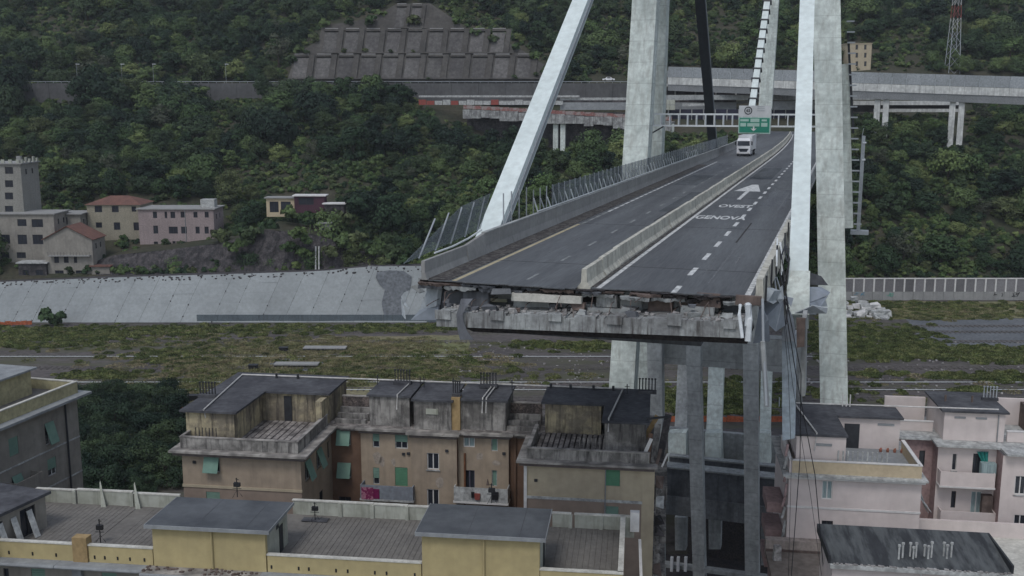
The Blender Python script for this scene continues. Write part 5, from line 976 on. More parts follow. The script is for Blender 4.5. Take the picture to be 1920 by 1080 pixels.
# lower wing with dark canopy at far left
c = at_y(84, 925, 66); Hf = Frame((c.x, c.y), -20)
lw = fthing('low_wing', 'low grey wing with dark felt roof and leaning white shutters at the far left', 'building', Hf)
bxo(lw, 'felt_roof', M_TAR, -9, .25, -16, .3, c.z - .1, c.z + .1); wall(lw, (0, -16), (0, 0), -8, c.z - .102, [(16 - 2.2, 16 - .9, c.z - 2.3, c.z - .4, 'dark'), (16 - 5, 16 - 3.6, c.z - 2.3, c.z - .5, 'dark'), (16 - 8, 16 - 6.5, c.z - 2.3, c.z - .5, 'dark')], M_GREYW)
wall(lw, (0, 0), (-9, 0), -8, c.z - .102, [], M_GREYW)
for y in (-1.3, -2.6, -3.7, -5.0): mb = MB(); mb.plate([(.05, y, c.z - .6), (.05, y - .45, c.z - .6), (.75, y - .55, c.z - 2.3), (.75, y - .1, c.z - 2.3)], .05); mb.build('leaning_shutter', M_WGREY, lw)
# ------------------------------------------------------------------ embankment, walls and roads behind the yard
def proj(x, y, z):
    d = y * CP - (z - EYE) * SP; up = (z - EYE) * CP + y * SP; return 960 + 1960 * x / d, 540 - 1960 * up / d
slope = thing('sheeted_embankment', 'long pale sheeted embankment with slanting seams at the back of the rail yard, left', 'embankment')
def tv(u): return float(np.interp(u, [-80, 0, 200, 400, 600, 650, 690, 790], [533, 529, 521, 515, 509, 504, 500, 499]))
def bv(u): return 605
def sp(u, k):                                          # k 0 at the foot, 1 at the top
    b = at_z(u, bv(u), 0.0); uu = u + 0; t = at_y(u, tv(u), b.y + 9.5); return b.lerp(t, k)
base_pts = []
us = [-70 + 46 * i + random.uniform(-9, 9) for i in range(21)]
for i, u in enumerate(us[:-1]):
    un = min(us[i + 1], 800); mb = MB(); nseg = 5; j0 = random.uniform(.0, .06)
    for k in range(nseg):
        k0, k1 = k / nseg, (k + 1) / nseg; sh = 42
        a, b, c, d = sp(min(u + .4 + sh * k0, 800), k0), sp(min(un + sh * k0, 800), k0), sp(min(un + sh * k1, 800), k1), sp(min(u + .4 + sh * k1, 800), k1)
        if (b - a).length < .2: continue
        w = [random.uniform(-.06, .06) for _ in range(4)]
        mb.quad(*(p + Vector((0, -.12 - j0 + ww, .08)) for p, ww in zip((a, b, c, d), w)))
    if mb.v: mb.build('sheet', M_TARP, slope)
mb = MB(); 
for u in range(-100, 800, 40): a, b, c, d = sp(u, -.01), sp(u + 40, -.01), sp(u + 40, 1), sp(u, 1); mb.quad(a, b, c, d); mb.quad(d, c, c + Vector((0, 14, -1.5)), d + Vector((0, 14, -1.5)))
mb.build('bank_core', M_STONE, slope)
mb = MB()
for i, u in enumerate(us[:-1]):
    for k in range(16):
        kk = random.random(); p = sp(min(u + 42 * kk, 795), kk); r = random.uniform(.12, .32); 
        if random.random() < .22: r *= .6; mb.box(p.x - r * .5, p.x + r * .7, p.y - .35, p.y - .1, p.z - r * .6, p.z + r)
for i in range(170):
    u = random.uniform(-60, 795); p = sp(u, random.uniform(.9, 1.0)); r = random.uniform(.1, .28); mb.box(p.x - r, p.x + r, p.y - .3, p.y, p.z - r, p.z + r)
mb.build('seam_ballast', M_STONE, slope, kind='stuff')
mb = MB(); outl = [(707, 512), (730, 508), (758, 510), (772, 520), (770, 540), (757, 560), (752, 592), (720, 592), (716, 570), (722, 545), (712, 535), (705, 522)]
pts = []
for u, v in outl: k = (bv(u) - v) / (bv(u) - tv(u)); p = sp(u, k); pts.append(tuple(p + Vector((0, -.42, .25))))
mb.add(pts, [tuple(range(len(pts)))]); mb.build('bare_gravel', M_GRAV, slope)
def crest_block(u, v0, v1, w):
    mb = MB(); a = at_y(u, v1, 272); r = w * 272 / 1960; mb.box(a.x, a.x + r, 271.4, 272.6, a.z, a.z + (v1 - v0) * .14); return mb
for i in range(16): crest_block(690 + i * 7, 499, 505, 5.5).build('crest_bag', M_WGREY, slope)
lw2 = thing('low_concrete_wall', 'blue-grey low concrete wall at the foot of the pale embankment', 'wall')
x0, x1_ = at_z(372, 603, 0).x, at_z(835, 603, 0).x; y_ = at_z(372, 603, 0).y - 1.2
n = 12
for i in range(n): mb = MB(); mb.box(x0 + (x1_ - x0) * i / n, x0 + (x1_ - x0) * (i + 1) / n - .08, y_, y_ + .3, 0, 2.0); mb.build('wall_panel', mat('wall_bluegrey', (.11, .135, .15), (.09, .11, .125), big=.2, streak=.3), lw2)
# railway tracks across the yard
M_RAIL = mat('worn_rail', (.17, .16, .155), (.12, .11, .105), big=.5)
M_SLEEP = mat('sleeper', (.06, .052, .05), (.085, .078, .075), big=1.0, grain=.2)
for i, v in enumerate((612, 623, 641, 668, 690, 716, 730, 748, 770)):
    P_ = at_z(960, v, 0); tr = thing('railway_track', ['rusty track nearest the embankment', 'second rusty track from the embankment', 'third overgrown track of the yard', 'track crossing the yard below the meadow edge', 'overgrown track right of the pier', 'bright-railed track just behind the apartment blocks', 'pale-railed track beside the bright-railed one', 'track passing right behind the taupe block roofs', 'track nearest the apartment blocks'][i], 'railway track', (0, P_.y, 0))
    L_ = 230
    for dy in (-.72, .72):
        mb = MB(); mb.box(-L_, L_, dy - .04, dy + .04, .12, .24); mb.build('rail', M_GALVW if (i in (3, 5, 6) and dy < 0) else M_RAIL, tr)
    mb = MB()
    for k in range(-180, 180): mb.box(k * 1.2, k * 1.2 + .28, -1.25, 1.25, .01, .11)
    mb.build('sleepers', M_SLEEP, tr, kind='stuff')
for j, (u0, u1, v, l) in enumerate(((568, 648, 659, 'upper low platform slab in the meadow'), (513, 596, 690, 'lower low platform slab in the meadow'), (440, 560, 716, 'pale-edged platform slab just behind the taupe roof'))):
    a = at_z(u0, v, 0); b = at_z(u1, v, 0); t = thing('platform_slab', l, 'platform', (a.x, a.y, 0), R(-1))
    w = b.x - a.x; mb = MB(); mb.box(0, w, 0, 2.4, .55, .8); mb.build('slab', M_PARA if j < 2 else M_WGREY, t)
    for k in range(9): mb = MB(); mb.box(k * w / 9, k * w / 9 + .4, .1, .5, 0, .55); mb.build('support', M_ASPHB_SHADE, t)
for u, v, l in ((532, 659, 'dark steel crate at the upper path end'), (475, 692, 'dark steel crate halfway down the path'), (362, 750, 'dark steel crate left of the taupe roof')):
    a = at_z(u, v, 0); t = thing('steel_crate', l, 'crate', (a.x, a.y, 0)); mb = MB(); mb.box(-.9, .9, -.6, .6, .15, .9); mb.build('body', M_BLACK, t)
    mb = MB(); mb.box(-1.0, 1.0, -.7, .7, .9, 1.0); mb.build('rim', M_STEELD, t)
    for sx in (-.7, .7): mb = MB(); mb.box(sx - .15, sx + .15, -.6, .6, 0, .15); mb.build('skid', M_STEELD, t)
for pts, l in ((((330, 775), (378, 775)), 'orange mesh fence left of the taupe block'), (((1245, 792), (1480, 792)), 'orange mesh fence behind the pier columns'), (((0, 612), (60, 609)), 'reddish mesh fence at the far left end of the yard')):
    a = at_z(*pts[0], 0); b = at_z(*pts[1], 0); t = thing('mesh_fence', l, 'fence', tuple(a)); d = b - a; n = 6
    for k in range(n): mb = MB(); p = d * k / n; q = d * (k + 1) / n; mb.plate([(p.x, p.y, .1), (q.x, q.y, .1), (q.x, q.y, 1.3 - random.uniform(0, .4)), (p.x, p.y, 1.3 - random.uniform(0, .3))], .04); mb.build('net_panel', M_ORANGE, t)
    for k in range(n + 1): mb = MB(); p = d * k / n; mb.box(p.x - .04, p.x + .04, p.y - .04, p.y + .04, 0, 1.4); mb.build('stake', M_RUST, t)
# old stone retaining wall, left
sw = thing('stone_retaining_wall', 'old dark stone retaining wall with ivy below the hillside houses', 'wall')
def swt(u): return float(np.interp(u, [150, 215, 300, 420, 500, 590, 640, 700, 760], [500, 478, 470, 455, 430, 440, 455, 478, 498]))
mb = MB(); U = list(range(150, 770, 8)); rows = 7
for u in U:
    for r in range(rows + 1):
        v = 527 + (swt(u) - 527) * r / rows; k = r / rows; p = at_y(u, v, 280 + 5 * k + random.uniform(-.35, .35)); mb.v.append(tuple(p))
for i in range(len(U) - 1):
    for r in range(rows): a = i * (rows + 1) + r; mb.f.append((a, a + rows + 1, a + rows + 2, a + 1))
b0 = len(mb.v)
mb.build('wall_face', M_STONE, sw)
mb = MB()
for i in range(len(U) - 1):
    a = at_y(U[i], swt(U[i]), 285); b = at_y(U[i + 1], swt(U[i + 1]), 285); mb.quad(a, b, b + Vector((0, 16, .5)), a + Vector((0, 16, .5)))
mb.build('wall_top', M_SOIL, sw)
for u in (592, 598): a = at_y(u, 515, 279); b = at_y(u, 462, 282.5); mb = MB(); mb.tube([a, b], .22, 8); mb.build('drain_pipe', M_WGREY, sw)
# barrier wall with posts, right
gw = thing('yard_boundary_wall', 'long grey boundary wall with white posts and panels at the back of the yard, right', 'wall')
Yg = 289.0; xg0 = at_y(1560, 560, Yg).x; xg1 = at_y(2000, 560, Yg).x; zc_ = at_y(1700, 547, Yg).z; zt_ = at_y(1700, 522, Yg).z
sp_ = 19.3 * 289 / 1960; x = xg0; i = 0
while x < xg1:
    mb = MB(); mb.box(x, x + sp_ - .06, Yg, Yg + .4, 0, zc_); mb.build('base_panel', M_PARA, gw)
    mb = MB(); mb.box(x, x + .42, Yg - .1, Yg + .3, zc_ + .003, zt_ - .2); mb.build('post', M_WTRIM, gw)
    mb = MB(); mb.box(x + .45, x + sp_ - .03, Yg + .05, Yg + .15, zc_ + .003, zt_ - .25); mb.build('panel', mat('barrier_panel', (.17, .165, .17), (.14, .135, .14), big=.1, rnd=.25), gw)
    x += sp_; i += 1
mb = MB(); mb.box(xg0, xg1, Yg - .1, Yg + .3, zt_ - .198, zt_ + .1); mb.build('top_rail', M_WTRIM, gw)
for u0, col, nm in ((1602, (.12, .3, .42), 'blue'), (1612, (.12, .3, .42), 'blue'), (1662, (.08, .38, .28), 'green'), (1668, (.08, .38, .28), 'green'), (1860, (.02, .02, .02), 'black'), (1876, (.02, .02, .02), 'black'), (1895, (.02, .02, .02), 'black'), (1904, (.02, .02, .02), 'black')):
    mb = MB(); p = at_y(u0, 555, Yg - .03); pts = [Vector((p.x + random.uniform(0, 1.4), Yg - .03, p.z + random.uniform(-.2, 1.1))) for _ in range(6)]; mb.tube(pts, .09, 4); mb.build('graffiti_stroke', mat('spray_' + nm, col), gw)
rp = thing('rubble_heap', 'white heap of broken concrete and sheeting behind the right tower leg', 'rubble')
for i in range(60):
    u = random.uniform(1545, 1662); top = float(np.interp(u, [1540, 1600, 1625, 1650, 1668], [572, 560, 566, 578, 596])); v = random.uniform(top, 600); Yk = 263 + (600 - v) * .25; p = at_y(u, v, Yk); r = random.uniform(.5, 1.5)
    pts = [p + Vector((sx * r * random.uniform(.6, 1.2), sy * r * random.uniform(.4, 1), sz * r * random.uniform(.4, .8))) for sz in (-1, 1) for sx, sy in ((-1, -1), (1, -1), (1, 1), (-1, 1))]
    mb = MB(); mb.hexa(pts); mb.build('slab_piece', M_WGREY if i % 3 else M_WTRIM, rp)
# stepped concrete frame wall up the hill
gwall = thing('gridded_retaining_wall', 'big concrete retaining wall of framed panels stepped up the hillside', 'retaining wall')
def gp(u, v, out=0.0): Yv = 424 + (150 - v) / 140 * 20; p = at_y(u, v, Yv); return p + Vector((0, -1, .7)).normalized() * out
M_GRID = mat('grid_wall', (.082, .077, .070), (.050, .047, .043), big=.12, fine=.9, streak=.5, dirt=(.04, .038, .04), grain=.12); M_GRIDP = mat('grid_panel', (.07, .066, .065), (.11, .106, .102), big=.1, fine=.8, grain=.15, streak=.4, dirt=(.03, .03, .032), rnd=.2)
ol = [(538, 152), (1026, 152), (1022, 122), (965, 85), (885, 62), (848, 34), (806, 6), (742, 8), (700, 34), (605, 48), (596, 78), (555, 100)]
mb = MB(); P_ = [gp(u, v) for u, v in ol]; Q_ = [p + Vector((0, 3, -2)) for p in P_]; m_ = len(P_)
mb.add([tuple(p) for p in P_ + Q_], [tuple(range(m_))] + [(i, (i + 1) % m_, m_ + (i + 1) % m_, m_ + i) for i in range(m_)]); mb.build('wall_body', M_GRID, gwall)
def gq(u0, v0, u1, v1, out, m_, name, lean=6):
    mb = MB(); a, b, c, d = gp(u0 - lean, v1, out), gp(u1 - lean, v1, out), gp(u1, v0, out), gp(u0, v0, out); n_ = Vector((0, -1, .7)).normalized() * -(out - .02 if out > .1 else .02)
    mb.hexa([a, b, b + n_, a + n_, d, c, c + n_, d + n_]); return mb.build(name, m_, gwall)
for row, (v0, v1, ua, ub, n_) in enumerate(((108, 147, 550, 1010, 11), (60, 99, 607, 960, 9), (14, 52, 742, 800, 2))):
    w = (ub - ua) / n_
    for i in range(n_):
        u = ua + i * w; gq(u + 3, v0 + 1, u + w * .70, v1, .06, M_GRIDP, 'panel')
        gq(u + w * .74, v0 - 4, u + w * .98, v1 + 2, .7, M_GRID, 'rib')
        gq(u + 2, v0 - 3.5, u + w * .74, v0, .75, M_GRID, 'lintel', 0); gq(u + 3, v0 - 5, u + w * .70, v0 - 4, .8, M_PARA, 'lintel_lip', 0)
    gq(ua, v1 + 1, ub, v1 + 3.5, .9, M_GRID, 'walkway', 0)
# valley road on its retaining wall (left of the tower)
vr = thing('valley_road', 'grey valley road on its retaining wall running under the gridded wall', 'road'); vr['kind'] = 'structure'
for k in ('label', 'category'): del vr[k]
M_ROADW = mat('road_wall', (.105, .105, .107), (.075, .075, .077), big=.1, fine=.8, streak=.4, dirt=(.06, .06, .06))
y_ = 409.0; xa = at_y(-60, 160, y_).x; xb = at_y(1250, 160, y_).x; zt = at_y(600, 156, y_).z; zb = at_y(600, 186, y_).z - 2
n = 26
for i in range(n): mb = MB(); mb.box(xa + (xb - xa) * i / n, xa + (xb - xa) * (i + 1) / n - .1, y_, y_ + .6, zb, zt); mb.build('wall_panel', M_ROADW, vr)
mb = MB(); mb.box(xa, xb, y_ + .6, y_ + 15, zt - 1.4, zt - .9); mb.build('road_surface', M_ASPH, vr)
mb = MB(); mb.box(xa, xb, y_ - .1, y_ + .3, zt + .5, zt + .7); mb.build('guard_rail', M_GALV, vr)
for i in range(90): x = xa + (xb - xa) * i / 90; mb = MB(); mb.box(x, x + .12, y_, y_ + .15, zt, zt + .5); mb.build('rail_post', M_GALV, vr)
for u, l in ((145, 'leftmost'), (229, 'second from the left'), (288, 'third from the left'), (424, 'fourth from the left')):
    a = at_y(u, 150, 411); t = thing('street_lamp', l + ' slim grey lamp post along the valley road', 'street lamp', tuple(a)); mb = MB(); mb.tube([(0, 0, -2), (0, 0, 6)], .06, 6); mb.build('post', M_GALV, t); mb = MB(); mb.box(-.2, 1.2, -.15, .15, 5.9, 6.1); mb.build('lamp_head', M_GALVW, t)
# crumbling lower viaduct with red netting
cv = thing('crumbling_viaduct', 'old crumbling concrete viaduct with red netting left of the tower leg', 'viaduct')
A_ = at_y(868, 205, 392); Bv = at_y(1260, 228, 374); d = Bv - A_; n = 22; yaw_ = math.atan2(d.y, d.x); Lc = math.hypot(d.x, d.y)
cv.location = (A_.x, A_.y, A_.z); cv.rotation_euler = (0, 0, yaw_)
dzs = (Bv.z - A_.z) / Lc
for i in range(n):
    x0 = Lc * i / n; x1_ = Lc * (i + 1) / n - .1; z = dzs * x0; mb = MB(); mb.box(x0, x1_, -.3, .4, z - 3.1 + random.uniform(-.6, .5), z + random.uniform(-.1, .3)); mb.build('fascia_panel', mat('crumbly', (.33, .34, .33), (.19, .19, .19), big=.6, fine=2, streak=.7, dirt=(.07, .07, .07), contrast=.8), cv)
    mb = MB(); mb.box(x0, x1_, .5, .58, z + .2, z + 1.5); mb.build('net_panel', mat('red_net', (.22, .10, .09), (.26, .22, .21), big=.4, contrast=.9), cv)
mb = MB(); mb.hexa([(0, .4, -.9), (Lc, .4, dzs * Lc - .9), (Lc, 13, dzs * Lc - .9), (0, 13, -.9), (0, .4, -.2), (Lc, .4, dzs * Lc - .2), (Lc, 13, dzs * Lc - .2), (0, 13, -.2)]); mb.build('deck', M_PARA, cv)
mb = MB(); mb.box(0, Lc * .95, 5, 5.5, -14, -1); mb.build('cavity_shade_wall', M_STONE, cv)  # dark wall added to paint the shaded cavity under the deck
for xx in (Lc * .44, Lc * .95):
    for dx in (0, 2.7): mb = MB(); mb.box(xx + dx, xx + dx + 1.8, 1, 2.5, -16, dzs * xx - 1.0); mb.build('pier', M_PYL, cv)
A2 = at_y(785, 190, 396); 
t = thing('red_white_barrier', 'red and white striped barrier beside the valley road left of the stay', 'barrier', tuple(A2))
for i in range(18): mb = MB(); mb.box(i * 3, i * 3 + 2.8, 0, .3, -1.3, 0.2 if i % 3 else .6); mb.build('barrier_block', M_RED if i in (0, 1, 4, 9) else M_WGREY, t)
mb = MB(); mb.box(0, 60, 1.0, 1.5, 1.5, 2.2); mb.build('slab_edge', M_WGREY, t)
for j, (v0, v1, m_) in enumerate(((183, 188, M_WGREY), (188, 192, M_STONE), (192, 206, M_PINKD))):
    a = at_y(1050, v1, 398); b = at_y(1380, v0, 398); t = bxo(None, 'road_wall', M_GUTT if j == 2 else m_, a.x, b.x, 398 - j * .5, 398.4 - j * .5, a.z, b.z); t['label'] = ['pale parapet of the lower road behind the left tower leg', 'strip painted dark as shade under the pale lower road parapet', 'greyish wall of the lower road with red netting'][j]; t['category'] = 'wall'  # middle strip is solid, its dark colour paints the shade below the parapet
# the upper viaduct on the right
va = at_y(1252, 150, 398); vb = at_y(2040, 176, 346); d = vb - va; Lv = math.hypot(d.x, d.y); dz = (vb.z - va.z) / Lv
uv_ = thing('upper_viaduct', 'pale concrete road viaduct with grey noise barrier crossing behind the towers to the right', 'viaduct', tuple(va), math.atan2(d.y, d.x))
n = 30
M_VIA = mat('viaduct_fascia', (.58, .59, .57), (.42, .43, .42), big=.15, fine=1, streak=.5, dirt=(.2, .2, .2))
for i in range(n):
    x0 = Lv * i / n; x1_ = Lv * (i + 1) / n - .08; z = dz * x0; z2 = dz * x1_
    mb = MB(); mb.hexa([(x0, 0, z - 1.6), (x1_, 0, z2 - 1.6), (x1_, .5, z2 - 1.6), (x0, .5, z - 1.6), (x0, 0, z + 1.0), (x1_, 0, z2 + 1.0), (x1_, .5, z2 + 1.0), (x0, .5, z + 1.0)]); mb.build('parapet_panel', M_VIA, uv_)
    mb = MB(); mb.hexa([(x0, .1, z + 1.1), (x1_, .1, z2 + 1.1), (x1_, .2, z2 + 1.1), (x0, .2, z + 1.1), (x0, .4, z + 4.9), (x1_, .4, z2 + 4.9), (x1_, .5, z2 + 4.9), (x0, .5, z + 4.9)]); mb.build('noise_panel', mat('noise_barrier', (.26, .28, .295), (.22, .24, .25), big=.1, fine=2, rnd=.12), uv_)
    mb = MB(); mb.box(x0 - .12, x0 + .16, -.08, .55, z + 1.0, z + 3.4); mb.build('barrier_post', M_GALV, uv_)
mb = MB(); mb.hexa([(0, .6, -3.9), (Lv, .6, dz * Lv - 4.3), (Lv, 9, dz * Lv - 4.3), (0, 9, -3.9), (0, .2, -1.62), (Lv, .2, dz * Lv - 1.62), (Lv, 10, dz * Lv - 1.62), (0, 10, -1.62)]); mb.build('girder', mat('girder_grey', (.24, .25, .26), (.19, .2, .205), big=.1), uv_)
for u, vb_ in ((1652, 228), (1795, 276)):
    # distance along the viaduct whose pier shows at u
    best = min((abs(proj(*(va + d * (k / 400)))[0] - u), k) for k in range(401))[1]; xx = Lv * best / 400; Yk = (va + d * (best / 400)).y
    for dx in (-2.0, .9): mb = MB(); mb.box(xx + dx, xx + dx + 1.9, 1.5, 4, -26, dz * xx - 4.1); mb.build('pier', M_VIA, uv_)
# lower road; dark panels paint in the shade of the bays under it
lr = thing('lower_road_bridge', 'lower road bridge with bays filled dark as shade behind the gantry', 'bridge')
for u0, u1, v0, v1, Yk, m_, nm in ((1240, 1620, 157, 162, 402, M_WGREY, 'beam'), (1240, 1620, 163, 180, 404, M_ASPHB_SHADE, 'bay_shade'), (1240, 1820, 178, 187, 392, M_CONC, 'road_edge'), (1600, 1800, 189, 197, 391, M_VIA, 'road_beam'), (1600, 1800, 197, 210, 393, M_ASPHB_SHADE, 'bay_shade'),
                                (1255, 1545, 205, 240, 390, mat('indigo_shade', (.035, .035, .06), (.02, .02, .035)), 'bay_shade'), (1280, 1330, 194, 199, 386, M_WGREY, 'canopy'), (1250, 1266, 187, 196, 387, M_PALE, 'kiosk'), (1250, 1266, 197, 206, 387, M_PALE, 'kiosk'), (1260, 1400, 238, 246, 388, M_CONC, 'parapet'), (1450, 1545, 190, 206, 389, M_GUTT, 'road_wall'), (1640, 1800, 204, 210, 389, M_VIA, 'road_edge')):
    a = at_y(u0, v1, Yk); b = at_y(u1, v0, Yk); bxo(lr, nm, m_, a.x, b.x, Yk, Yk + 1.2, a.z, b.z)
for u in range(1252, 1545, 22): a = at_y(u, 241, 389); b = at_y(u + 2.2, 205, 389); bxo(lr, 'column', M_WGREY, a.x, b.x, 389, 389.9, a.z, b.z)
for u in range(1265, 1600, 38): a = at_y(u, 181, 403); b = at_y(u + 3, 162, 403); bxo(lr, 'column', M_WGREY, a.x, b.x, 403, 403.9, a.z, b.z)
# white car on the valley road
a = at_y(1141, 152, 404); c_ = thing('white_car', 'small white car on the valley road between stay and tower leg', 'car', (a.x, a.y, a.z))
mb = MB(); mb.add([(x, y, z) for y in (-.85, .85) for x, z in ((-2.3, .35), (-2.3, .85), (-1.2, 1.0), (-.7, 1.5), (.7, 1.5), (1.3, 1.0), (2.2, .9), (2.3, .35))], [tuple(range(8)), tuple(range(8, 16))] + [(i, (i + 1) % 8, 8 + (i + 1) % 8, 8 + i) for i in range(8)]); mb.build('body', M_TRUCK, c_)
mb = MB(); mb.box(-.65, .65, -.87, -.852, 1.02, 1.4); mb.build('side_window', M_GLASS, c_)
for x in (-1.4, 1.4): mb = MB(); mb.tube([(x, -.9, .32), (x, -.7, .32)], .32, 12); mb.build('wheel', M_BLACK, c_)
# red and white lattice mast
a = at_y(1785, 132, 440); ms = thing('lattice_mast', 'red and white lattice mast rising from the trees at the upper right', 'mast', (a.x, a.y, a.z - 4))
for k in range(9):
    z0, z1 = k * 5.0, k * 5.0 + 5.0; w0 = 2.4 - .18 * k; w1 = 2.4 - .18 * (k + 1); m_ = M_GALV if k < 4 else (mat('mast_red', (.22, .07, .06)) if k % 2 else M_WGREY)
    for sx, sy in ((-1, -1), (1, -1), (1, 1), (-1, 1)):
        mb = MB(); mb.beam((sx * w0, sy * w0, z0), (sx * w1, sy * w1, z1), .22, .22); mb.build('corner_post', m_, ms)
    for s_ in (-1, 1): mb = MB(); mb.beam((-w0, s_ * w0, z0), (w1, s_ * w1, z1), .12, .12); mb.build('brace', m_, ms); mb = MB(); mb.beam((w0, s_ * w0 + .13, z0), (-w1, s_ * w1 + .13, z1), .12, .12); mb.build('brace', m_, ms)
# ------------------------------------------------------------------ hillside houses
def house(name, label, cat, u0, u1, vt, vb_, Yk, depth, m_, wins=(), yaw=0, roof=None, rm=M_TERRA, rh=2.0, deep=6, trim=None, over=.5):
    a = at_y(u0, vb_, Yk); F = Frame((a.x, a.y), yaw); t = fthing(name, label, cat, F); x1_, zt = F.hy(u1, vt, 0); zb = a.z - deep
    zt = F.hy(u0, vt, 0)[1]
    W_ = wins_y(F, 0, [(p, q, r, s_, k) for p, q, r, s_, k in wins], 0)
    wall(t, (0, 0), (x1_, 0), zb, zt, W_, m_); wall(t, (x1_, 0), (x1_, depth), zb, zt, [(depth * .25, depth * .25 + .9, zt - 3, zt - 1.5, 'dark'), (depth * .6, depth * .6 + .9, zt - 3, zt - 1.5, 'dark')] if depth > 5 and zt - zb > 4 else [], m_)
    wall(t, (x1_, depth), (0, depth), zb, zt, [], m_); wall(t, (0, depth), (0, 0), zb, zt, [], m_)
    o_ = over
    if roof == 'hip':
        i = min(depth, x1_) * .45
        mb = MB(); mb.add([(-o_, -o_, zt), (x1_ + o_, -o_, zt), (x1_ + o_, depth + o_, zt), (-o_, depth + o_, zt), (i, depth / 2, zt + rh), (x1_ - i, depth / 2, zt + rh)], [(0, 1, 5, 4), (1, 2, 5), (2, 3, 4, 5), (3, 0, 4), (3, 2, 1, 0)]); mb.build('roof', rm, t)
    elif roof == 'gable':
        mb = MB(); xm = x1_ / 2; mb.add([(0, 0, zt), (x1_, 0, zt), (xm, 0, zt + rh * .95)], [(0, 1, 2)]); mb.build('gable', m_, t)
        for sgn, xe_ in ((-1, -o_), (1, x1_ + o_)):
            mb = MB(); zE = zt - .3; mb.plate([(xe_, -o_, zE), (xm, -o_, zt + rh), (xm, depth, zt + rh), (xe_, depth, zE)], .18 * -sgn); mb.build('roof', rm, t)
    elif roof == 'flat':
        mb = MB(); mb.box(-o_, x1_ + o_, -o_, depth + o_, zt + .003, zt + .3); mb.build('roof', rm, t)
    return t, F, x1_, zt, depth
k = 'dark'
t, F, xx, zt, dp = house('tower_house', 'tall grey tower house with battlements at the left edge', 'house', -60, 38, 308, 430, 292, 11, mat('tower_plaster', (.27, .265, .24), (.22, .215, .195), big=.2, streak=.3, dirt=(.12, .12, .11)), [(u, v, u + 14, v + 13, k) for u in (10, ) for v in (313, 338, 361, 386)] + [(-40, v, -28, v + 13, k) for v in (313, 338, 361)], roof='flat', rm=M_PARA)
for i in range(9): mb = MB(); mb.box(xx - 1.0 - i * 2.1, xx - .1 - i * 2.1, -.4, 0, zt + .3, zt + 1.3); mb.build('merlon', M_PALE, t)
for i in range(5): mb = MB(); mb.box(xx + .1, xx + .5, .2 + i * 2.3, 1.1 + i * 2.3, zt + .3, zt + 1.3 + (i % 2) * .5); mb.build('merlon', M_PALE, t)
mb = MB(); mb.box(xx - 1.5, xx - .3, 1, 2, zt + .3, zt + 2.2); mb.build('chimney', M_PARA, t)
house('hillside_house', 'grey flat-roofed house in front of the tower house', 'house', -50, 100, 402, 510, 288, 10, M_GREYW, [(33, 411, 49, 424, k), (60, 411, 80, 426, k), (3, 440, 18, 457, k), (34, 440, 50, 458, k), (62, 440, 80, 458, k), (2, 473, 17, 484, k), (32, 473, 48, 484, k)], roof='flat', rm=M_PARA)
house('hillside_house', 'long grey wing right of the flat-roofed house, behind the red gable', 'house', 97, 150, 402, 480, 296, 8, M_GREYW, [(106, 409, 113, 423, k), (119, 407, 126, 421, k)], roof='flat', rm=M_PARA, over=.7)
t, F, xx, zt, dp = house('red_gabled_house', 'grey house with red tiled roof and rooftop balcony at the yard edge', 'house', 88, 172, 448, 525, 282, 9, M_GREYW, [(102, 480, 110, 493, k), (120, 480, 128, 493, k), (139, 480, 144, 493, k), (104, 507, 119, 522, k), (143, 507, 158, 522, k)], roof='gable', rh=3.4)
a = F.hy(90, 479, -1.2); b = F.hy(167, 474, -1.2); mb = MB(); mb.box(a[0], b[0], -1.2, -.005, a[1] - .3, a[1]); mb.build('balcony', M_PARA, t)
for i in range(14): mb = MB(); x = a[0] + (b[0] - a[0]) * i / 13; mb.box(x - .03, x + .03, -1.2, -1.14, a[1], a[1] + .9); mb.build('baluster', M_STEELD, t)
house('small_outhouse', 'small flat-roofed outhouse right of the red gabled house', 'outhouse', 173, 205, 500, 522, 281.5, 4, M_GREYW, [(180, 509, 186, 521, k)], roof='flat', rm=M_TERRA, deep=3)
house('lean_to', 'low lean-to with pale sheet roof left of the red gabled house', 'outhouse', 36, 86, 494, 522, 281, 4, M_STONE, [(44, 506, 54, 520, k), (68, 506, 80, 520, k)], roof='flat', rm=M_WGREY, deep=3)
house('cream_house', 'long cream house with low terracotta roof above the stone wall', 'house', 168, 262, 384, 468, 300, 11, mat('cream_muted', (.29, .265, .205), (.24, .22, .17), big=.2, streak=.3, dirt=(.15, .14, .11)), [(178, 386, 191, 398, k), (210, 386, 222, 398, k), (247, 387, 255, 397, k), (180, 417, 191, 427, k), (214, 417, 225, 431, k), (251, 417, 261, 432, k)], roof='hip', rh=2.2)
t, F, xx, zt, dp = house('pink_house', 'long pink house with flat grey roof above the stone wall', 'house', 263, 400, 393, 465, 297, 10, mat('pink_muted', (.30, .245, .24), (.25, .205, .20), big=.2, streak=.3, dirt=(.16, .13, .13)), [(287, 397, 294, 409, k), (309, 397, 313, 409, k), (320, 397, 328, 409, k), (339, 397, 346, 408, k), (363, 397, 370, 408, k), (384, 397, 391, 408, k), (288, 423, 296, 438, k), (317, 425, 333, 438, k), (340, 425, 350, 438, k), (367, 425, 374, 438, k), (384, 425, 391, 438, k), (289, 453, 296, 464, k), (324, 452, 329, 465, k), (343, 453, 349, 465, k), (367, 452, 372, 465, k)], roof='flat', rm=M_PARA)
mb = MB(); mb.box(xx - 4.5, xx - .5, 3, 6, zt + .3, zt + 2.6); mb.build('roof_hut', M_WGREY, t)
mb = MB(); mb.tube([(xx * .62, -.1, zt), (xx * .62, -.1, zt - 12)], .1); mb.build('downpipe', M_GUTT, t)
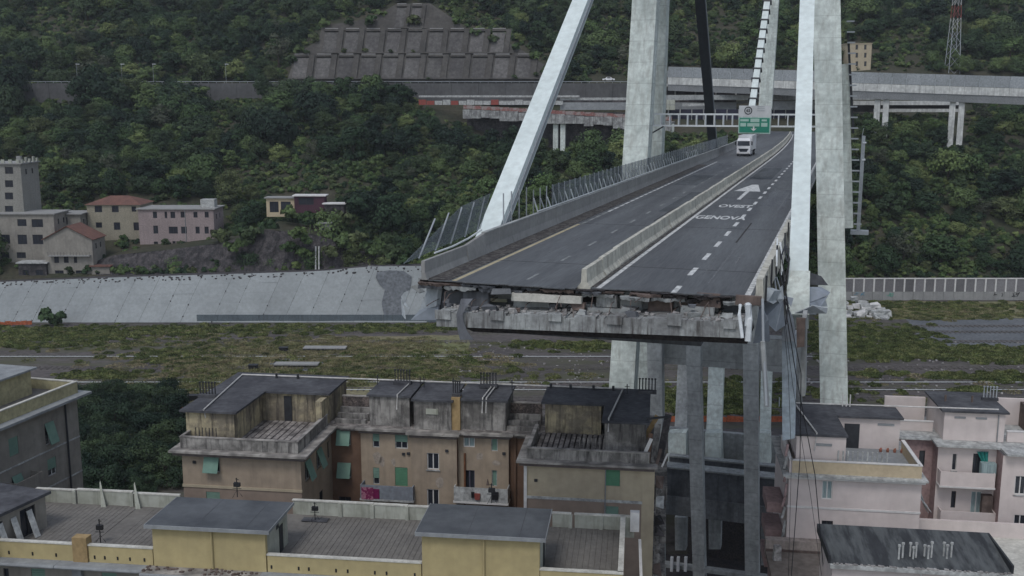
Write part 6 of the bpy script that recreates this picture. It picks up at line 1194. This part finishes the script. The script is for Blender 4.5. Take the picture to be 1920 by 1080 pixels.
t, F, xx, zt, dp = house('garden_hut', 'purple garden hut with white sheet roof amid the hillside trees', 'hut', 552, 608, 368, 386, 302, 4, mat('hut_purple', (.075, .035, .05)), [(560, 371, 588, 384, k)], roof='flat', rm=M_WTRIM, deep=2)
house('garden_shed', 'open shed with grey corrugated roof left of the purple hut', 'shed', 500, 552, 372, 400, 303, 4, M_SAND, [(506, 378, 522, 398, k), (527, 378, 545, 398, k)], roof='flat', rm=M_PARA, deep=1)
house('garden_shed', 'low white-roofed shed right of the purple hut', 'shed', 608, 645, 383, 396, 300, 3, M_STONE, [], roof='flat', rm=M_WTRIM, deep=1)
house('garden_store', 'small grey concrete store below the purple hut', 'shed', 600, 619, 419, 437, 290, 3, M_PARA, [(604, 424, 609, 436, k)], roof='flat', rm=M_WGREY, deep=1)
house('hilltop_building', 'tall cream building with dark windows above the viaduct, right of the tower', 'building', 1590, 1635, 82, 127, 440, 12, M_CREAMB, [(u, v, u + 5, v + 9, k) for u in (1604, 1620) for v in (84, 99, 115)], roof='flat', rm=M_CREAMB, over=.2)
# ------------------------------------------------------------------ vegetation
def quads_mesh(name, C, N_, size, m_, aspect=1.0):
    """leaf faces: centres C, normals N_, sizes"""
    n = len(C); a = np.cross(N_, rng.normal(size=(n, 3))); a /= np.linalg.norm(a, axis=1)[:, None] + 1e-9; b = np.cross(N_, a)
    s = size[:, None]; V = np.stack([C - a * s - b * s * aspect, C + a * s - b * s * aspect * .7, C + a * s * .8 + b * s * aspect, C - a * s * .7 + b * s * aspect], 1).reshape(-1, 3)
    me = bpy.data.meshes.new(name); me.vertices.add(len(V)); me.vertices.foreach_set('co', V.astype(np.float32).ravel())
    me.loops.add(n * 4); me.loops.foreach_set('vertex_index', np.arange(n * 4, dtype=np.int32)); me.polygons.add(n)
    me.polygons.foreach_set('loop_start', np.arange(0, n * 4, 4, dtype=np.int32)); me.polygons.foreach_set('loop_total', np.full(n, 4, dtype=np.int32))
    me.materials.append(m_); me.update(); me.validate(); return me
def crown_mesh(name, r, h, lobes, n, size, m_, base=0.25, spiky=0.0):
    """a crown of leaf faces spread over uneven lobes; radius r, height h, foot at base*h"""
    Cs, Ns = [], []
    L0 = []
    for i in range(lobes):
        a = rng.uniform(0, 2 * math.pi); rr = r * math.sqrt(rng.uniform(0, 1)) * .72; zz = h * (base + (1 - base) * rng.uniform(.12, .9)); k = 1 - abs((zz / h - base) / (1 - base) - .45) * .9
        L0.append((rr * math.cos(a) * k, rr * math.sin(a) * k, zz, r * rng.uniform(.26, .48)))
    for (x, y, z, lr_) in L0:
        k = int(n / lobes); d = rng.normal(size=(k, 3)); d /= np.linalg.norm(d, axis=1)[:, None]; d[:, 2] = np.where(d[:, 2] < -.3, -d[:, 2] * .6, d[:, 2])
        rad = lr_ * rng.uniform(.55, 1.12, size=k)[:, None]; c = np.array([x, y, z]) + d * rad * np.array([1, 1, .85]); nn = d + rng.normal(scale=.33, size=(k, 3)); nn /= np.linalg.norm(nn, axis=1)[:, None]; Cs.append(c); Ns.append(nn)
    if spiky:
        k = int(n * .12); d = rng.normal(size=(k, 3)); d /= np.linalg.norm(d, axis=1)[:, None]; d[:, 2] = np.abs(d[:, 2]); Cs.append(np.array([0, 0, h * .45]) + d * np.array([r, r, h * .55]) * rng.uniform(.8, 1.15, size=k)[:, None]); Ns.append(d)
    C = np.concatenate(Cs); N_ = np.concatenate(Ns); return quads_mesh(name, C, N_, rng.uniform(.6, 1.3, size=len(C)) * size, m_)
def trunk_mesh(h, r):
    mb = MB(); mb.tube([(0, 0, -.6), (.05, 0, h * .3), (.15, .1, h * .55)], r, 6, r * .5)
    for k in range(4): a = k * 1.6; mb.tube([(.08, .04, h * .35), (math.cos(a) * h * .18, math.sin(a) * h * .18, h * .6)], r * .4, 5, r * .15)
    me = bpy.data.meshes.new('trunk'); me.from_pydata(mb.v, [], mb.f); me.materials.append(M_BARK); return me
KINDS = [  # name, radius, height, lobes, faces, leaf size, material, base, label adjective
    ('broadleaf_tree', 4.4, 7.5, 16, 1700, .27, F_DARK, .12, 'dark rounded'), ('broadleaf_tree', 4.8, 8.5, 20, 2000, .27, F_MID, .12, 'green spreading'), ('broadleaf_tree', 3.8, 7.0, 14, 1500, .25, F_MID, .12, 'mid-green bushy'),
    ('broadleaf_tree', 4.0, 6.0, 13, 1500, .22, F_LITE, .08, 'light green bushy'), ('tall_tree', 3.2, 10.0, 16, 1700, .27, F_DARK, .1, 'tall dark'), ('broadleaf_tree', 5.6, 7.8, 22, 2300, .29, F_DARK, .08, 'broad dark'),
    ('broadleaf_tree', 4.2, 8.0, 30, 1900, .20, F_OLIVE, .15, 'grey-olive feathery'), ('sparse_tree', 3.6, 8.5, 9, 700, .2, F_OLIVE, .3, 'thin half-bare'),
    ('thicket_shrub', 3.4, 5.0, 18, 3000, .125, F_DARK, .0, 'fine-leaved dark')]
KINDS = [k if i != 7 else k[:6] + (F_GREY,) + k[7:] for i, k in enumerate(KINDS)]
CR = [crown_mesh('crown', k[1], k[2], k[3], int(k[4] * 1.6), k[5] * .78, k[6], k[7], .5 if i % 2 else 0) for i, k in enumerate(KINDS)]; TRM = [trunk_mesh(k[2], .28) for k in KINDS]
BUSH = [crown_mesh('bush', 2.0, 2.2, 8, 520, .24, F_MID, 0.0), crown_mesh('bush', 1.7, 1.8, 7, 460, .22, F_LITE, 0.0), crown_mesh('bush', 2.1, 1.6, 9, 560, .22, F_OLIVE, 0.0)]
def in_poly(u, v, P):
    c = False; n = len(P); j = n - 1
    for i in range(n):
        if (P[i][1] > v) != (P[j][1] > v) and u < (P[j][0] - P[i][0]) * (v - P[i][1]) / (P[j][1] - P[i][1]) + P[i][0]: c = not c
        j = i
    return c
CLEAR = [[(535, 158), (1032, 158), (1028, 118), (968, 78), (885, 55), (850, 28), (808, -2), (738, 0), (690, 26), (600, 40), (590, 74), (548, 96)],
         [(1110, 136), (1175, 136), (1175, 158), (1110, 158)], [(500, 146), (780, 146), (780, 156), (500, 156)], [(400, 150), (498, 150), (498, 184), (400, 184)], [(40, 155), (158, 155), (158, 184), (40, 184)],
         [(780, 150), (1180, 150), (1250, 262), (1170, 234), (880, 226), (780, 196)], [(1240, 120), (1960, 134), (1960, 186), (1540, 190), (1540, 248), (1250, 248)], [(1600, 186), (1810, 186), (1810, 212), (1600, 212)], [(1635, 186), (1670, 186), (1670, 214), (1635, 214)], [(1778, 170), (1812, 170), (1812, 270), (1778, 262)], [(1030, 232), (1060, 232), (1060, 276), (1030, 276)],
         [(0, 290), (78, 290), (80, 385), (160, 388), (160, 360), (350, 362), (430, 375), (430, 470), (220, 472), (215, 520), (0, 520)], [(495, 358), (650, 358), (650, 400), (495, 402)], [(1586, 72), (1640, 72), (1640, 122), (1586, 122)], [(1888, 252), (1960, 252), (1960, 280), (1888, 280)], [(1880, 232), (1160, 240), (1160, 232)]]
OPEN = [[(370, 305), (650, 300), (650, 352), (420, 356)], [(640, 325), (905, 320), (880, 378), (650, 372)], [(1620, 395), (1760, 420), (1800, 470), (1640, 480)], [(1800, 420), (1920, 400), (1920, 470), (1820, 480)], [(1640, 60), (1760, 40), (1740, 120), (1650, 120)], [(1130, 20), (1180, 20), (1180, 90), (1100, 90)], [(860, 10), (940, 40), (1020, 100), (900, 60)], [(1260, 40), (1400, 10), (1400, 110), (1260, 110)], [(0, 20), (120, 0), (200, 60), (60, 80)]]
def tree_ok(x, y, z, r, h):
    for k in (.25, .6, .92):
        u, v = proj(x, y, z + h * k)
        for P in CLEAR:
            if in_poly(u, v, P) or in_poly(u - r * 3.2, v, P) or in_poly(u + r * 3.2, v, P): return False
    return True
TREES = []
yy = 0
for _ in range(9000):
    Y = 281 + (rng.random() ** 1.15) * 300; half = Y * .53 + 8; x = rng.uniform(-half, half)
    st = hill_start(x)
    if Y < st + 3: continue
    if x < 45 and Y < 289 and x > -130: pass
    ki = int(rng.choice(8, p=[.19, .2, .17, .13, .05, .13, .09, .04])); 
    if x > 60 and rng.random() < .35: ki = int(rng.choice([1, 2, 3]))
    sc_ = float(np.clip(rng.lognormal(-.1, .33), .45, 1.75)); z = hill(x, Y); r = KINDS[ki][1] * sc_
    # no crown through the bridge deck or its towers
    t_ = x * B.X.x + Y * B.X.y
    if -27 < t_ < 2 and z + KINDS[ki][2] * sc_ > 39 and Y < 400: continue
    if not tree_ok(x, Y, z, r, KINDS[ki][2] * sc_): continue
    uu_, vv_ = proj(x, Y, z + 3)
    if any(in_poly(uu_, vv_, P) for P in OPEN) and (rng.random() < .88 or sc_ > .8): continue
    TREES.append((x, Y, z - .3 - .12 * r, ki, sc_, r))
# thin out so that crowns touch but do not pile up
cell = {}; kept = []
for t in TREES:
    key = (int(t[0] // 12), int(t[1] // 12)); ok = True
    for i in (-1, 0, 1):
        for j in (-1, 0, 1):
            for q in cell.get((key[0] + i, key[1] + j), ()):
                if (q[0] - t[0]) ** 2 + (q[1] - t[1]) ** 2 < ((q[5] + t[5]) * .56) ** 2: ok = False; break
            if not ok: break
        if not ok: break
    if ok: cell.setdefault(key, []).append(t); kept.append(t)
# trees standing right below the valley road, hiding most of its wall
for a_, b_ in ((-60, 34), (166, 392), (505, 640), (650, 770)):
    u = a_
    while u < b_:
        Yt = float(rng.uniform(400, 405.5)); ki = int(rng.choice([0, 1, 2, 5, 6])); x = (u - 960) / 1960 * Yt * 1.0; z = hill(x, Yt); want = float(rng.uniform(11.0, 15.0)) if b_ < 500 else float(rng.uniform(8.0, 11.5)); sc_ = want / KINDS[ki][2]
        kept.append((x, Yt, z - .4, ki, sc_, KINDS[ki][1] * sc_)); u += float(rng.uniform(14, 24))
# the thicket between the left block and the taupe block
for _ in range(600):
    u = rng.uniform(135, 345); v = rng.uniform(745, 925); g_ = at_z(u, v, 0)
    if g_.y < 141: continue
    if u > 340 - (925 - v) * .1 + 10: continue
    ki = 8; sc_ = rng.uniform(.7, 1.15); r = KINDS[ki][1] * sc_
    if all((q[0] - g_.x) ** 2 + (q[1] - g_.y) ** 2 > ((q[5] + r) * .42) ** 2 for q in kept[-120:]): kept.append((g_.x, g_.y, -.2, ki, sc_, r))
kept.sort(key=lambda t: -t[5] / t[1])
near = kept[:290]; far = kept[290:]
print('trees', len(near), len(far))
GEN = {}
MARKS = [('the tower house', 40, 360), ('the cream house', 215, 415), ('the pink house', 330, 420), ('the purple hut', 580, 375), ('the old stone wall', 480, 480), ('the pale embankment', 700, 500), ('the leftmost lamp post', 145, 120), ('the long road wall', 450, 168), ('the left end of the gridded wall', 545, 130),
         ('the top of the gridded wall', 780, 10), ('the right end of the gridded wall', 1020, 130), ('the red and white barrier', 830, 185), ('the crumbling viaduct', 960, 215), ('the foot of the left stay', 925, 420), ('the middle of the left stay', 1010, 210), ('the white car', 1141, 146), ('the left tower leg', 1200, 260), ('the dark stay', 1320, 60), ('the parapet fence', 1100, 350),
         ('the strapped stay', 1425, 80), ('the gantry', 1300, 225), ('the hilltop building', 1612, 95), ('the lattice mast', 1785, 60), ('the left viaduct pier', 1652, 195), ('the right viaduct pier', 1795, 225), ('the scaffold mast', 1612, 350), ('the left end of the boundary wall', 1640, 520), ('the middle of the boundary wall', 1760, 520), ('the right end of the boundary wall', 1890, 520), ('the right tower leg', 1570, 400), ('the right photo edge', 1915, 400), ('the left photo edge', 5, 200), ('the top left photo corner', 5, 5), ('the top right photo corner', 1915, 5), ('the grey left block', 130, 800), ('the taupe block', 340, 830)]
bucket = {}
for t in near:
    x, y, z, ki, sc_, r = t; u, v = proj(x, y, z + KINDS[ki][2] * sc_ * .5)
    m_ = min(MARKS, key=lambda q: (q[1] - u) ** 2 + (1.6 * (q[2] - v)) ** 2); du, dv = u - m_[1], v - m_[2]
    side = ('right of' if du > 0 else 'left of') if abs(du) > 1.2 * abs(dv) else ('below' if dv > 0 else 'above')
    size = 'small' if r < 3.0 else ('large' if r > 5.2 else 'middling')
    bucket.setdefault((size, KINDS[ki][8], side, m_[0], KINDS[ki][0]), []).append((u, t))
ORD = ['leftmost', 'second', 'third', 'fourth', 'fifth', 'sixth', 'seventh', 'eighth', 'ninth', 'tenth', 'eleventh', 'twelfth']
for (size, adj, side, mk_, nm), L0 in bucket.items():
    L0.sort(key=lambda q: q[0])
    for i, (u, (x, y, z, ki, sc_, r)) in enumerate(L0):
        lab = '%s %s tree %s %s' % (size, adj, side, mk_)
        if len(L0) > 1: lab = ('leftmost ' if i == 0 else ('rightmost ' if i == len(L0) - 1 else ORD[min(i, 11)] + ' from left ')) + lab
        t = bpy.data.objects.new(nm, None); COL.objects.link(t); t.location = (x, y, z); t.rotation_euler = (0, 0, rng.uniform(0, 6.28)); t.scale = (sc_ * rng.uniform(.78, 1.25), sc_ * rng.uniform(.78, 1.2), sc_ * rng.uniform(.75, 1.2)); t['label'] = lab; t['category'] = 'tree'
        t['group'] = 'thicket trees behind the left roofs' if y < 215 else 'trees on the hillside'
        c_ = bpy.data.objects.new('crown', CR[ki]); COL.objects.link(c_); c_.parent = t; w_ = bpy.data.objects.new('trunk', TRM[ki]); COL.objects.link(w_); w_.parent = t
        GEN.setdefault(ki, c_)
def scatter(name, pts, sources, **kw):
    """one object: copies of the source meshes on points; pts rows x, y, z, rot, scale, index"""
    A = np.array(pts, dtype=np.float32); me = bpy.data.meshes.new(name); me.vertices.add(len(A)); me.vertices.foreach_set('co', A[:, :3].ravel())
    for i, k in enumerate(('rz', 'sc')): at = me.attributes.new(k, 'FLOAT', 'POINT'); at.data.foreach_set('value', A[:, 3 + i].copy())
    at = me.attributes.new('pick', 'INT', 'POINT'); at.data.foreach_set('value', A[:, 5].astype(np.int32))
    o = bpy.data.objects.new(name, me); COL.objects.link(o); o['kind'] = 'stuff'
    for k, v in kw.items(): o[k] = v
    ng = bpy.data.node_groups.new(name, 'GeometryNodeTree'); ng.interface.new_socket('Geometry', in_out='INPUT', socket_type='NodeSocketGeometry'); ng.interface.new_socket('Geometry', in_out='OUTPUT', socket_type='NodeSocketGeometry')
    N = ng.nodes; L = ng.links; gi = N.new('NodeGroupInput'); go = N.new('NodeGroupOutput'); m2p = N.new('GeometryNodeMeshToPoints'); L.new(gi.outputs[0], m2p.inputs[0])
    iop = N.new('GeometryNodeInstanceOnPoints'); L.new(m2p.outputs[0], iop.inputs['Points']); jn = N.new('GeometryNodeJoinGeometry'); iop.inputs['Pick Instance'].default_value = True
    for s_ in reversed(sources):
        oi = N.new('GeometryNodeObjectInfo'); oi.transform_space = 'ORIGINAL'; oi.inputs['Object'].default_value = s_; oi.inputs['As Instance'].default_value = True; L.new(oi.outputs['Geometry'], jn.inputs[0])
    L.new(jn.outputs[0], iop.inputs['Instance'])
    def na(n_, t_): x = N.new('GeometryNodeInputNamedAttribute'); x.data_type = t_; x.inputs['Name'].default_value = n_; return x.outputs[0]
    cx = N.new('ShaderNodeCombineXYZ'); L.new(na('rz', 'FLOAT'), cx.inputs[2]); e2r = N.new('FunctionNodeEulerToRotation'); L.new(cx.outputs[0], e2r.inputs[0]); L.new(e2r.outputs[0], iop.inputs['Rotation'])
    L.new(na('sc', 'FLOAT'), iop.inputs['Scale']); L.new(na('pick', 'INT'), iop.inputs['Instance Index']); L.new(iop.outputs[0], go.inputs[0])
    md = o.modifiers.new('scatter', 'NODES'); md.node_group = ng; return o
kis = sorted(GEN); srcs = [GEN[k] for k in kis]
fp = [(x, y, z, rng.uniform(0, 6.28), sc_, kis.index(ki) if ki in kis else 0) for x, y, z, ki, sc_, r in far]
scatter('far_wood', fp, srcs)
def bush_thing(i, x, y, z, s_, lab, grp=None, cat='bush'):
    o = bpy.data.objects.new('bush', BUSH[i]); COL.objects.link(o); o.location = (x, y, z); o.scale = (s_,) * 3; o.rotation_euler = (0, 0, rng.uniform(0, 6)); o['label'] = lab; o['category'] = cat
    if grp: o['group'] = grp
    return o
bs = []
g_ = at_z(97, 612, 0); bs.append(bush_thing(0, g_.x, g_.y, 0, 1.9, 'green bush standing in front of the pale embankment at the left'))
for u, v, l, i, s_ in ((694, 42, 'olive bush on the upper ledge of the gridded wall', 1, 2.2), (776, 40, 'green bush beside the top panels of the gridded wall', 2, 2.0), (1212, 0, '', 0, 0)):
    if s_: p = gp(u, v + 8, .5); bs.append(bush_thing(i, p.x, p.y, p.z, s_, l))
for i, (u, v) in enumerate(((565, 95), (645, 97), (685, 96), (733, 98), (775, 97), (575, 100), (660, 148), (1005, 140), (803, 148), (965, 147))):
    p = gp(u, v + 2, .8); bs.append(bush_thing(2, p.x, p.y, p.z - .5, rng.uniform(.5, 1.0), ['second ledge bush, far left end of the middle row', 'second bush from the left on the middle ledge', 'third bush from the left on the middle ledge', 'fourth bush from the left on the middle ledge', 'rightmost bush on the middle ledge', 'lowest bush at the left end of the middle ledge', 'leftmost bush at the bottom', 'rightmost bush at the bottom', 'second bush at the bottom', 'third bush at the bottom'][i] + ' of the gridded wall', 'bushes on the gridded wall'))
for i, (u, v, s_, k_) in enumerate(((545, 112, 1.7, 2), (562, 92, 1.5, 0), (590, 70, 1.6, 2), (612, 44, 1.6, 0), (655, 38, 1.5, 2), (715, 24, 1.4, 0), (858, 38, 1.7, 1), (890, 60, 1.5, 0), (925, 72, 1.5, 2), (968, 86, 1.6, 1), (1000, 104, 1.5, 0), (1024, 130, 1.7, 2))):
    p = gp(u, v + 4, .2); bush_thing(k_, p.x, p.y, p.z - 1.2, s_, ['lowest', 'second', 'third', 'fourth', 'fifth', 'topmost'][i if i < 6 else 11 - i] + (' bush climbing the left edge' if i < 6 else ' bush climbing the right edge') + ' of the gridded wall', 'bushes along the edges of the gridded wall')
g_ = at_y(560, 500, 279); 
for i, (u, v, s_) in enumerate(((560, 440, 1.9), (545, 465, 1.7), (570, 475, 1.5), (556, 495, 1.1), (575, 450, 1.4))):
    p = at_y(u, v, 281); bs.append(bush_thing(1, p.x, p.y, p.z - 1.5, s_, ['topmost', 'leftmost', 'rightmost', 'lowest', 'upper right'][i] + ' clump of the light green climber on the old stone wall', 'climbers on the stone wall', 'climber'))
for i, (u, v, Yk, s_, k_) in enumerate(((470, 440, 284, 2.2, 2), (505, 425, 290, 2.0, 0), (640, 452, 284, 2.0, 0), (668, 448, 286, 2.2, 2), (700, 462, 283, 2.0, 0), (735, 470, 282, 2.2, 2), (760, 488, 279, 1.6, 0), (718, 490, 279, 1.4, 2), (620, 470, 281, 1.6, 2), (440, 460, 281, 1.6, 0), (540, 398, 296, 1.7, 0), (575, 404, 296, 1.6, 1), (640, 410, 294, 2.0, 2), (665, 380, 300, 2.2, 0), (415, 440, 288, 1.9, 2))):
    p = at_y(u, v, Yk); bush_thing(k_, p.x, p.y, p.z - 2.0 * s_ * .6, s_, ['first', 'second', 'third', 'fourth', 'fifth', 'sixth', 'seventh', 'eighth', 'ninth', 'tenth', 'eleventh', 'twelfth', 'thirteenth', 'fourteenth', 'fifteenth'][sorted(range(15), key=lambda q: (470, 505, 640, 668, 700, 735, 760, 718, 620, 440, 540, 575, 641, 665, 415)[q]).index(i)] + ' from left of the overgrown bushes along the old stone wall', 'bushes along the old stone wall')
up = []
for _ in range(26000):
    Y = 281 + rng.random() ** 1.2 * 290; half = Y * .53 + 8; x = rng.uniform(-half, half)
    if Y < hill_start(x) + 1.5: continue
    z = hill(x, Y); u, v = proj(x, Y, z + 1)
    if any(in_poly(u, v, P) for P in CLEAR[:11]): continue
    if any(in_poly(u, v, P) for P in CLEAR[11:15]) and rng.random() < .8: continue
    t_ = x * B.X.x + Y * B.X.y
    if -27 < t_ < 2 and z > 41 and Y < 400: continue
    up.append((x, Y, z - .4, rng.uniform(0, 6.28), rng.uniform(.5, 1.15), int(rng.integers(0, 3))))
scatter('hillside_undergrowth', up, bs[:1] + [bs[1], bs[2]])
# weeds and grass on the yard
def tuft(name, n, r, h, size, m_):
    d = rng.normal(size=(n, 3)); a = rng.uniform(0, 6.28, n); rr = r * np.sqrt(rng.random(n)); C = np.stack([rr * np.cos(a), rr * np.sin(a), h * rng.random(n) * (1 - rr / r * .6)], 1)
    N_ = np.stack([rng.normal(size=n), rng.normal(size=n), rng.uniform(.2, 1.0, n)], 1); N_ /= np.linalg.norm(N_, axis=1)[:, None]; me = quads_mesh(name, C, N_, rng.uniform(.6, 1.3, n) * size, m_, 1.2)
    return me
TM = [tuft('weed_clump', 180, .9, .6, .085, F_WEED), tuft('grass_clump', 220, 1.3, .42, .06, F_DRY), tuft('green_clump', 160, .8, .45, .08, F_WEED)]
src = []
for me, l, (u, v) in zip(TM, ('weed clump beside the rail near the gravel patch', 'dry grass clump at the left end of the meadow', 'green clump at the foot of the boundary wall'), ((1560, 705), (610, 640), (1700, 572))):
    g_ = at_z(u, v, 0); o = bpy.data.objects.new(me.name, me); COL.objects.link(o); o.location = (g_.x, g_.y, 0); o['kind'] = 'stuff'; src.append(o)
ell = [  # u, v, ru, rv, count, kinds
    (150, 622, 260, 10, 900, (0, 2)), (60, 640, 160, 14, 700, (0, 2)), (300, 628, 240, 14, 500, (0, 2, 1)), (500, 618, 220, 9, 500, (0, 2)), (760, 616, 150, 7, 420, (0,)), (620, 650, 260, 16, 900, (1,)), (730, 690, 190, 34, 1800, (1, 2, 1)), (470, 680, 190, 40, 900, (1,)), (330, 700, 160, 45, 500, (1, 1, 2)),
    (180, 704, 60, 7, 300, (0,)), (310, 668, 60, 12, 130, (0,)), (380, 700, 60, 50, 500, (1, 2)), (1090, 650, 60, 9, 200, (0,)), (1010, 648, 60, 8, 120, (0,)), (1620, 640, 130, 30, 1500, (0, 2, 0)), (1760, 662, 180, 14, 900, (0,)), (1880, 668, 100, 14, 500, (0,)), (1560, 610, 60, 14, 200, (0, 2)), (1760, 574, 200, 10, 1100, (2, 0, 1)), (1760, 592, 180, 8, 800, (2, 1)),
    (1890, 708, 60, 9, 200, (0,)), (1790, 706, 50, 6, 120, (0,)), (1560, 738, 40, 12, 150, (0,)), (1820, 735, 45, 8, 120, (0,)), (1640, 702, 60, 5, 60, (0,)), (1400, 742, 90, 28, 420, (0, 2)), (1270, 750, 40, 28, 160, (0, 2)), (900, 700, 180, 22, 120, (1, 0)), (1100, 700, 160, 30, 70, (1, 0)), (1700, 728, 240, 30, 140, (0, 1)), (240, 800, 110, 70, 1300, (2, 1)), (150, 760, 120, 40, 500, (1, 2)), (300, 655, 330, 35, 350, (1, 0)), (1340, 770, 120, 8, 260, (0, 2))]
gpz = []
for u0, v0, ru, rv, n_, ks in ell:
    for _ in range(int(n_ * (.55 if 1 not in ks else .42))):
        a = rng.uniform(0, 6.28); rr = math.sqrt(rng.random()) * (1 + .25 * rng.normal()); u, v = u0 + ru * rr * math.cos(a), v0 + rv * rr * math.sin(a)
        if v < 563 or v > 930: continue
        g_ = at_z(u, v, 0)
        if g_.y > 287 or (g_.y > 261 and u < 830): continue
        gpz.append((g_.x, g_.y, 0, rng.uniform(0, 6.28), rng.uniform(.5, 1.5), int(rng.choice(ks))))
scatter('yard_weeds', gpz, src)
sb = MB()
for i in range(500):
    u = random.uniform(820, 1140) if i < 260 else random.uniform(1500, 1920); v = random.uniform(640, 740); g_ = at_z(u, v, 0); r = random.uniform(.06, .25)
    sb.hexa([g_ + Vector((sx * r * random.uniform(.5, 1.2), sy * r * random.uniform(.5, 1.2), z * r)) for z in (0, 1) for sx, sy in ((-1, -1), (1, -1), (1, 1), (-1, 1))])
sb.build('yard_stones', M_RUB, None, kind='stuff')

# ------------------------------------------------------------------ the air
hz_ = MB().box(-2510, 2510, -610, 3010, -9.5, 405); hz_o = hz_.build('haze', mat('haze_tmp', (1, 1, 1)), None, kind='stuff')
hm = bpy.data.materials.new('haze_air'); hm.use_nodes = True; hn = hm.node_tree; hn.nodes.remove(hn.nodes['Principled BSDF'])
pv = hn.nodes.new('ShaderNodeVolumePrincipled'); pv.inputs['Color'].default_value = (.86, .92, 1.0, 1); pv.inputs['Density'].default_value = 0.00010
hn.links.new(pv.outputs[0], hn.nodes['Material Output'].inputs['Volume']); hz_o.data.materials[0] = hm
S.cycles.volume_bounces = 0; S.cycles.volume_max_steps = 16
